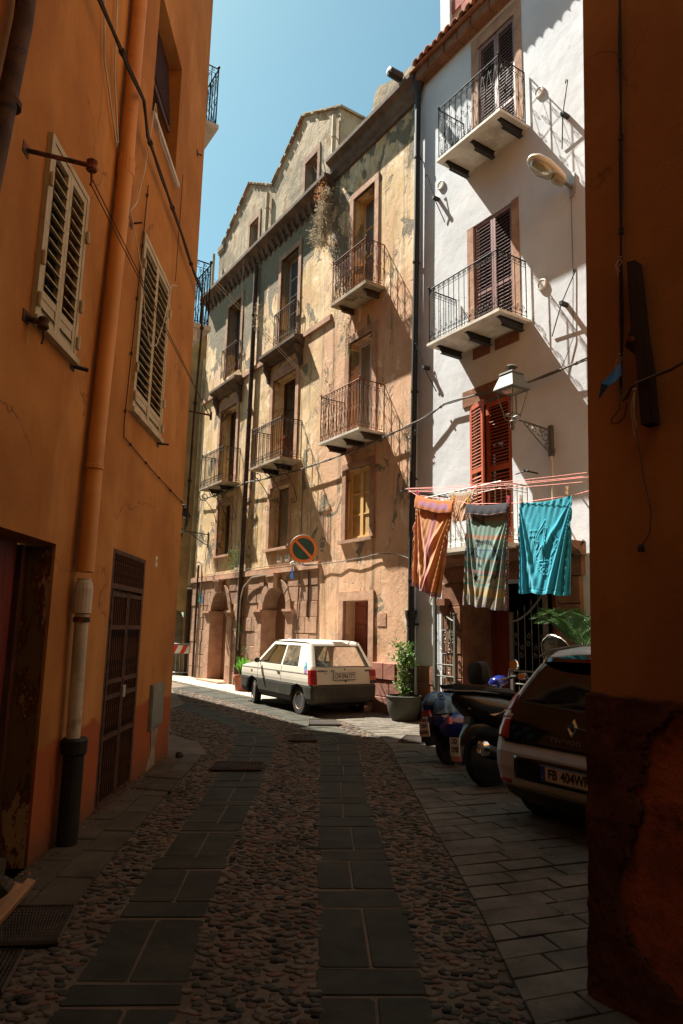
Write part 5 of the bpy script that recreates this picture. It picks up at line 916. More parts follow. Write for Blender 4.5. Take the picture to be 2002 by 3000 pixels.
r = ob('clothesline_bracket', None, hC, loc=(1.5, 0, 4.1)); MB().tube([(-.0, .03, 0), (.02, -1.1, 0)], .014, 6).tube([(-.12, -1.0, .0), (.12, -1.0, .02)], .01, 5).build('bracket_arm', 'iron', r)
r = ob('clothesline_bracket', None, hC, loc=(3.62, 0, 4.18)); MB().tube([(0, .03, 0), (.0, -.3, 0)], .014, 6).tube([(-.2, -.26, -.02), (.06, -.26, .0)], .012, 5).build('bracket_arm', 'iron', r)
def sdseg(p, a, b):
    ax, ay = p[0]-a[0], p[1]-a[1]; bx, by = b[0]-a[0], b[1]-a[1]; h = max(0, min(1, (ax*bx+ay*by)/(bx*bx+by*by+1e-9))); return math.hypot(ax-bx*h, ay-by*h)
def sdpoly(p, pts): return min(sdseg(p, a, b) for a, b in zip(pts, pts[1:]))
anchor = [[(.50, .30), (.50, .72)], [(.34, .50), (.38, .34), (.46, .27), (.50, .22), (.54, .27), (.66, .36), (.70, .50)], [(.34, .50), (.31, .44)], [(.34, .50), (.39, .45)], [(.70, .50), (.66, .44)], [(.70, .50), (.73, .45)], [(.46, .74), (.50, .78), (.54, .74), (.50, .71), (.46, .74)], [(.44, .66), (.56, .66)]]
rope = [[(.54, .36), (.55, .46), (.45, .52), (.38, .60), (.40, .70), (.46, .76)], [(.53, .78), (.60, .80), (.66, .72), (.65, .60), (.70, .54), (.78, .54)], [(.22, .32), (.38, .32)], [(.22, .38), (.36, .38)]]
def drape(u, v, seed):        # ridges hanging like chains between the two pinned corners, steeper towards the edges
    e = 1-abs(2*u-1.0-.10*math.sin(seed*3.1)); e = max(.02, min(1, e)); k = v/(e+.03); d = 0
    for i, (ki, am) in enumerate(((.55, .022), (1.15, .042), (2.4, .05), (6.5, .045))):
        ki *= 1+.12*math.sin(seed*2.3+i*1.9+(1.2 if u > .5 else 0)); d += am*math.exp(-(math.log((k+1e-4)/ki)/.14)**2)*min(1, v*2.5+.1)
    d += .05*math.sin(pi*u)*min(1, v*1.2)+.010*math.sin(u*21+seed+v*3)*v**1.5
    return d
def towel(label, tl, tr, bl, br, colf, relief=None, nx=90, nz=150, seed=0, amp=1, hem=None, group='towels drying on the pink clotheslines'):
    # corners as (s, z); hangs about one metre out from the wall
    rnd = random.Random(seed); ph = rnd.uniform(0, 6)
    o = root('hanging_towel', label, 'towel', FR, (tl[0], PK, tl[1]), group); m = MB(); vs = []; cols = []
    for j in range(nz+1):
        v = j/nz
        for i in range(nx+1):
            u = i/nx; x = (tl[0]*(1-u)+tr[0]*u)*(1-v)+(bl[0]*(1-u)+br[0]*u)*v; z = (tl[1]*(1-u)+tr[1]*u)*(1-v)+(bl[1]*(1-u)+br[1]*u)*v
            z -= .035*math.sin(pi*u)*(1-v)+.012*math.sin(u*17+ph)*v; x += .012*math.sin(u*9+ph+v*4)*v
            y = -drape(u, v, seed)*amp-.003*math.sin(u*60+v*20+ph)*(.3+v)-.0015*math.sin(u*90-v*14)*max(0, 1-v*6)
            rl, cc = relief(u, v) if relief else (0, None)
            vs.append((x-tl[0], y-rl, z-tl[1])); cols.append(cc or colf(u, v))
    fs = [(j*(nx+1)+i, j*(nx+1)+i+1, (j+1)*(nx+1)+i+1, (j+1)*(nx+1)+i) for j in range(nz) for i in range(nx)]
    m.add(vs, fs); q = m.build('towel_cloth', 'tow', o, smooth=180, cols=cols, fix=False); q.modifiers.new('s', 'SOLIDIFY').thickness = .006
    if hem:      # folded over top flap
        m = MB(); vs = []; cols = []; hh, fc = hem
        for j in range(13):
            v = j/12
            for i in range(61):
                u = i/60; x = tl[0]*(1-u)+tr[0]*u; z = tl[1]*(1-u)+tr[1]*u-.035*math.sin(pi*u); vs.append((x-tl[0]+.004*math.sin(j), -.018-.035*math.sin(pi*v*.6)-.003*math.sin(u*33+v*3)*v, z-tl[1]+.012-hh*v-.007*math.sin(u*11+ph)*v)); cols.append(fc(u, v))
        m.add(vs, [(j*61+i, j*61+i+1, (j+1)*61+i+1, (j+1)*61+i) for j in range(12) for i in range(60)]); q = m.build('folded_top', 'tow', o, smooth=180, cols=cols, fix=False); q.modifiers.new('s', 'SOLIDIFY').thickness = .006
    return o
def ns(u, v, k=1): return math.sin(u*7*k+2.1*math.sin(v*5*k))*math.sin(v*6*k+1.7*math.sin(u*4*k+1))
OR, PU, YE = (.62, .20, .05), (.30, .07, .17), (.66, .33, .06)
def c_or(u, v):
    w_ = (u+.10*math.sin(v*3.2)+.03*ns(u, v)); t_ = .5+.5*math.sin(w_*9); c = tuple(a*t_+b*(1-t_) for a, b in zip((.80, .36, .14), (.76, .36, .26)))
    f_ = max(0, math.sin(w_*11+1.1)-.8)/.2; c = tuple(a*(1-.75*f_)+b*.75*f_ for a, b in zip(c, PU))
    f_ = max(0, math.sin(w_*11+3.2)-.6)/.4*min(1, v*4); c = tuple(a*(1-.7*f_)+b*.7*f_ for a, b in zip(c, YE))
    if v > .95: c = (.6, .35, .3) if math.sin(u*120) > 0 else (.35, .15, .25)
    return c
towel('orange towel with purple streaks, leftmost on the clothesline', (1.84, 3.95), (2.78, 3.72), (1.69, 2.42), (2.42, 2.16), c_or, None, seed=1, hem=(.22, lambda u, v: (.45, .2, .3) if abs(v-.5+.12*ns(u, v, 2)) < .2 and .1 < u < .9 else OR))
TE, GR = (.035, .42, .55), (.25, .40, .33)
def r_tu(u, v):
    h = 0; p = (u, v)
    d = min(sdpoly(((p[0]-.03), p[1]), q) for q in anchor)
    h += .010*max(0, 1-abs(d-.016)/.012)
    dr = min(sdpoly(p, q) for q in rope); h += .010*max(0, 1-dr/.016)*(.55+.45*math.sin((u*.9+v)*150))
    if v > .965: h += .005
    if .935 < v < .945: h += .004*(.5+.5*math.sin(u*150))
    if v < .2: h += .005*math.sin(u*50+v*20)*(1-v/.2)
    return h*.9, None
towel('plain turquoise towel with an embossed anchor, rightmost on the clothesline', (4.15, 3.50), (5.06, 3.47), (4.10, 2.20), (4.98, 2.14), lambda u, v: tuple(a*(1+.08*ns(u, v, 2)) for a in TE), r_tu, 130, 190, seed=2)
bands = [(0, .10, GR), (.10, .15, (.42, .20, .13)), (.15, .29, GR), (.29, .335, (.60, .24, .13)), (.335, .43, GR), (.43, .445, (.03, .07, .28)), (.445, .53, (.10, .24, .27)), (.53, .56, (.35, .22, .14)), (.56, .64, (.14, .27, .22)), (.64, .67, (.45, .14, .15)), (.67, .69, (.08, .2, .18)), (.69, .72, (.48, .30, .07)), (.72, .735, GR), (.735, .77, (.38, .27, .16)), (.77, .79, (.08, .25, .2)), (.79, .83, (.40, .25, .12)), (.83, .89, (.55, .28, .03)), (.89, .905, (.15, .25, .17)), (.905, .97, (.34, .19, .13)), (.97, 1.01, (.22, .09, .12))]
ringp = [(.5+.31*math.cos(t*2*pi/24+pi*.62), .56+.20*math.sin(t*2*pi/24+pi*.62)) for t in range(22)]
def c_gr(u, v):
    c = next((k for a, b, k in bands if a <= v < b), GR); c = tuple(.62*a+.38*b for a, b in zip(c, GR))
    d = min(sdpoly((u, v), ringp), sdseg((u, v), (.40, .15), (.45, .06)), sdseg((u, v), (.18, .13), (.45, .17)))
    if d < .022 and math.sin((u*1.3+v)*110) > -.55: c = (.02, .02, .025)
    dl = min(sdpoly((u, v), [(.26, .36), (.28, .48)]), sdpoly((u, v), [(.30, .50), (.42, .52)]), sdpoly((u, v), [(.34, .58), (.44, .60)]), sdpoly((u, v), [(.36, .52), (.36, .60)]), sdpoly((u, v), [(.28, .35), (.44, .36)]), sdpoly((u, v), [(.30, .72), (.36, .70)]))
    if dl < .014: c = (.02, .025, .03)
    if u < .028 or u > .972: c = (.02, .02, .02) if math.sin((u+v*1.0)*190) > 0 else (.45, .25, .25)
    return c
towel('striped grey green towel with a dark rope ring print, middle of the three', (3.08, 3.62), (3.95, 3.52), (2.96, 2.06), (3.88, 1.94), c_gr, None, 110, 190, seed=3, amp=.8, hem=(.16, lambda u, v: (.030, .032, .042) if v < .84 else ((.42, .14, .16) if math.sin(u*90) > 0 else (.5, .42, .4))))
q = towel('small peach coloured cloth folded over the upper lines behind the big towels', (2.35, 3.98), (2.95, 3.93), (2.45, 3.42), (2.86, 3.44), lambda u, v: (.62, .56, .45) if v < .12 or u > .93 else (.55, .33, .19), None, 50, 50, seed=5, amp=.6); q.location = FR.pt(2.35, -.72, 3.98)
for s_, z, mt, lab in ((1.86, 3.98, 'pegp', 'pink peg on the left corner of the orange towel'), (2.76, 3.77, 'pegy', 'yellow peg on the right corner of the orange towel'), (3.10, 3.67, 'pegy', 'yellow peg on the left corner of the striped towel'), (3.93, 3.58, 'pegp', 'pink peg on the right corner of the striped towel'), (4.17, 3.55, 'peg', 'wooden peg on the left corner of the turquoise towel'), (4.98, 3.55, 'peg', 'tall wooden peg near the right corner of the turquoise towel')):
    r = root('clothes_peg', lab, 'clothes peg', FR, (s_, PK, z)); m = MB(); m.prism([(-.008, -.05), (.0, -.055), (.004, .0), (.010, .06), (-.002, .06), (-.006, 0)], -.022, -.010); m.prism([(-.008, -.05), (.0, -.055), (.004, .0), (.010, .06), (-.002, .06), (-.006, 0)], .010, .022); m.build('peg_jaws', mt, r); MB().lathe([(.006, -.02), (.006, .02)], (0, 0, 0), 'y', 7).build('peg_spring', 'galv', r)

# ================================================================== CARS
def ring_stack(levels, side_x, nrear=(0, .35, .7, 1), na=4, arches=(), top=None, xs_from=None):
    """levels: (z, xr, xf, w, r). Returns grid of points [level][index] for the left half (y>0), rear centre to front centre."""
    rows = []
    for k, (z, xr, xf, w_, r) in enumerate(levels):
        row = [(xr, (w_-r)*f) for f in nrear]
        row += [(xr+r-r*math.cos(a), w_-r+r*math.sin(a)) for a in [pi/2*i/na for i in range(1, na)]]
        sx = side_x(k, xr+r, xf-r); row += [(x, w_) for x in sx]
        row += [(xf-r+r*math.sin(a), w_-r+r*math.cos(a)) for a in [pi/2*i/na for i in range(1, na)]]
        row += [(xf, (w_-r)*f) for f in nrear[::-1]]
        pts = []
        for x, y in row:
            zz = z
            if top: zz = min(zz, top(x))
            for cx, cz, R in arches:
                if abs(x-cx) < R and y > w_*.6: zz = max(zz, cz+math.sqrt(R*R-(x-cx)**2))
            pts.append((x, y, zz))
        rows.append(pts)
    return rows
def skin(rows, cellmat, mbs, base=0):
    for k in range(len(rows)-1):
        for i in range(len(rows[0])-1):
            mt = cellmat(k, i)
            if mt is None: continue
            a, b, c, d = rows[k][i], rows[k][i+1], rows[k+1][i+1], rows[k+1][i]
            if max(abs(a[2]-d[2]), abs(b[2]-c[2])) < 1e-5 and rows[k][i][0] == rows[k+1][i][0]: continue
            mb = mbs[mt]; mb.quad(a, b, c, d); f = lambda p: (p[0], -p[1], p[2]); mb.quad(f(b), f(a), f(d), f(c))
def wheel(par, x, y, r, w_, mat='rim', style='steel', side=1, name='wheel', steer=0):
    o = ob(name, None, par, loc=(x, y, r), rot=(0, 0, steer)); m = MB(); h = w_/2
    m.lathe([(r*.60, -h*.9), (r*.72, -h), (r*.93, -h*.98), (r*.985, -h*.8), (r, -h*.5), (r, h*.5), (r*.985, h*.8), (r*.93, h*.98), (r*.72, h), (r*.60, h*.9)], (0, 0, 0), 'y', 32); m.build('tyre', 'rub', o, smooth=35)
    m = MB(); sg = side; prof = [(0, .30), (r*.10, .30), (r*.16, .18), (r*.36, .16), (r*.42, .55), (r*.5, .75), (r*.55, .70), (r*.58, .98), (r*.62, .98), (r*.61, .4)]
    m.lathe([(a, sg*b*h) for a, b in prof], (0, 0, 0), 'y', 32); m.build('wheel_rim', mat, o, smooth=35)
    if style == 'steel':
        for k in range(12):
            a = 2*pi*k/12; m = MB(); u, v = math.cos(a), math.sin(a); rr = r*.47; m.box(rr*u-.017, rr*u+.017, sg*h*.74 if sg > 0 else sg*h*.74-.004, sg*h*.74+.004 if sg > 0 else sg*h*.74, rr*v-.014, rr*v+.014); m.build('rim_slot', 'dark', o)
    return o
# ---- white hatchback (boxy)
car = root('parked_hatchback', 'boxy cream white hatchback with dark lower body and plate OR 096777', 'car', FW)
hd_ = R_(120.7); car.rotation_euler = (0, 0, hd_); ax0 = Vector((-.164, 14.0, 0)); off = .60
car.location = ax0-Vector((math.cos(hd_), math.sin(hd_), 0))*off          # local origin: centre of rear bumper on the ground
WB = 2.16; RA, FA = off, off+WB; ar = [(RA, .27, .315), (FA, .27, .325)]
def hood(x): return 2 if x < 2.62 else .905-.13*((x-2.62)/.85)**1.2
LV = [(.23, .10, 3.36, .66, .07), (.27, .02, 3.43, .70, .07), (.34, .0, 3.45, .725, .08), (.54, .0, 3.45, .735, .08), (.58, .02, 3.43, .73, .07), (.585, .05, 3.42, .722, .05), (.64, .057, 3.42, .728, .05), (.70, .065, 3.41, .728, .05), (.80, .08, 3.40, .722, .05), (.885, .10, 3.38, .712, .05)]
import itertools
rows = ring_stack(LV, lambda k, a, b: [a+(b-a)*i/60 for i in range(61)], arches=ar, top=hood)
mbs = {'u': MB(), 'l': MB()}; skin(rows, lambda k, i: 'l' if k < 5 else 'u', mbs)
# bonnet and belt caps
tp = rows[-1]; n_ = len(tp); m = mbs['u']
xs_h = [p for p in tp if p[0] > 2.55]
for a, b in zip(xs_h, xs_h[1:]):
    for f0, f1 in ((0, .5), (.5, .93), (.93, 1)):
        z = lambda p, f: p[2]+.022*(1-f**4); A = lambda p, f: (p[0], p[1]*f, z(p, f)); q = (A(a, f0), A(a, f1), A(b, f1), A(b, f0)); m.quad(*q); m.quad(*[(p[0], -p[1], p[2]) for p in q])
mbs['u'].build('body', 'cream', car, smooth=28); mbs['l'].build('lower_cladding', 'blkpl', car, smooth=28)
# greenhouse
GL = [(.885, .10, 2.66, .712, .06), (.925, .12, 2.60, .705, .06), (1.30, .37, 2.09, .60, .06), (1.345, .40, 2.02, .585, .06), (1.385, .46, 1.90, .555, .06), (1.405, .56, 1.78, .48, .06), (1.415, .75, 1.6, .33, .06)]
lo = [.17, .26, .64, 1.30, 1.40, 2.05, 2.09, 2.44, 2.55]; up = [.43, .54, .74, 1.27, 1.36, 1.74, 1.77, 1.90, 2.02]
def sxg(k, a, b):
    z = GL[k][0]; t = (z-.925)/(1.30-.925)
    if k <= 2 or k == 3: return [min(max(l+(u-l)*t, a), b) for l, u in zip(lo, up)]
    return [a+(b-a)*i/8 for i in range(9)]
rows = ring_stack(GL, sxg, (0, .4, .8, .93, 1), 4); na_ = 5+3
glz = {'b': MB(), 'g': MB(), 'r': MB(), 'w': MB()}
def cm(k, i):
    if k == 1:
        if i < 3: return 'r'
        j = i-na_          # side cells start after rear pts and corner arc
        if j in (2, 4, 6): return 'g'
        nn = len(rows[0])-1
        if i >= nn-3: return 'w'
    return 'b'
skin(rows, cm, glz); last = rows[-1]
for a, b in zip(last, last[1:]): glz['b'].quad(a, b, (b[0], 0, b[2]+.004), (a[0], 0, a[2]+.004)); glz['b'].quad((b[0], -b[1], b[2]), (a[0], -a[1], a[2]), (a[0], 0, a[2]+.004), (b[0], 0, b[2]+.004))
glz['b'].build('roof_and_pillars', 'cream', car, smooth=30); 
R1, R2 = rows[1], rows[2]
for j in (2, 4, 6):
    i0 = na_+j
    for s_ in (1, -1): MB().quad(*[(p[0], p[1]*s_, p[2]) for p in (R1[i0], R1[i0+1], R2[i0+1], R2[i0])]).build('side_window', 'carglass', car)
glz['r'].build('rear_window', 'carglass', car); glz['w'].build('windscreen', 'carglass', car)
# black rubber round the glass
def frame_strip(pts, r=.008, nm='window_seal', mat='rub'): m = MB(); m.tube(pts, r, 5, closed=True); m.build(nm, mat, car)
R1, R2 = rows[1], rows[2]; frame_strip([(p[0]-.004, p[1]*s_, p[2]) for s_, pts in ((1, (R1[3], R2[3])), (-1, (R2[3], R1[3]))) for p in pts], .009)
for j in (2, 4, 6):
    i0 = na_+j
    for s_ in (1, -1): frame_strip([(p[0], (p[1]+.002)*s_, p[2]) for p in (R1[i0], R1[i0+1], R2[i0+1], R2[i0])], .007)
# drip rails
for s_ in (1, -1): m = MB(); m.tube([(.44, .575*s_, 1.365), (1.1, .575*s_, 1.378), (1.98, .57*s_, 1.37)], .011, 5); m.build('roof_gutter', 'blkpl', car)
# interior
m = MB()
for s_ in (1, -1):
    y0, y1 = sorted((s_*.12, s_*.56)); m.box(1.15, 1.65, y0, y1, .3, .55); m.add([(1.10, y0, .5), (1.22, y0, .5), (1.22, y1, .5), (1.10, y1, .5), (.96, y0, .98), (1.05, y0, .98), (1.05, y1, .98), (.96, y1, .98)], [(0, 3, 2, 1), (4, 5, 6, 7), (0, 1, 5, 4), (1, 2, 6, 5), (2, 3, 7, 6), (3, 0, 4, 7)])
    c = (y0+y1)/2
    for dz in (.0, .065, .13): m.box(.93, .98, c-.13, c+.13, 1.0+dz, 1.03+dz)
    m.box(.93, .98, c-.13, c-.10, .97, 1.17); m.box(.93, .98, c+.10, c+.13, .97, 1.17)
m.box(.62, .72, -.56, .56, .5, .85); m.box(.3, 3.2, -.6, .6, .28, .32); m.box(2.15, 2.5, -.62, .62, .6, .86); m.box(.16, .66, -.55, .55, .5, .72)
m.build('seats', 'seat', car)
m = MB(); m.tube([(2.02+.07*math.sin(t), .33+.17*math.cos(t), .86+.155*math.sin(t)) for t in [2*pi*i/20 for i in range(20)]], .013, 6, closed=True); m.tube([(2.02, .17, .86), (2.02, .49, .86)], .012, 4); m.build('steering_wheel', 'blkpl', car)
for x in (RA, FA): MB().box(x-.36, x+.36, -.60, .60, .22, .62).build('wheel_well', 'dark', car)
MB().box(.2, 3.3, -.6, .6, .2, .24).build('underbody', 'dark', car)
for x, y, s_, st_ in ((RA, .62, 1, 0), (RA, -.62, -1, 0), (FA, .62, 1, R_(-14)), (FA, -.62, -1, R_(-14))): wheel(car, x, y, .27, .145, 'rim', 'steel', s_, steer=st_)
# lights, plate, trim
for s_ in (1, -1):
    o = ob('tail_light', None, car)
    for k, (z0, z1, mt) in enumerate(((.60, .665, 'rlens' if s_ > 0 else 'dlens'), (.668, .735, 'rlens' if s_ > 0 else 'amber'), (.738, .865, 'rlens'))):
        m = MB(); ya, yb_ = (.60, .735) if s_ > 0 else (-.735, -.60); xr0 = .04+.04*(z0-.55)/.3; xr1 = .04+.04*(z1-.55)/.3
        m.add([(xr0-.012, ya, z0), (xr0+.10, ya, z0), (xr0+.10, yb_, z0), (xr0-.006, yb_, z0), (xr1-.012, ya, z1), (xr1+.10, ya, z1), (xr1+.10, yb_, z1), (xr1-.006, yb_, z1)], [(0, 3, 2, 1), (4, 5, 6, 7), (0, 1, 5, 4), (1, 2, 6, 5), (2, 3, 7, 6), (3, 0, 4, 7)]); m.build('lens_segment', mt, o)
o = MB().box(.030, .048, -.245, .245, .68, .81).build('number_plate', 'plw', car); frame = MB(); frame.tube([(.03, -.245, .68), (.03, .245, .68), (.03, .245, .81), (.03, -.245, .81)], .007, 4, closed=True); frame.build('plate_frame', 'bltx', o)
text('OR', .115, 'bltx', o, (.027, .155, .743), (0, -1, 0), (0, 0, 1), 'plate_text', bold=.001, sx=.9); text('096777', .115, 'bltx', o, (.027, -.078, .743), (0, -1, 0), (0, 0, 1), 'plate_text', bold=.001, sx=.84); MB().lathe([(.01, -.002), (0, -.002)], (.029, .065, .745), 'x', 8).build('plate_emblem', 'grey', o)
text('MARBELLA', .042, 'bltx', car, (.086, .46, .845), (0, -1, 0), (.2, 0, 1), 'model_badge', bold=.001, sx=1.1); text('SEAT', .045, 'bltx', car, (.086, -.55, .845), (0, -1, 0), (.2, 0, 1), 'maker_badge', bold=.002, sx=1.1); o = MB().box(.07, .084, .20, .28, .83, .862).build('small_badge', simple('blue_grey_badge', (.12, .16, .2), .4), car); text('Wilb', .03, 'plw', o, (.068, .24, .846), (0, -1, 0), (0, 0, 1), 'badge_text')
text('jeans', .026, 'bltx', car, (.078, .40, .80), (0, -1, 0), (.15, 0, 1), 'small_lettering')
MB().lathe([(.014, -.006), (.014, .0), (0, .0)], (.092, -.03, .875), 'x', 10).build('hatch_lock', 'blk', car); MB().lathe([(.016, -.006), (.016, .0), (0, .0)], (.04, -.03, .655), 'x', 10).build('hatch_handle', 'blk', car)
m = MB()
for s_ in (1, -1):
    for x in (1.345, 2.50):
        m.tube([(x, .7235*s_, .59), (x, .7295*s_, .66), (x, .7235*s_, .80), (x-.005, .7135*s_, .885)], .003, 4)
    m.tube([(.08, .7285*s_, .80), (3.38, .7265*s_, .775)], .0025, 4)
m.tube([(.05, .58, .59), (.05, -.58, .59)], .004, 4); m.build('panel_gaps', 'blk', car)
MB().box(1.40, 1.52, .72, .738, .745, .765).lathe([(.016, 0), (.016, .02)], (1.42, .722, .755), 'y', 10).build('door_handle', 'blkpl', car)
o = ob('wing_mirror', None, car); B = MB(); B.blob([(2.33, .80, .95, .03, .03), (2.35, .81, .95, .065, .055), (2.39, .81, .95, .06, .05), (2.43, .80, .95, .02, .02)], 12); B.build('mirror_shell', 'blkpl', o, smooth=50); MB().tube([(2.42, .70, .915), (2.40, .77, .93)], .014, 6).build('mirror_arm', 'blkpl', o)
MB().box(2.78, 2.86, .722, .735, .70, .735).build('side_indicator', 'amber', car)
m = MB(); m.slab([(.24, .80), (.33, .78), (.36, .90), (.34, .92), (.36, 1.0), (.30, 1.01), (.26, .93)], .0, .003, .001, f=lambda a, b, h: (a, .722-.26*max(0, b-.88)+h, b)); o = m.build('sticker', simple('blue_sticker', (.12, .3, .55), .4), car)
MB().slab([(.26, .79), (.34, .80), (.34, .87), (.28, .86)], .003, .005, .001, f=lambda a, b, h: (a, .722-.26*max(0, b-.88)+h, b)).build('sticker_patch', simple('pink_sticker', (.55, .2, .4), .4), o)
MB().slab([(.27, .93), (.35, .92), (.34, .98), (.29, .99)], .003, .005, .001, f=lambda a, b, h: (a, .722-.26*max(0, b-.88)+h, b)).build('sticker_patch', simple('green_sticker', (.1, .4, .3), .4), o)
for s_ in (1, -1): MB().box(3.40, 3.46, s_*.50-.12, s_*.50+.12, .60, .72).build('headlight', 'glk', car)
MB().tube([(.3, -.3, .2), (.02, -.3, .2)], .02, 8).build('exhaust_pipe', 'brpipe', car); MB().tube([(.25, -.60, .25), (-.02, -.60, .27), (-.06, -.60, .30)], .014, 6).build('tow_hook', 'brpipe', car)
m = MB(); m.box(.3, .34, -.35, .35, .16, .3); m.build('rear_axle', 'blk', car)
# ---- silver hatchback nosed in towards the wall (only its rear left shows)
car2 = root('parked_city_car', 'blue grey hatchback with black tailgate and plate FB 404WR behind the dark wall', 'car', FW, (1.86, 5.73, 0)); car2.rotation_euler = (0, 0, R_(35))
LV = [(.20, .14, 3.45, .70, .22), (.27, .06, 3.54, .79, .20), (.36, .02, 3.58, .84, .20), (.50, .0, 3.6, .86, .19), (.62, .005, 3.59, .865, .19), (.70, .03, 3.56, .862, .18), (.80, .055, 3.5, .85, .18), (.92, .095, 3.3, .825, .18), (1.04, .15, 2.95, .785, .18), (1.18, .235, 2.65, .72, .18), (1.32, .325, 2.35, .65, .18), (1.42, .40, 2.15, .59, .18), (1.49, .50, 1.95, .53, .18), (1.53, .68, 1.75, .42, .18), (1.545, .9, 1.5, .25, .12)]
A2 = [(.60, .31, .36), (3.0, .31, .36)]
rows = ring_stack(LV, lambda k, a, b: [a+(b-a)*i/44 for i in range(45)], (0, .3, .6, .85, 1), 6, A2)
mbs = {'a': MB(), 'g': MB(), 'c': MB()}
def c2(k, i):
    if k < 1: return 'c'
    x = rows[k][i][0]
    if 7 <= k < 11 and i > 12 and .62 < x < 2.6: return 'g'
    return 'a'
skin(rows, c2, mbs); last = rows[-1]
for a, b in zip(last, last[1:]): mbs['a'].quad(a, b, (b[0], 0, b[2]), (a[0], 0, a[2])); mbs['a'].quad((b[0], -b[1], b[2]), (a[0], -a[1], a[2]), (a[0], 0, a[2]), (b[0], 0, b[2]))
mbs['a'].build('body', 'silver', car2, smooth=50); mbs['g'].build('side_windows', 'glk', car2, smooth=50); mbs['c'].build('sill', 'blkpl', car2, smooth=50)
def lev(z):
    for a, b in zip(LV, LV[1:]):
        if a[0] <= z <= b[0]: t = (z-a[0])/(b[0]-a[0]); return [a[i]+(b[i]-a[i])*t for i in (1, 3, 4)]
    return [LV[-1][1], LV[-1][3], LV[-1][4]]
def rear(y, z, off_=.004):
    xr, w_, r = lev(z); ay = abs(y); off2 = off_
    if ay <= w_-r: return (xr-off2, y, z)
    e = min(1, (ay-(w_-r))/r); x = xr+r-math.sqrt(max(0, r*r-(e*r)**2)); nx, ny = -math.sqrt(max(0, 1-e*e)), e
    return (x+nx*off2, y+math.copysign(ny*off2, y), z)
def patch(z0, z1, y0, y1, name, mat, off_=.005, nz=14, ny=20, par=None, smooth=60):
    m = MB(); vs = []
    for j in range(nz+1):
        z = z0+(z1-z0)*j/nz; a = y0(z) if callable(y0) else y0; b = y1(z) if callable(y1) else y1
        for i in range(ny+1): vs.append(rear(a+(b-a)*i/ny, z, off_))
    m.add(vs, [(j*(ny+1)+i, j*(ny+1)+i+1, (j+1)*(ny+1)+i+1, (j+1)*(ny+1)+i) for j in range(nz) for i in range(ny)]); o = m.build(name, mat, par or car2, smooth=smooth)
    md = o.modifiers.new('s', 'SOLIDIFY'); md.thickness = .004; md.offset = 0; return o
hw = lambda z: (lev(z)[1]-.115 if z > 1.04 else (lev(z)[1]-.115-.0*(1.04-z)))-(.0 if z > .78 else (.78-z)*.9)
tg = patch(.70, 1.40, lambda z: -hw(z), hw, 'glass_tailgate', 'bgloss', .006, 24, 40)
for s_ in (1, -1):
    inner = lambda z: .63+.02*math.sin((z-.72)*14)+(.04 if z > .93 else 0); outer = lambda z: min(lev(z)[1]-.012, .85-(z-.72)*.12)-(.10*max(0, (.80-z)/.08) if z < .80 else 0)
    t_ = ob('tail_light', None, car2); patch(.73, .90, (lambda z: s_*inner(z)), (lambda z: s_*outer(z)), 'lens_segment', 'rlens', .012, 8, 8, t_); patch(.90, .96, (lambda z: s_*inner(z)), (lambda z: s_*outer(z)), 'lens_segment', simple('clear_reverse_lens', (.35, .28, .25), .2, spec=.8), .013, 4, 8, t_); patch(.96, 1.10, (lambda z: s_*(inner(z)+.0)), (lambda z: s_*outer(z)), 'lens_segment', 'rlens', .012, 8, 8, t_)
patch(.415, .60, -.56, .56, 'bumper_insert', 'bgloss', .004, 8, 24); patch(.22, .345, -.70, .70, 'lower_valance', 'blkpl', .010, 6, 30); patch(.33, .36, -.52, .52, 'bumper_lip', 'grey', .02, 3, 20); patch(.36, .395, .60, .76, 'reflector', 'rlens', .006, 3, 8)
m = MB(); sp = []      # roof spoiler
for y in [-.53+1.06*i/16 for i in range(17)]:
    e = (abs(y)/.56)**4*.16; sp.append([(.26+e, y, 1.405-.02*(abs(y)/.56)**3), (.28+e, y, 1.435), (.56, y, 1.49-.07*(abs(y)/.56)**3), (.60, y, 1.44-.06*(abs(y)/.56)**2), (.40+e*.5, y, 1.375)])
m.loft(sp); m.build('roof_spoiler', 'bgloss', car2, smooth=40); MB().box(.265, .275, -.2, .2, 1.412, 1.424).build('high_brake_light', 'rlens', car2)
m = MB(); m.tube([(p[0], p[1], p[2]+.03) for p in [(.42, .60, 1.40), (.56, .585, 1.46), (.9, .57, 1.50), (1.5, .56, 1.50)]], .012, 5); m.build('roof_seam', 'blkpl', car2)
o = MB().box(-.022, -.012, -.26, .26, .452, .562).build('number_plate', 'plw', car2); MB().box(-.024, -.022, .215, .26, .452, .562).build('plate_band', simple('plate_blue_band', (.02, .05, .3), .5), o); MB().tube([(-.022, -.265, .447), (-.022, .265, .447), (-.022, .265, .567), (-.022, -.265, .567)], .006, 4, closed=True).build('plate_frame', 'bltx', o)
text('FB', .105, 'bltx', o, (-.025, .14, .507), (0, -1, 0), (0, 0, 1), 'plate_text', bold=.003, sx=.85); text('404WR', .105, 'bltx', o, (-.025, -.075, .507), (0, -1, 0), (0, 0, 1), 'plate_text', bold=.003, sx=.82); text('I', .04, 'plw', o, (-.026, .238, .48), (0, -1, 0), (0, 0, 1), 'plate_text')
e = ob('diamond_emblem', None, car2); xe = rear(0, .885)[0]-.012; tl_ = .32
D = [(0, .075), (.052, 0), (0, -.075), (-.052, 0)]; I = [(.0, .030), (.019, 0), (0, -.030), (-.019, 0)]; m = MB(); V = lambda y, z, h: (xe+h+(z)*tl_, -y, .885+z)
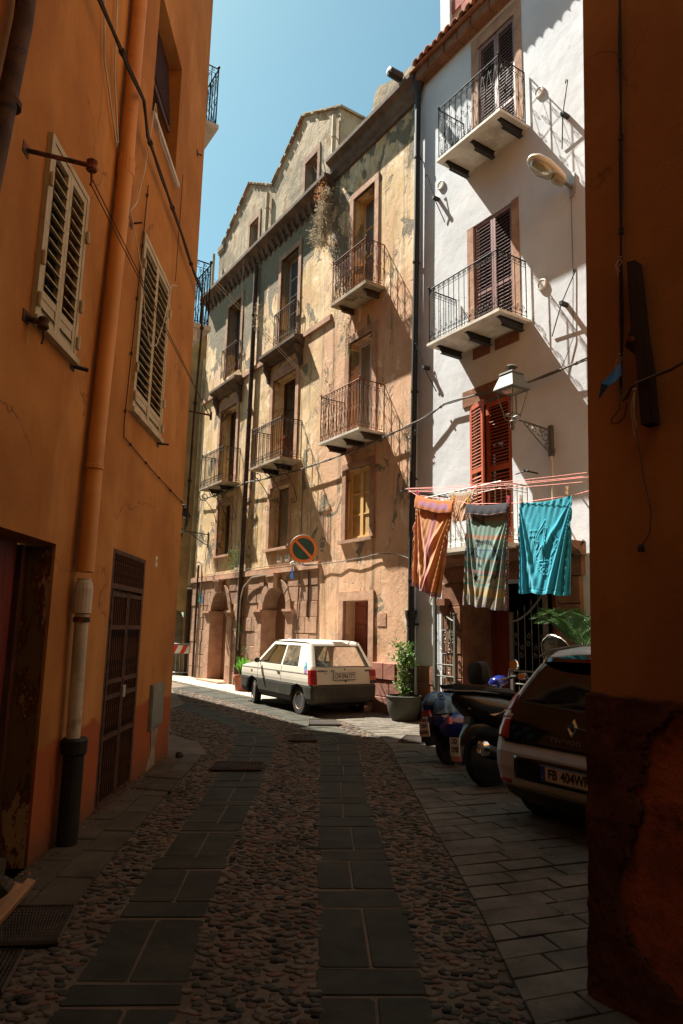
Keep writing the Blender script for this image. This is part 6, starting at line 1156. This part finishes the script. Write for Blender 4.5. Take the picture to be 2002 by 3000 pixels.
for i in range(4):
    j = (i+1) % 4; m.add([V(*D[i], .008), V(*D[j], .008), V(*I[j], .008), V(*I[i], .008), V(D[i][0]*.72, D[i][1]*.72, -.012), V(D[j][0]*.72, D[j][1]*.72, -.012)], [(0, 1, 5, 4), (4, 5, 2, 3)])
m.build('emblem_diamond', 'chrome', e)
text('T W I N G O', .052, simple('dim_chrome_letters', (.35, .32, .28), .25, .9) and 'dim_chrome_letters', car2, (rear(0, .775)[0]-.010, 0, .775), (0, -1, 0), (.3, 0, 1), 'model_lettering', sx=1.25) if False else None
M['letters'] = simple('dim_chrome_letters', (.16, .15, .13), .4, .5); text('TWINGO', .050, 'letters', car2, (rear(0, .775)[0]-.010, .05, .775), (0, -1, 0), (.3, 0, 1), 'model_lettering', sx=1.45)
MB().box(.3, 3.3, -.68, .68, .22, .66).build('wheel_wells', 'dark', car2)
for x, y, s_ in ((.60, .70, 1), (.60, -.70, -1), (3.0, .70, 1), (3.0, -.70, -1)): wheel(car2, x, y, .31, .19, 'galv', 'plain', s_)
m = MB(); m.tube([rear(-.3, .86, .014), rear(.05, .9, .02)], .008, 5); m.build('rear_wiper', 'blkpl', car2)
# ================================================================== SCOOTERS
def X2(par): return par
vs_ = root('parked_scooter', 'dark blue classic scooter with a patterned cloth over its seat and plate X64 NWN', 'scooter', FW, (1.45, 8.88, 0), 'parked scooters'); vs_.rotation_euler = (0, 0, R_(31)); TILT = R_(-9)
vb = ob('scooter_body', None, vs_, rot=(TILT, 0, 0))
wheel(vb, 0, 0, .225, .09, 'galv', 'plain', 1); wheel(vb, 1.22, 0, .225, .09, 'galv', 'plain', 1, name='front_wheel', steer=R_(-15))
B = MB(); B.blob([(-.30, 0, .56, .05, .05), (-.27, 0, .56, .12, .10), (-.18, 0, .56, .15, .15), (.0, 0, .57, .16, .17), (.25, 0, .56, .16, .16), (.42, 0, .50, .14, .14), (.52, 0, .42, .12, .10)], 18); B.build('tail_body', 'blue', vb, smooth=60)
for s_ in (1, -1):
    B = MB(); B.blob([(-.27, .15*s_, .44, .02, .03), (-.22, .17*s_, .45, .07, .10), (-.08, .20*s_, .46, .105, .165), (.10, .20*s_, .46, .11, .18), (.28, .19*s_, .45, .09, .155), (.42, .17*s_, .42, .05, .09), (.48, .16*s_, .40, .02, .03)], 18, p=2.2); B.build('side_cowl', 'blue', vb, smooth=60)
B = MB(); B.blob([(.45, 0, .27, .13, .05), (.6, 0, .22, .18, .03), (.9, 0, .22, .19, .03), (1.0, 0, .26, .17, .05)], 14); B.build('floorboard', 'blue', vb, smooth=60)
m = MB(); g_ = []
for j in range(11):
    t = j/10; z = .26+.62*t; xx = .98-.10*t+.03*math.sin(pi*t); hw_ = .20+.07*math.sin(pi*(.15+t*.75)); g_.append([(xx-.07*(2*i/10-1)**2+.03, hw_*(2*i/10-1), z) for i in range(11)])
m.loft(g_, False, closed=False); q = m.build('leg_shield', 'blue', vb, smooth=60); q.modifiers.new('s', 'SOLIDIFY').thickness = .02
B = MB(); B.blob([(1.02, 0, .30, .03, .05), (1.08, 0, .33, .07, .12), (1.2, 0, .38, .085, .12), (1.34, 0, .36, .08, .11), (1.44, 0, .30, .04, .06)], 14); B.build('front_fender', 'blue', vb, smooth=60)
MB().tube([(1.14, 0, .35), (.93, 0, .95)], .035, 10).build('steering_column', 'blue', vb, smooth=50)
B = MB(); B.blob([(.80, 0, .99, .05, .04), (.84, 0, 1.0, .10, .055), (.92, 0, 1.01, .115, .075), (1.0, 0, 1.01, .10, .075), (1.05, 0, 1.0, .06, .05)], 16, p=2); B.build('headset', 'blue', vb, smooth=60)
m = MB(); m.tube([(.92, -.33, 1.03), (.90, -.12, 1.02), (.90, .12, 1.02), (.92, .33, 1.03)], .015, 7); m.build('handlebar', 'chrome', vb, smooth=50)
for s_ in (1, -1):
    MB().tube([(.90, s_*.24, 1.03), (.92, s_*.36, 1.035)], .022, 8).build('handle_grip', 'rub', vb); o = ob('mirror', None, vb); MB().tube([(.90, s_*.22, 1.04), (.86, s_*.30, 1.12), (.85, s_*.40, 1.17)], .006, 5).build('mirror_stem', 'chrome', o)
    MB().lathe([(0, -.006), (.07, -.006), (.075, .01), (.03, .02), (0, .02)], (.84, s_*.42, 1.18), 'x', 18).build('mirror_disc', 'mirror', o, smooth=40)
B = MB(); B.blob([(-.20, 0, .74, .06, .03), (-.14, 0, .745, .12, .06), (.1, 0, .75, .13, .065), (.4, 0, .74, .12, .06), (.52, 0, .72, .06, .03)], 14); B.build('seat', 'seat', vb, smooth=60)
o = MB().box(-.345, -.30, -.07, .07, .60, .68).box(-.352, -.345, -.06, .06, .61, .67).build('tail_light', 'rlens', vb); MB().box(-.22, -.17, .25, .285, .50, .58).box(-.22, -.17, -.285, -.25, .50, .58).build('indicator', simple('red_orange_lens', (.6, .08, .03), .2, spec=.8), vb)
o = MB().box(-.40, -.385, -.09, .09, .37, .54).build('number_plate', 'plw', vb); text('X64', .075, 'bltx', o, (-.402, 0, .495), (0, -1, 0), (0, 0, 1), 'plate_text', bold=.002); text('NWN', .075, 'bltx', o, (-.402, 0, .415), (0, -1, 0), (0, 0, 1), 'plate_text', bold=.002); MB().box(-.38, -.30, -.10, .10, .30, .38).box(-.36, -.2, -.05, .05, .26, .55).build('rear_bumper', 'blkg', vb)
m = MB(); pts = [(math.cos(pi/2+k*pi/5)*(.05 if k % 2 == 0 else .02), math.sin(pi/2+k*pi/5)*(.05 if k % 2 == 0 else .02)) for k in range(10)]; m.prism(pts, 0, .003); m.v = [(.12+v[0], -.317+v[1]*.5, .53+v[2]) for v in m.v]; m.build('star_decal', 'star', vb); m = MB(); m.prism(pts, 0, .003); m.v = [(.12+v[0], .317-v[1]*.5, .53+v[2]) for v in m.v]; m.build('star_decal', 'star', vb)
MB().tube([(.2, -.16, .18), (-.1, -.2, .16), (-.22, -.2, .16)], .03, 8).build('exhaust_pipe', 'blk', vb); MB().tube([(.45, .1, .2), (.38, .2, .02)], .012, 6).build('side_stand', 'chrome', vb)
# cloth over the seat
def c_sc(u, v):
    c = (.24, .44, .66) if ns(u, v, 1.2) > -.35 else (.08, .18, .40)
    for (a, b, r_) in ((.3, .3, .07), (.55, .6, .12), (.7, .25, .05), (.2, .7, .06), (.82, .75, .08), (.45, .15, .05)):
        if abs(math.hypot(u-a, v-b)-r_) < .018 or math.hypot(u-a, v-b) < r_*.45: c = (.02, .04, .13)
    return c
oc = root('seat_cover_cloth', 'blue patterned cloth wrapped over the seat of the dark blue scooter', 'cloth', FW); oc.matrix_world = Matrix.Translation((1.45, 8.88, 0)) @ Matrix.Rotation(R_(31), 4, 'Z') @ Matrix.Rotation(TILT, 4, 'X')
m = MB(); vs2 = []; cols = []; nx, nz = 50, 60
for j in range(nz+1):
    v = j/nz; a = pi*(-.16+1.32*v)
    for i in range(nx+1):
        u = i/nx; x = -.30+.66*u; en = (1-abs(2*u-1)**3.5)**.5; wr = 1+.05*math.sin(u*38+math.sin(v*9)*2)*(1 if u < .4 else .3)+.03*math.sin(v*31+u*6); ry, rz = (.10+.10*en)*wr, (.04+.16*en)*wr*(1.1-.25*u)
        vs2.append((x-.02*math.sin(v*pi)*(1-u), ry*math.cos(a), .70+rz*math.sin(a) if math.sin(a) > 0 else .70+.16*math.sin(a))); cols.append(c_sc(u, v))
m.add(vs2, [(j*(nx+1)+i, j*(nx+1)+i+1, (j+1)*(nx+1)+i+1, (j+1)*(nx+1)+i) for j in range(nz) for i in range(nx)]); q = m.build('cover_cloth', 'cover', oc, smooth=180, cols=cols); q.modifiers.new('s', 'SOLIDIFY').thickness = .006
# black maxi scooter
ms = root('parked_scooter', 'black maxi scooter with tall clear windscreen and plate 13707', 'scooter', FW, (1.66, 7.72, 0), 'parked scooters'); ms.rotation_euler = (0, 0, R_(25)); mb_ = ob('scooter_body', None, ms, rot=(R_(-7), 0, 0))
wheel(mb_, 0, 0, .275, .13, 'galv', 'plain', 1); wheel(mb_, 1.45, 0, .29, .12, 'galv', 'plain', 1, name='front_wheel')
B = MB(); B.blob([(-.40, 0, .96, .03, .02), (-.34, 0, .92, .12, .07), (-.15, 0, .83, .19, .15), (.1, 0, .76, .23, .20), (.4, 0, .70, .24, .20), (.65, 0, .60, .20, .17), (.8, 0, .48, .16, .12)], 18, p=2.8); B.build('tail_body', 'blkg', mb_, smooth=50)
B = MB(); B.blob([(-.12, 0, .99, .10, .03), (0, 0, 1.0, .16, .05), (.3, 0, .97, .18, .06), (.38, 0, .88, .18, .06), (.7, 0, .84, .16, .05), (.8, 0, .82, .08, .03)], 14); B.build('seat', 'seat', mb_, smooth=50)
m = MB(); m.prism([(-.46, 1.04), (.1, .99), (.1, 1.025), (-.42, 1.09), (-.49, 1.08)], -.11, .11); m.tube([(-.44, .09, 1.01), (-.2, .13, 1.0), (.1, .15, .97)], .014, 6); m.tube([(-.44, -.09, 1.01), (-.2, -.13, 1.0), (.1, -.15, .97)], .014, 6); m.build('luggage_rack', 'blkg', mb_); MB().lathe([(.03, 0), (.03, .01), (0, .012)], (.0, .21, .95), 'y', 14).build('rack_button', simple('grey_reflector', (.3, .3, .24), .4), mb_)
B = MB(); B.blob([(-.10, 0, 1.19, .05, .06), (-.08, 0, 1.20, .14, .12), (.0, 0, 1.20, .16, .13), (.04, 0, 1.19, .12, .10)], 16, p=3.2); B.build('backrest_pad', 'seat', mb_, smooth=50)
for s_ in (1, -1): MB().add([(-.30, s_*.12, .83), (-.10, s_*.185, .86), (.15, s_*.235, .80), (-.02, s_*.215, .74)], [(0, 1, 2, 3)]).build('tail_light', simple('smoky_clear_lens', (.25, .17, .14), .1, spec=.9), mb_)
B = MB(); B.blob([(.9, 0, .32, .16, .08), (1.05, 0, .5, .20, .2), (1.15, 0, .75, .21, .2), (1.25, 0, .9, .17, .12), (1.35, 0, .9, .06, .04)], 16); B.build('front_fairing', 'blkg', mb_, smooth=50); B = MB(); B.blob([(.6, 0, .3, .17, .08), (1.0, 0, .3, .17, .08)], 12); B.build('floorboard', 'blkg', mb_, smooth=50)
m = MB(); g_ = []
for j in range(13):
    t = j/12; hw_ = .27*(1-.35*max(0, t-.55)**1.3/.45**1.3)*(math.sqrt(max(0.02, 1-max(0, (t-.8)/.2)**2)) if t > .8 else 1); g_.append([(1.42-.26*t-.10*(2*i/14-1)**2, hw_*(2*i/14-1), 1.0+.64*t) for i in range(15)])
m.loft(g_, False, closed=False); q = m.build('windscreen', 'ws', mb_, smooth=60); q.modifiers.new('s', 'SOLIDIFY').thickness = .004
ed = [r_[0] for r_ in g_]+g_[-1][1:-1]+[r_[-1] for r_ in g_[::-1]]; m = MB(); m.tube(ed, .005, 4); m.build('windscreen_edge', simple('pale_screen_edge', (.55, .52, .42), .3), mb_)
m = MB(); m.tube([(.98, -.36, 1.04), (1.02, -.1, 1.0), (1.02, .1, 1.0), (.98, .36, 1.04)], .015, 7); m.build('handlebar', 'blkg', mb_)
for s_ in (1, -1):
    o = ob('mirror', None, mb_); MB().tube([(1.02, s_*.2, 1.03), (1.02, s_*.36, 1.13), (1.0, s_*.42, 1.16)], .008, 5).build('mirror_stem', 'chrome', o); B = MB(); B.blob([(.97, s_*.47, 1.18, .085, .045), (1.0, s_*.47, 1.18, .08, .04), (1.02, s_*.47, 1.18, .04, .02)], 12); B.build('mirror_shell', 'blkg', o, smooth=50); B = MB(); B.blob([(.955, s_*.47, 1.18, .07, .038), (.969, s_*.47, 1.18, .08, .042)], 12); B.build('mirror_glass', 'mirror', o)
o = MB().box(-.42, -.41, -.085, .085, .34, .53).build('number_plate', 'plw', mb_); text('DD', .075, 'bltx', o, (-.422, 0, .49), (0, -1, 0), (0, 0, 1), 'plate_text', bold=.002, sx=.9); text('13707', .075, 'bltx', o, (-.422, 0, .405), (0, -1, 0), (0, 0, 1), 'plate_text', bold=.002, sx=.78); MB().box(-.412, -.40, -.09, .09, .29, .335).build('plate_strip', simple('pale_red_strip', (.5, .2, .16), .5), mb_); m = MB(); m.prism([(-.40, .25), (-.35, .25), (-.1, .75), (-.2, .8)], -.06, .06); m.build('plate_holder', 'blkg', mb_)
MB().tube([(.4, -.2, .25), (.1, -.22, .30), (-.20, -.24, .40)], [.04, .06, .075], 14).build('exhaust_pipe', 'blk', mb_, smooth=50); MB().lathe([(.03, .0), (.045, -.01), (.075, .0), (.085, .03), (.085, .06)], (-.27, -.25, .42), 'x', 20).build('exhaust_tip', 'chrome', mb_, smooth=40)
B = MB(); B.blob([(-.33, 0, .48, .05, .05), (-.24, 0, .56, .10, .12), (-.1, 0, .58, .13, .15), (.1, 0, .56, .15, .17), (.35, 0, .50, .16, .20), (.6, 0, .42, .14, .16)], 14, p=2.6); B.build('rear_fender', 'blkg', mb_, smooth=50)
# ================================================================== POTS, PLANTS, STREET FURNITURE
r = root('planter_pot', 'large round grey green pot at the foot of the black downpipe', 'planter', FR, (.68, -.34, 0)); MB().lathe([(.20, 0), (.25, .08), (.30, .22), (.315, .36), (.315, .43), (.33, .44), (.33, .46), (.305, .465), (.29, .42)], n=32).build('pot', 'pot', r, smooth=40); MB().lathe([(0, .42), (.30, .42)], n=24).build('soil', 'soil', r)
r = root('potted_climber', 'tall bushy small leaved climber growing in the big round pot', 'plant', FR, (.68, -.34, .40)); m = MB(); [m.tube([(dx, dy, 0), (dx*1.5, dy, .4), (dx*.6, dy*1.3, .85)], .008, 5) for dx, dy in ((.04, 0), (-.05, .03), (0, -.05))]; m.build('stem', 'stem', r); m = MB()
leaves(m, [(random.gauss(0, .035), random.gauss(0, .035), random.uniform(.08, .85)) for _ in range(60)]+[(random.gauss(-.02, .10), random.gauss(0, .05), random.uniform(.6, .98)) for _ in range(26)], .055, 1150, .045, 1.3); m.build('foliage', 'leaf', r); m = MB(); leaves(m, [(-.28, 0, 1.0), (-.2, 0, .95)], .05, 40, .04, 1.4); m.build('shoot', 'leaf', r)
tx = FR.pt(-5.62, -.62); r = root('terracotta_planter', 'terracotta pot beside the nose of the white car', 'planter', FW, (tx.x, tx.y, 0)); MB().lathe([(.15, 0), (.20, .34), (.225, .36), (.225, .42), (.19, .42), (.18, .38)], n=24).build('pot', 'terra', r, smooth=40); MB().lathe([(0, .38), (.19, .38)], n=20).build('soil', 'soil', r)
def strap_plant(parent, n, L, w_, mat, cx=0, up=1.4, name='leaf'):
    for i in range(n):
        a = random.uniform(0, 2*pi); t = random.uniform(.15, .6); Lk = L*random.uniform(.75, 1.15); m = MB(); ps = []; c, s_ = math.cos(a), math.sin(a)
        for k in range(7): u = k/6; rr_ = Lk*t*u+.10*Lk*t*u*u*2; ps.append((c*rr_+cx, s_*rr_, Lk*(u-.28*t*u*u*1.5)))
        vs = []
        for k, p in enumerate(ps): ww = w_*math.sin(pi*min(.96, .12+.85*k/6))**.7/2; vs += [(p[0]-s_*ww, p[1]+c*ww, p[2]+.01), (p[0], p[1], p[2]-.006), (p[0]+s_*ww, p[1]-c*ww, p[2]+.01)]
        m.add(vs, [(k*3+j, k*3+j+1, k*3+j+4, k*3+j+3) for k in range(6) for j in range(2)]); m.build(name, mat, parent, smooth=60)
r = root('strap_leaved_plant', 'bright green broad leaved plant in the terracotta pot', 'plant', FW, (tx.x, tx.y, .38)); strap_plant(r, 34, .52, .07, 'leafb')
px_ = FR.pt(-5.75, -.4); r = root('strap_leaved_plant', 'second clump of bright green leaves just behind the terracotta pot', 'plant', FW, (px_.x+.45, px_.y-.35, .25)); strap_plant(r, 18, .6, .07, 'leafb'); MB().lathe([(.10, -.25), (.14, 0), (.12, 0)], n=16).build('pot', 'terra', r)
# palm beside the white house
r = root('potted_palm', 'green feathery palm against the white wall behind the parked car', 'palm', FR, (4.75, -.5, 0)); MB().lathe([(.18, 0), (.24, .4), (.26, .42), (.22, .42)], n=20).build('pot', 'terra', r); MB().tube([(0, 0, .3), (0, 0, 1.45)], [.07, .05], 8).build('trunk', 'stem', r)
for k in range(13):
    a = 2*pi*k/13+random.uniform(-.2, .2); L = random.uniform(.95, 1.3); m = MB(); ps = [(math.cos(a)*L*.7*u, math.sin(a)*L*.45*u, 1.40+L*(.98*u-.60*u*u)) for u in [i/14 for i in range(15)]]; m.tube(ps, .006, 4)
    for i in range(2, 15):
        p = Vector(ps[i]); d = (p-Vector(ps[i-1])).normalized(); sd_ = d.cross(Vector((0, 0, 1))).normalized(); ll = .30*math.sin(pi*min(1, .15+.8*i/14))+.05
        for s_ in (1, -1):
            for q_ in (0, .5): b = p-d*q_*.06; e_ = b+(d*.55+sd_*s_+Vector((0, 0, .18)))*ll*.85; m.add([b, b.lerp(e_, .5)+Vector((0, 0, .008))+d*.013, e_, b.lerp(e_, .5)-d*.013], [(0, 1, 2, 3)])
    m.build('frond', 'leafd', r)
# weeds on the walls
def weed(label, s_, z, d, pts, mat, n, size, spread, name='wall_weed', cat='plant', down=0, asp=3, st_=0):
    r = root(name, label, cat, FR, (s_, -d, z)); m = MB(); leaves(m, pts, size, n, spread, asp, down); m.build('foliage', mat, r)
    m = MB()
    for k in range(st_ or 6):
        e = Vector(random.choice(pts)); m.tube([(0, d*.8, 0), tuple(e*.5+Vector((random.gauss(0, .03), random.gauss(0, .02), random.gauss(0, .03)))), tuple(e)], .003, 3)
    m.build('stem', 'stem' if mat != 'dry' else 'dry', r)
weed('large hanging mass of dry grey weeds below the break in the cornice', -2.75, 12.6, .25, [(random.gauss(0, .10), random.gauss(0, .07), -t*1.45) for t in [i/30 for i in range(31)]], 'dry', 3600, .075, .085, down=.5, asp=5, st_=160)
weed('rust coloured dead leaves at the top of the dry hanging weeds', -2.85, 12.85, .3, [(random.gauss(0, .1), 0, random.uniform(-.4, .1)) for _ in range(14)], 'dryr', 260, .07, .07, st_=12)
weed('thin bare twigs rising above the cornice beside the attic', -3.0, 13.3, .2, [(random.uniform(-.5, .1), 0, random.uniform(.4, 1.1)) for _ in range(12)], 'dryr', 40, .03, .05, asp=4, st_=14)
weed('pale green weeds hanging under the upper rusty balcony', -1.75, 8.9, .12, [(random.gauss(0, .12), 0, -t*.95) for t in [i/14 for i in range(15)]], 'leaf', 300, .04, .07, st_=16); weed('dry grassy weeds on the left corner of the upper rusty balcony', -1.85, 9.2, .45, [(random.gauss(0, .08), 0, random.uniform(-.15, .15)) for _ in range(8)], 'dry', 160, .05, .06, st_=8)
weed('red autumn creeper growing under the lower rusty balcony', -1.35, 5.62, .15, [(random.gauss(0, .12), 0, -t*.4) for t in [i/8 for i in range(9)]], 'redl', 120, .045, .08, st_=10); weed('red autumn plant standing behind the bars of the middle balcony', -4.55, 6.25, .3, [(random.gauss(0, .07), 0, random.uniform(-.1, .45)) for _ in range(10)], 'redl', 90, .05, .05, st_=8)
weed('white green weed tuft growing on the string course by the brown downpipe', -7.45, 3.35, .16, [(random.gauss(0, .16), random.gauss(0, .05), random.uniform(0, .45)) for _ in range(20)], 'leaf', 420, .045, .07, st_=24); weed('small weed growing beside the brown downpipe at mid height', -6.75, 11.9-1.0, .12, [(random.gauss(0, .12), 0, random.uniform(-.5, .3)) for _ in range(12)], 'dry', 220, .05, .08, st_=14)
weed('little flowering weed in the wall left of the lower rusty balcony', -2.75, 7.6, .06, [(random.gauss(0, .05), 0, random.uniform(0, .35)) for _ in range(8)], 'leaf', 70, .035, .04, st_=6)
for s_, z, lab in ((-7.28, 2.35, 'small pale weed on the stone wall right of the first arch'), (-6.7, 1.0, 'small green weed low on the stone wall behind the white car'), (-6.9, 1.55, 'tiny weed beside the brown downpipe at knee height'), (-.05, .08, 'small grass tuft at the foot of the red stone base')): weed(lab, s_, z, .08, [(random.gauss(0, .04), 0, random.uniform(-.1, .12)) for _ in range(6)], 'leaf', 60, .04, .04, st_=5)
# barrier
r = root('crowd_barrier', 'galvanised street barrier with a red and white striped board at the far left end', 'barrier', FW, (-5.78, 23.1, 0)); m = MB(); m.tube([(-1.2, 0, .12), (-1.2, 0, .98), (-1.12, 0, 1.05), (1.12, 0, 1.05), (1.2, 0, .98), (1.2, 0, .12)], .021, 8, closed=True); m.build('barrier_frame', 'galv', r, smooth=50)
for i in range(17): MB().tube([(-1.06+i*.1325, 0, .13), (-1.06+i*.1325, 0, 1.04)], .008, 5).build('barrier_bar', 'galv', r)
for x in (-.85, .85): MB().box(x-.03, x+.03, -.25, .25, 0, .03).tube([(x, 0, .02), (x, 0, .13)], .02, 6).build('barrier_foot', 'galv', r)
o = MB().box(-1.1, 1.1, -.04, -.025, .74, 1.0).build('warning_board', 'whp', r)
for i in range(7): xa = -1.08+i*.32; MB().prism([(xa, .742), (xa+.15, .742), (xa+.27, .998), (xa+.12, .998)], -.044, -.041).build('red_stripe', 'redp', o)
# timber scraps bottom left
r = root('timber_scraps', 'pile of raw broken planks and rubble leaning at the bottom left by the door niche', 'timber', FL, (4.20, -.16, 0))
for i, (x, y, z, L, a, w_, h) in enumerate(((0, -.04, .02, 1.2, 5, .10, .03), (-.05, -.12, .06, 1.15, 3, .05, .04), (-.1, .06, .10, 1.1, 0, .10, .02), (-.2, .02, .14, .9, -2, .08, .025))): q = MB().box(-L/2, L/2, -w_/2, w_/2, 0, h).build('timber_plank', 'board', r); q.location = (x-.3, y, z); q.rotation_euler = (R_(18), R_(-3), R_(a))
for i in range(7): B = MB(); B.blob([(-.09, 0, 0, .02, .02), (-.04, .01, .01, .07, .04), (.04, -.01, .01, .06, .045), (.09, 0, 0, .02, .02)], 7, p=3); q = B.build('rubble_piece', 'side', r); q.location = (random.uniform(-.55, .1), random.uniform(-.1, .15), .16+random.uniform(0, .07)); q.rotation_euler = (random.random(), random.random(), random.random()*3)
r = root('black_bag', 'small black plastic bag at the foot of the orange corner', 'bag', FL, (8.95, -.2, 0)); B = MB(); B.blob([(-.06, 0, .03, .02, .02), (-.03, 0, .05, .045, .045), (.03, 0, .04, .05, .035), (.07, 0, .03, .02, .02)], 10); B.build('bag_body', 'blk', r, smooth=60)
r = root('white_doorbell_box', 'small white box on the stone pier between the sign and the second arch', 'box', FR, (-4.08, -.1, 1.3)); MB().box(-.05, .05, -.03, .03, -.09, .09).build('box_shell', 'whp', r); r = root('bollard_stub', 'short metal stub at the foot of the white house', 'bollard', FR, (.98, -.12, 0)); MB().lathe([(.035, 0), (.035, .34), (.0, .36)], n=10).build('stub_post', 'galv', r)
# iron gates of the portal
def igate(label, x0, x1, zl, zr, ang, group='wrought iron gate leaves'):
    r = root('iron_gate', label, 'gate', FR, (x0 if zl > zr else x1, -.08, 0), group, rz=ang); w_ = x1-x0; d = 1 if zl > zr else -1; P_ = lambda u, z: (d*u, 0, z)      # u from hinge
    H0, H1 = 2.28, 1.82; m = MB(); q = lambda a, b: (min(d*a, d*b), max(d*a, d*b)); m.box(*q(-.03, .03), -.03, .03, .05, 2.45); m.box(*q(w_-.025, w_+.025), -.025, .025, .05, H1+.12); m.box(*q(w_-.035, w_+.035), -.035, .035, H1+.12, H1+.14); m.build('gate_post', 'gategr', r)
    top = lambda u: H0-(H0-H1)*(1-(1-u/w_)**1.8)-.0; m = MB(); m.tube([P_(w_*i/8, top(w_*i/8)) for i in range(9)], .018, 6)
    m.build('gate_rail', 'gategr', r)
    for z in (.12, .86, 1.06): MB().tube([P_(0, z), P_(w_, z)], .014, 6).build('gate_rail', 'gategr', r)
    m = None; n = 5
    for i in range(1, n): u = w_*i/n; m = MB(); m.tube([P_(u, .12), P_(u, top(u)+.1)], .007, 5); m.tube([P_(u, top(u)+.1), P_(u, top(u)+.17)], [.014, .001], 5); zc = 1.35+.1*(n-i); [m.lathe([(0, -.02), (.014, 0), (0, .02)], (d*u, 0, zz_), n=6) for zz_ in (zc, zc+.035, .25, .28)]; m.build('gate_bar', 'gategr', r)
    m = MB()
    for i in range(n):
        for zz_, dd in ((.70, 1), (.56, -1), (1.42 if i % 2 else 1.6, 1), (1.30 if i % 2 else 1.48, -1)): u = w_*(i+.5)/n; m.tube([P_(u+a, zz_+b) for a, b in spiral(0, 0, w_/n*.36, 1.3, pi/2, dd, 10)], .005, 4)
    m.tube([P_(w_*.35+a, .96+b) for a, b in spiral(0, 0, .07, 1.3, 0, 1, 10)], .006, 4); m.tube([P_(w_*.7+a, .96+b) for a, b in spiral(0, 0, .07, 1.3, pi, -1, 10)], .006, 4); m.build('gate_scrolls', 'gategr', r)
igate('open left leaf of the wrought iron gate beside the intercom', 1.25, 1.85, 2.3, 1.8, R_(-6)); igate('right leaf of the wrought iron gate in front of the dark doorway', 3.15, 3.78, 1.8, 2.3, R_(6))
# grit, leaf litter and tiny weeds gathered along the walls and in the joints
mg = MB()
def grit(px, py, r_): n = 5; a0 = random.random()*6; mg.add([(px+r_*math.cos(a0+2*pi*j/n)*random.uniform(.7, 1.2), py+r_*math.sin(a0+2*pi*j/n)*random.uniform(.7, 1.2), .03) for j in range(n)]+[(px, py, .03+r_*.8)], [(j, (j+1) % n, n) for j in range(n)])
for i in range(420): q = FL.pt(random.uniform(4.6, 9.1), -abs(random.gauss(0, .07))-.01); grit(q.x, q.y, random.uniform(.003, .011))
for i in range(500): q = FR.pt(random.uniform(-10, 8), -abs(random.gauss(0, .10))-.01); grit(q.x, q.y, random.uniform(.004, .014))
for i in range(900):
    yy_ = random.uniform(2.2, 11)**1.0; grit(random.uniform(-.5, .36)*yy_, yy_, random.uniform(.002, .007))
mg.build('grit', 'mort', None, kind='stuff')
ml = MB()
for i in range(90):
    q = FL.pt(random.uniform(4.6, 9.1), -abs(random.gauss(0, .10))-.02); leaves(ml, [(q.x, q.y, .045)], .03, 1, .01)
    q = FR.pt(random.uniform(-10, 8), -abs(random.gauss(0, .12))-.02); leaves(ml, [(q.x, q.y, .045)], .035, 1, .01)
ml.build('leaf_litter', 'dryr', None, kind='stuff')
bpy.context.view_layer.update()
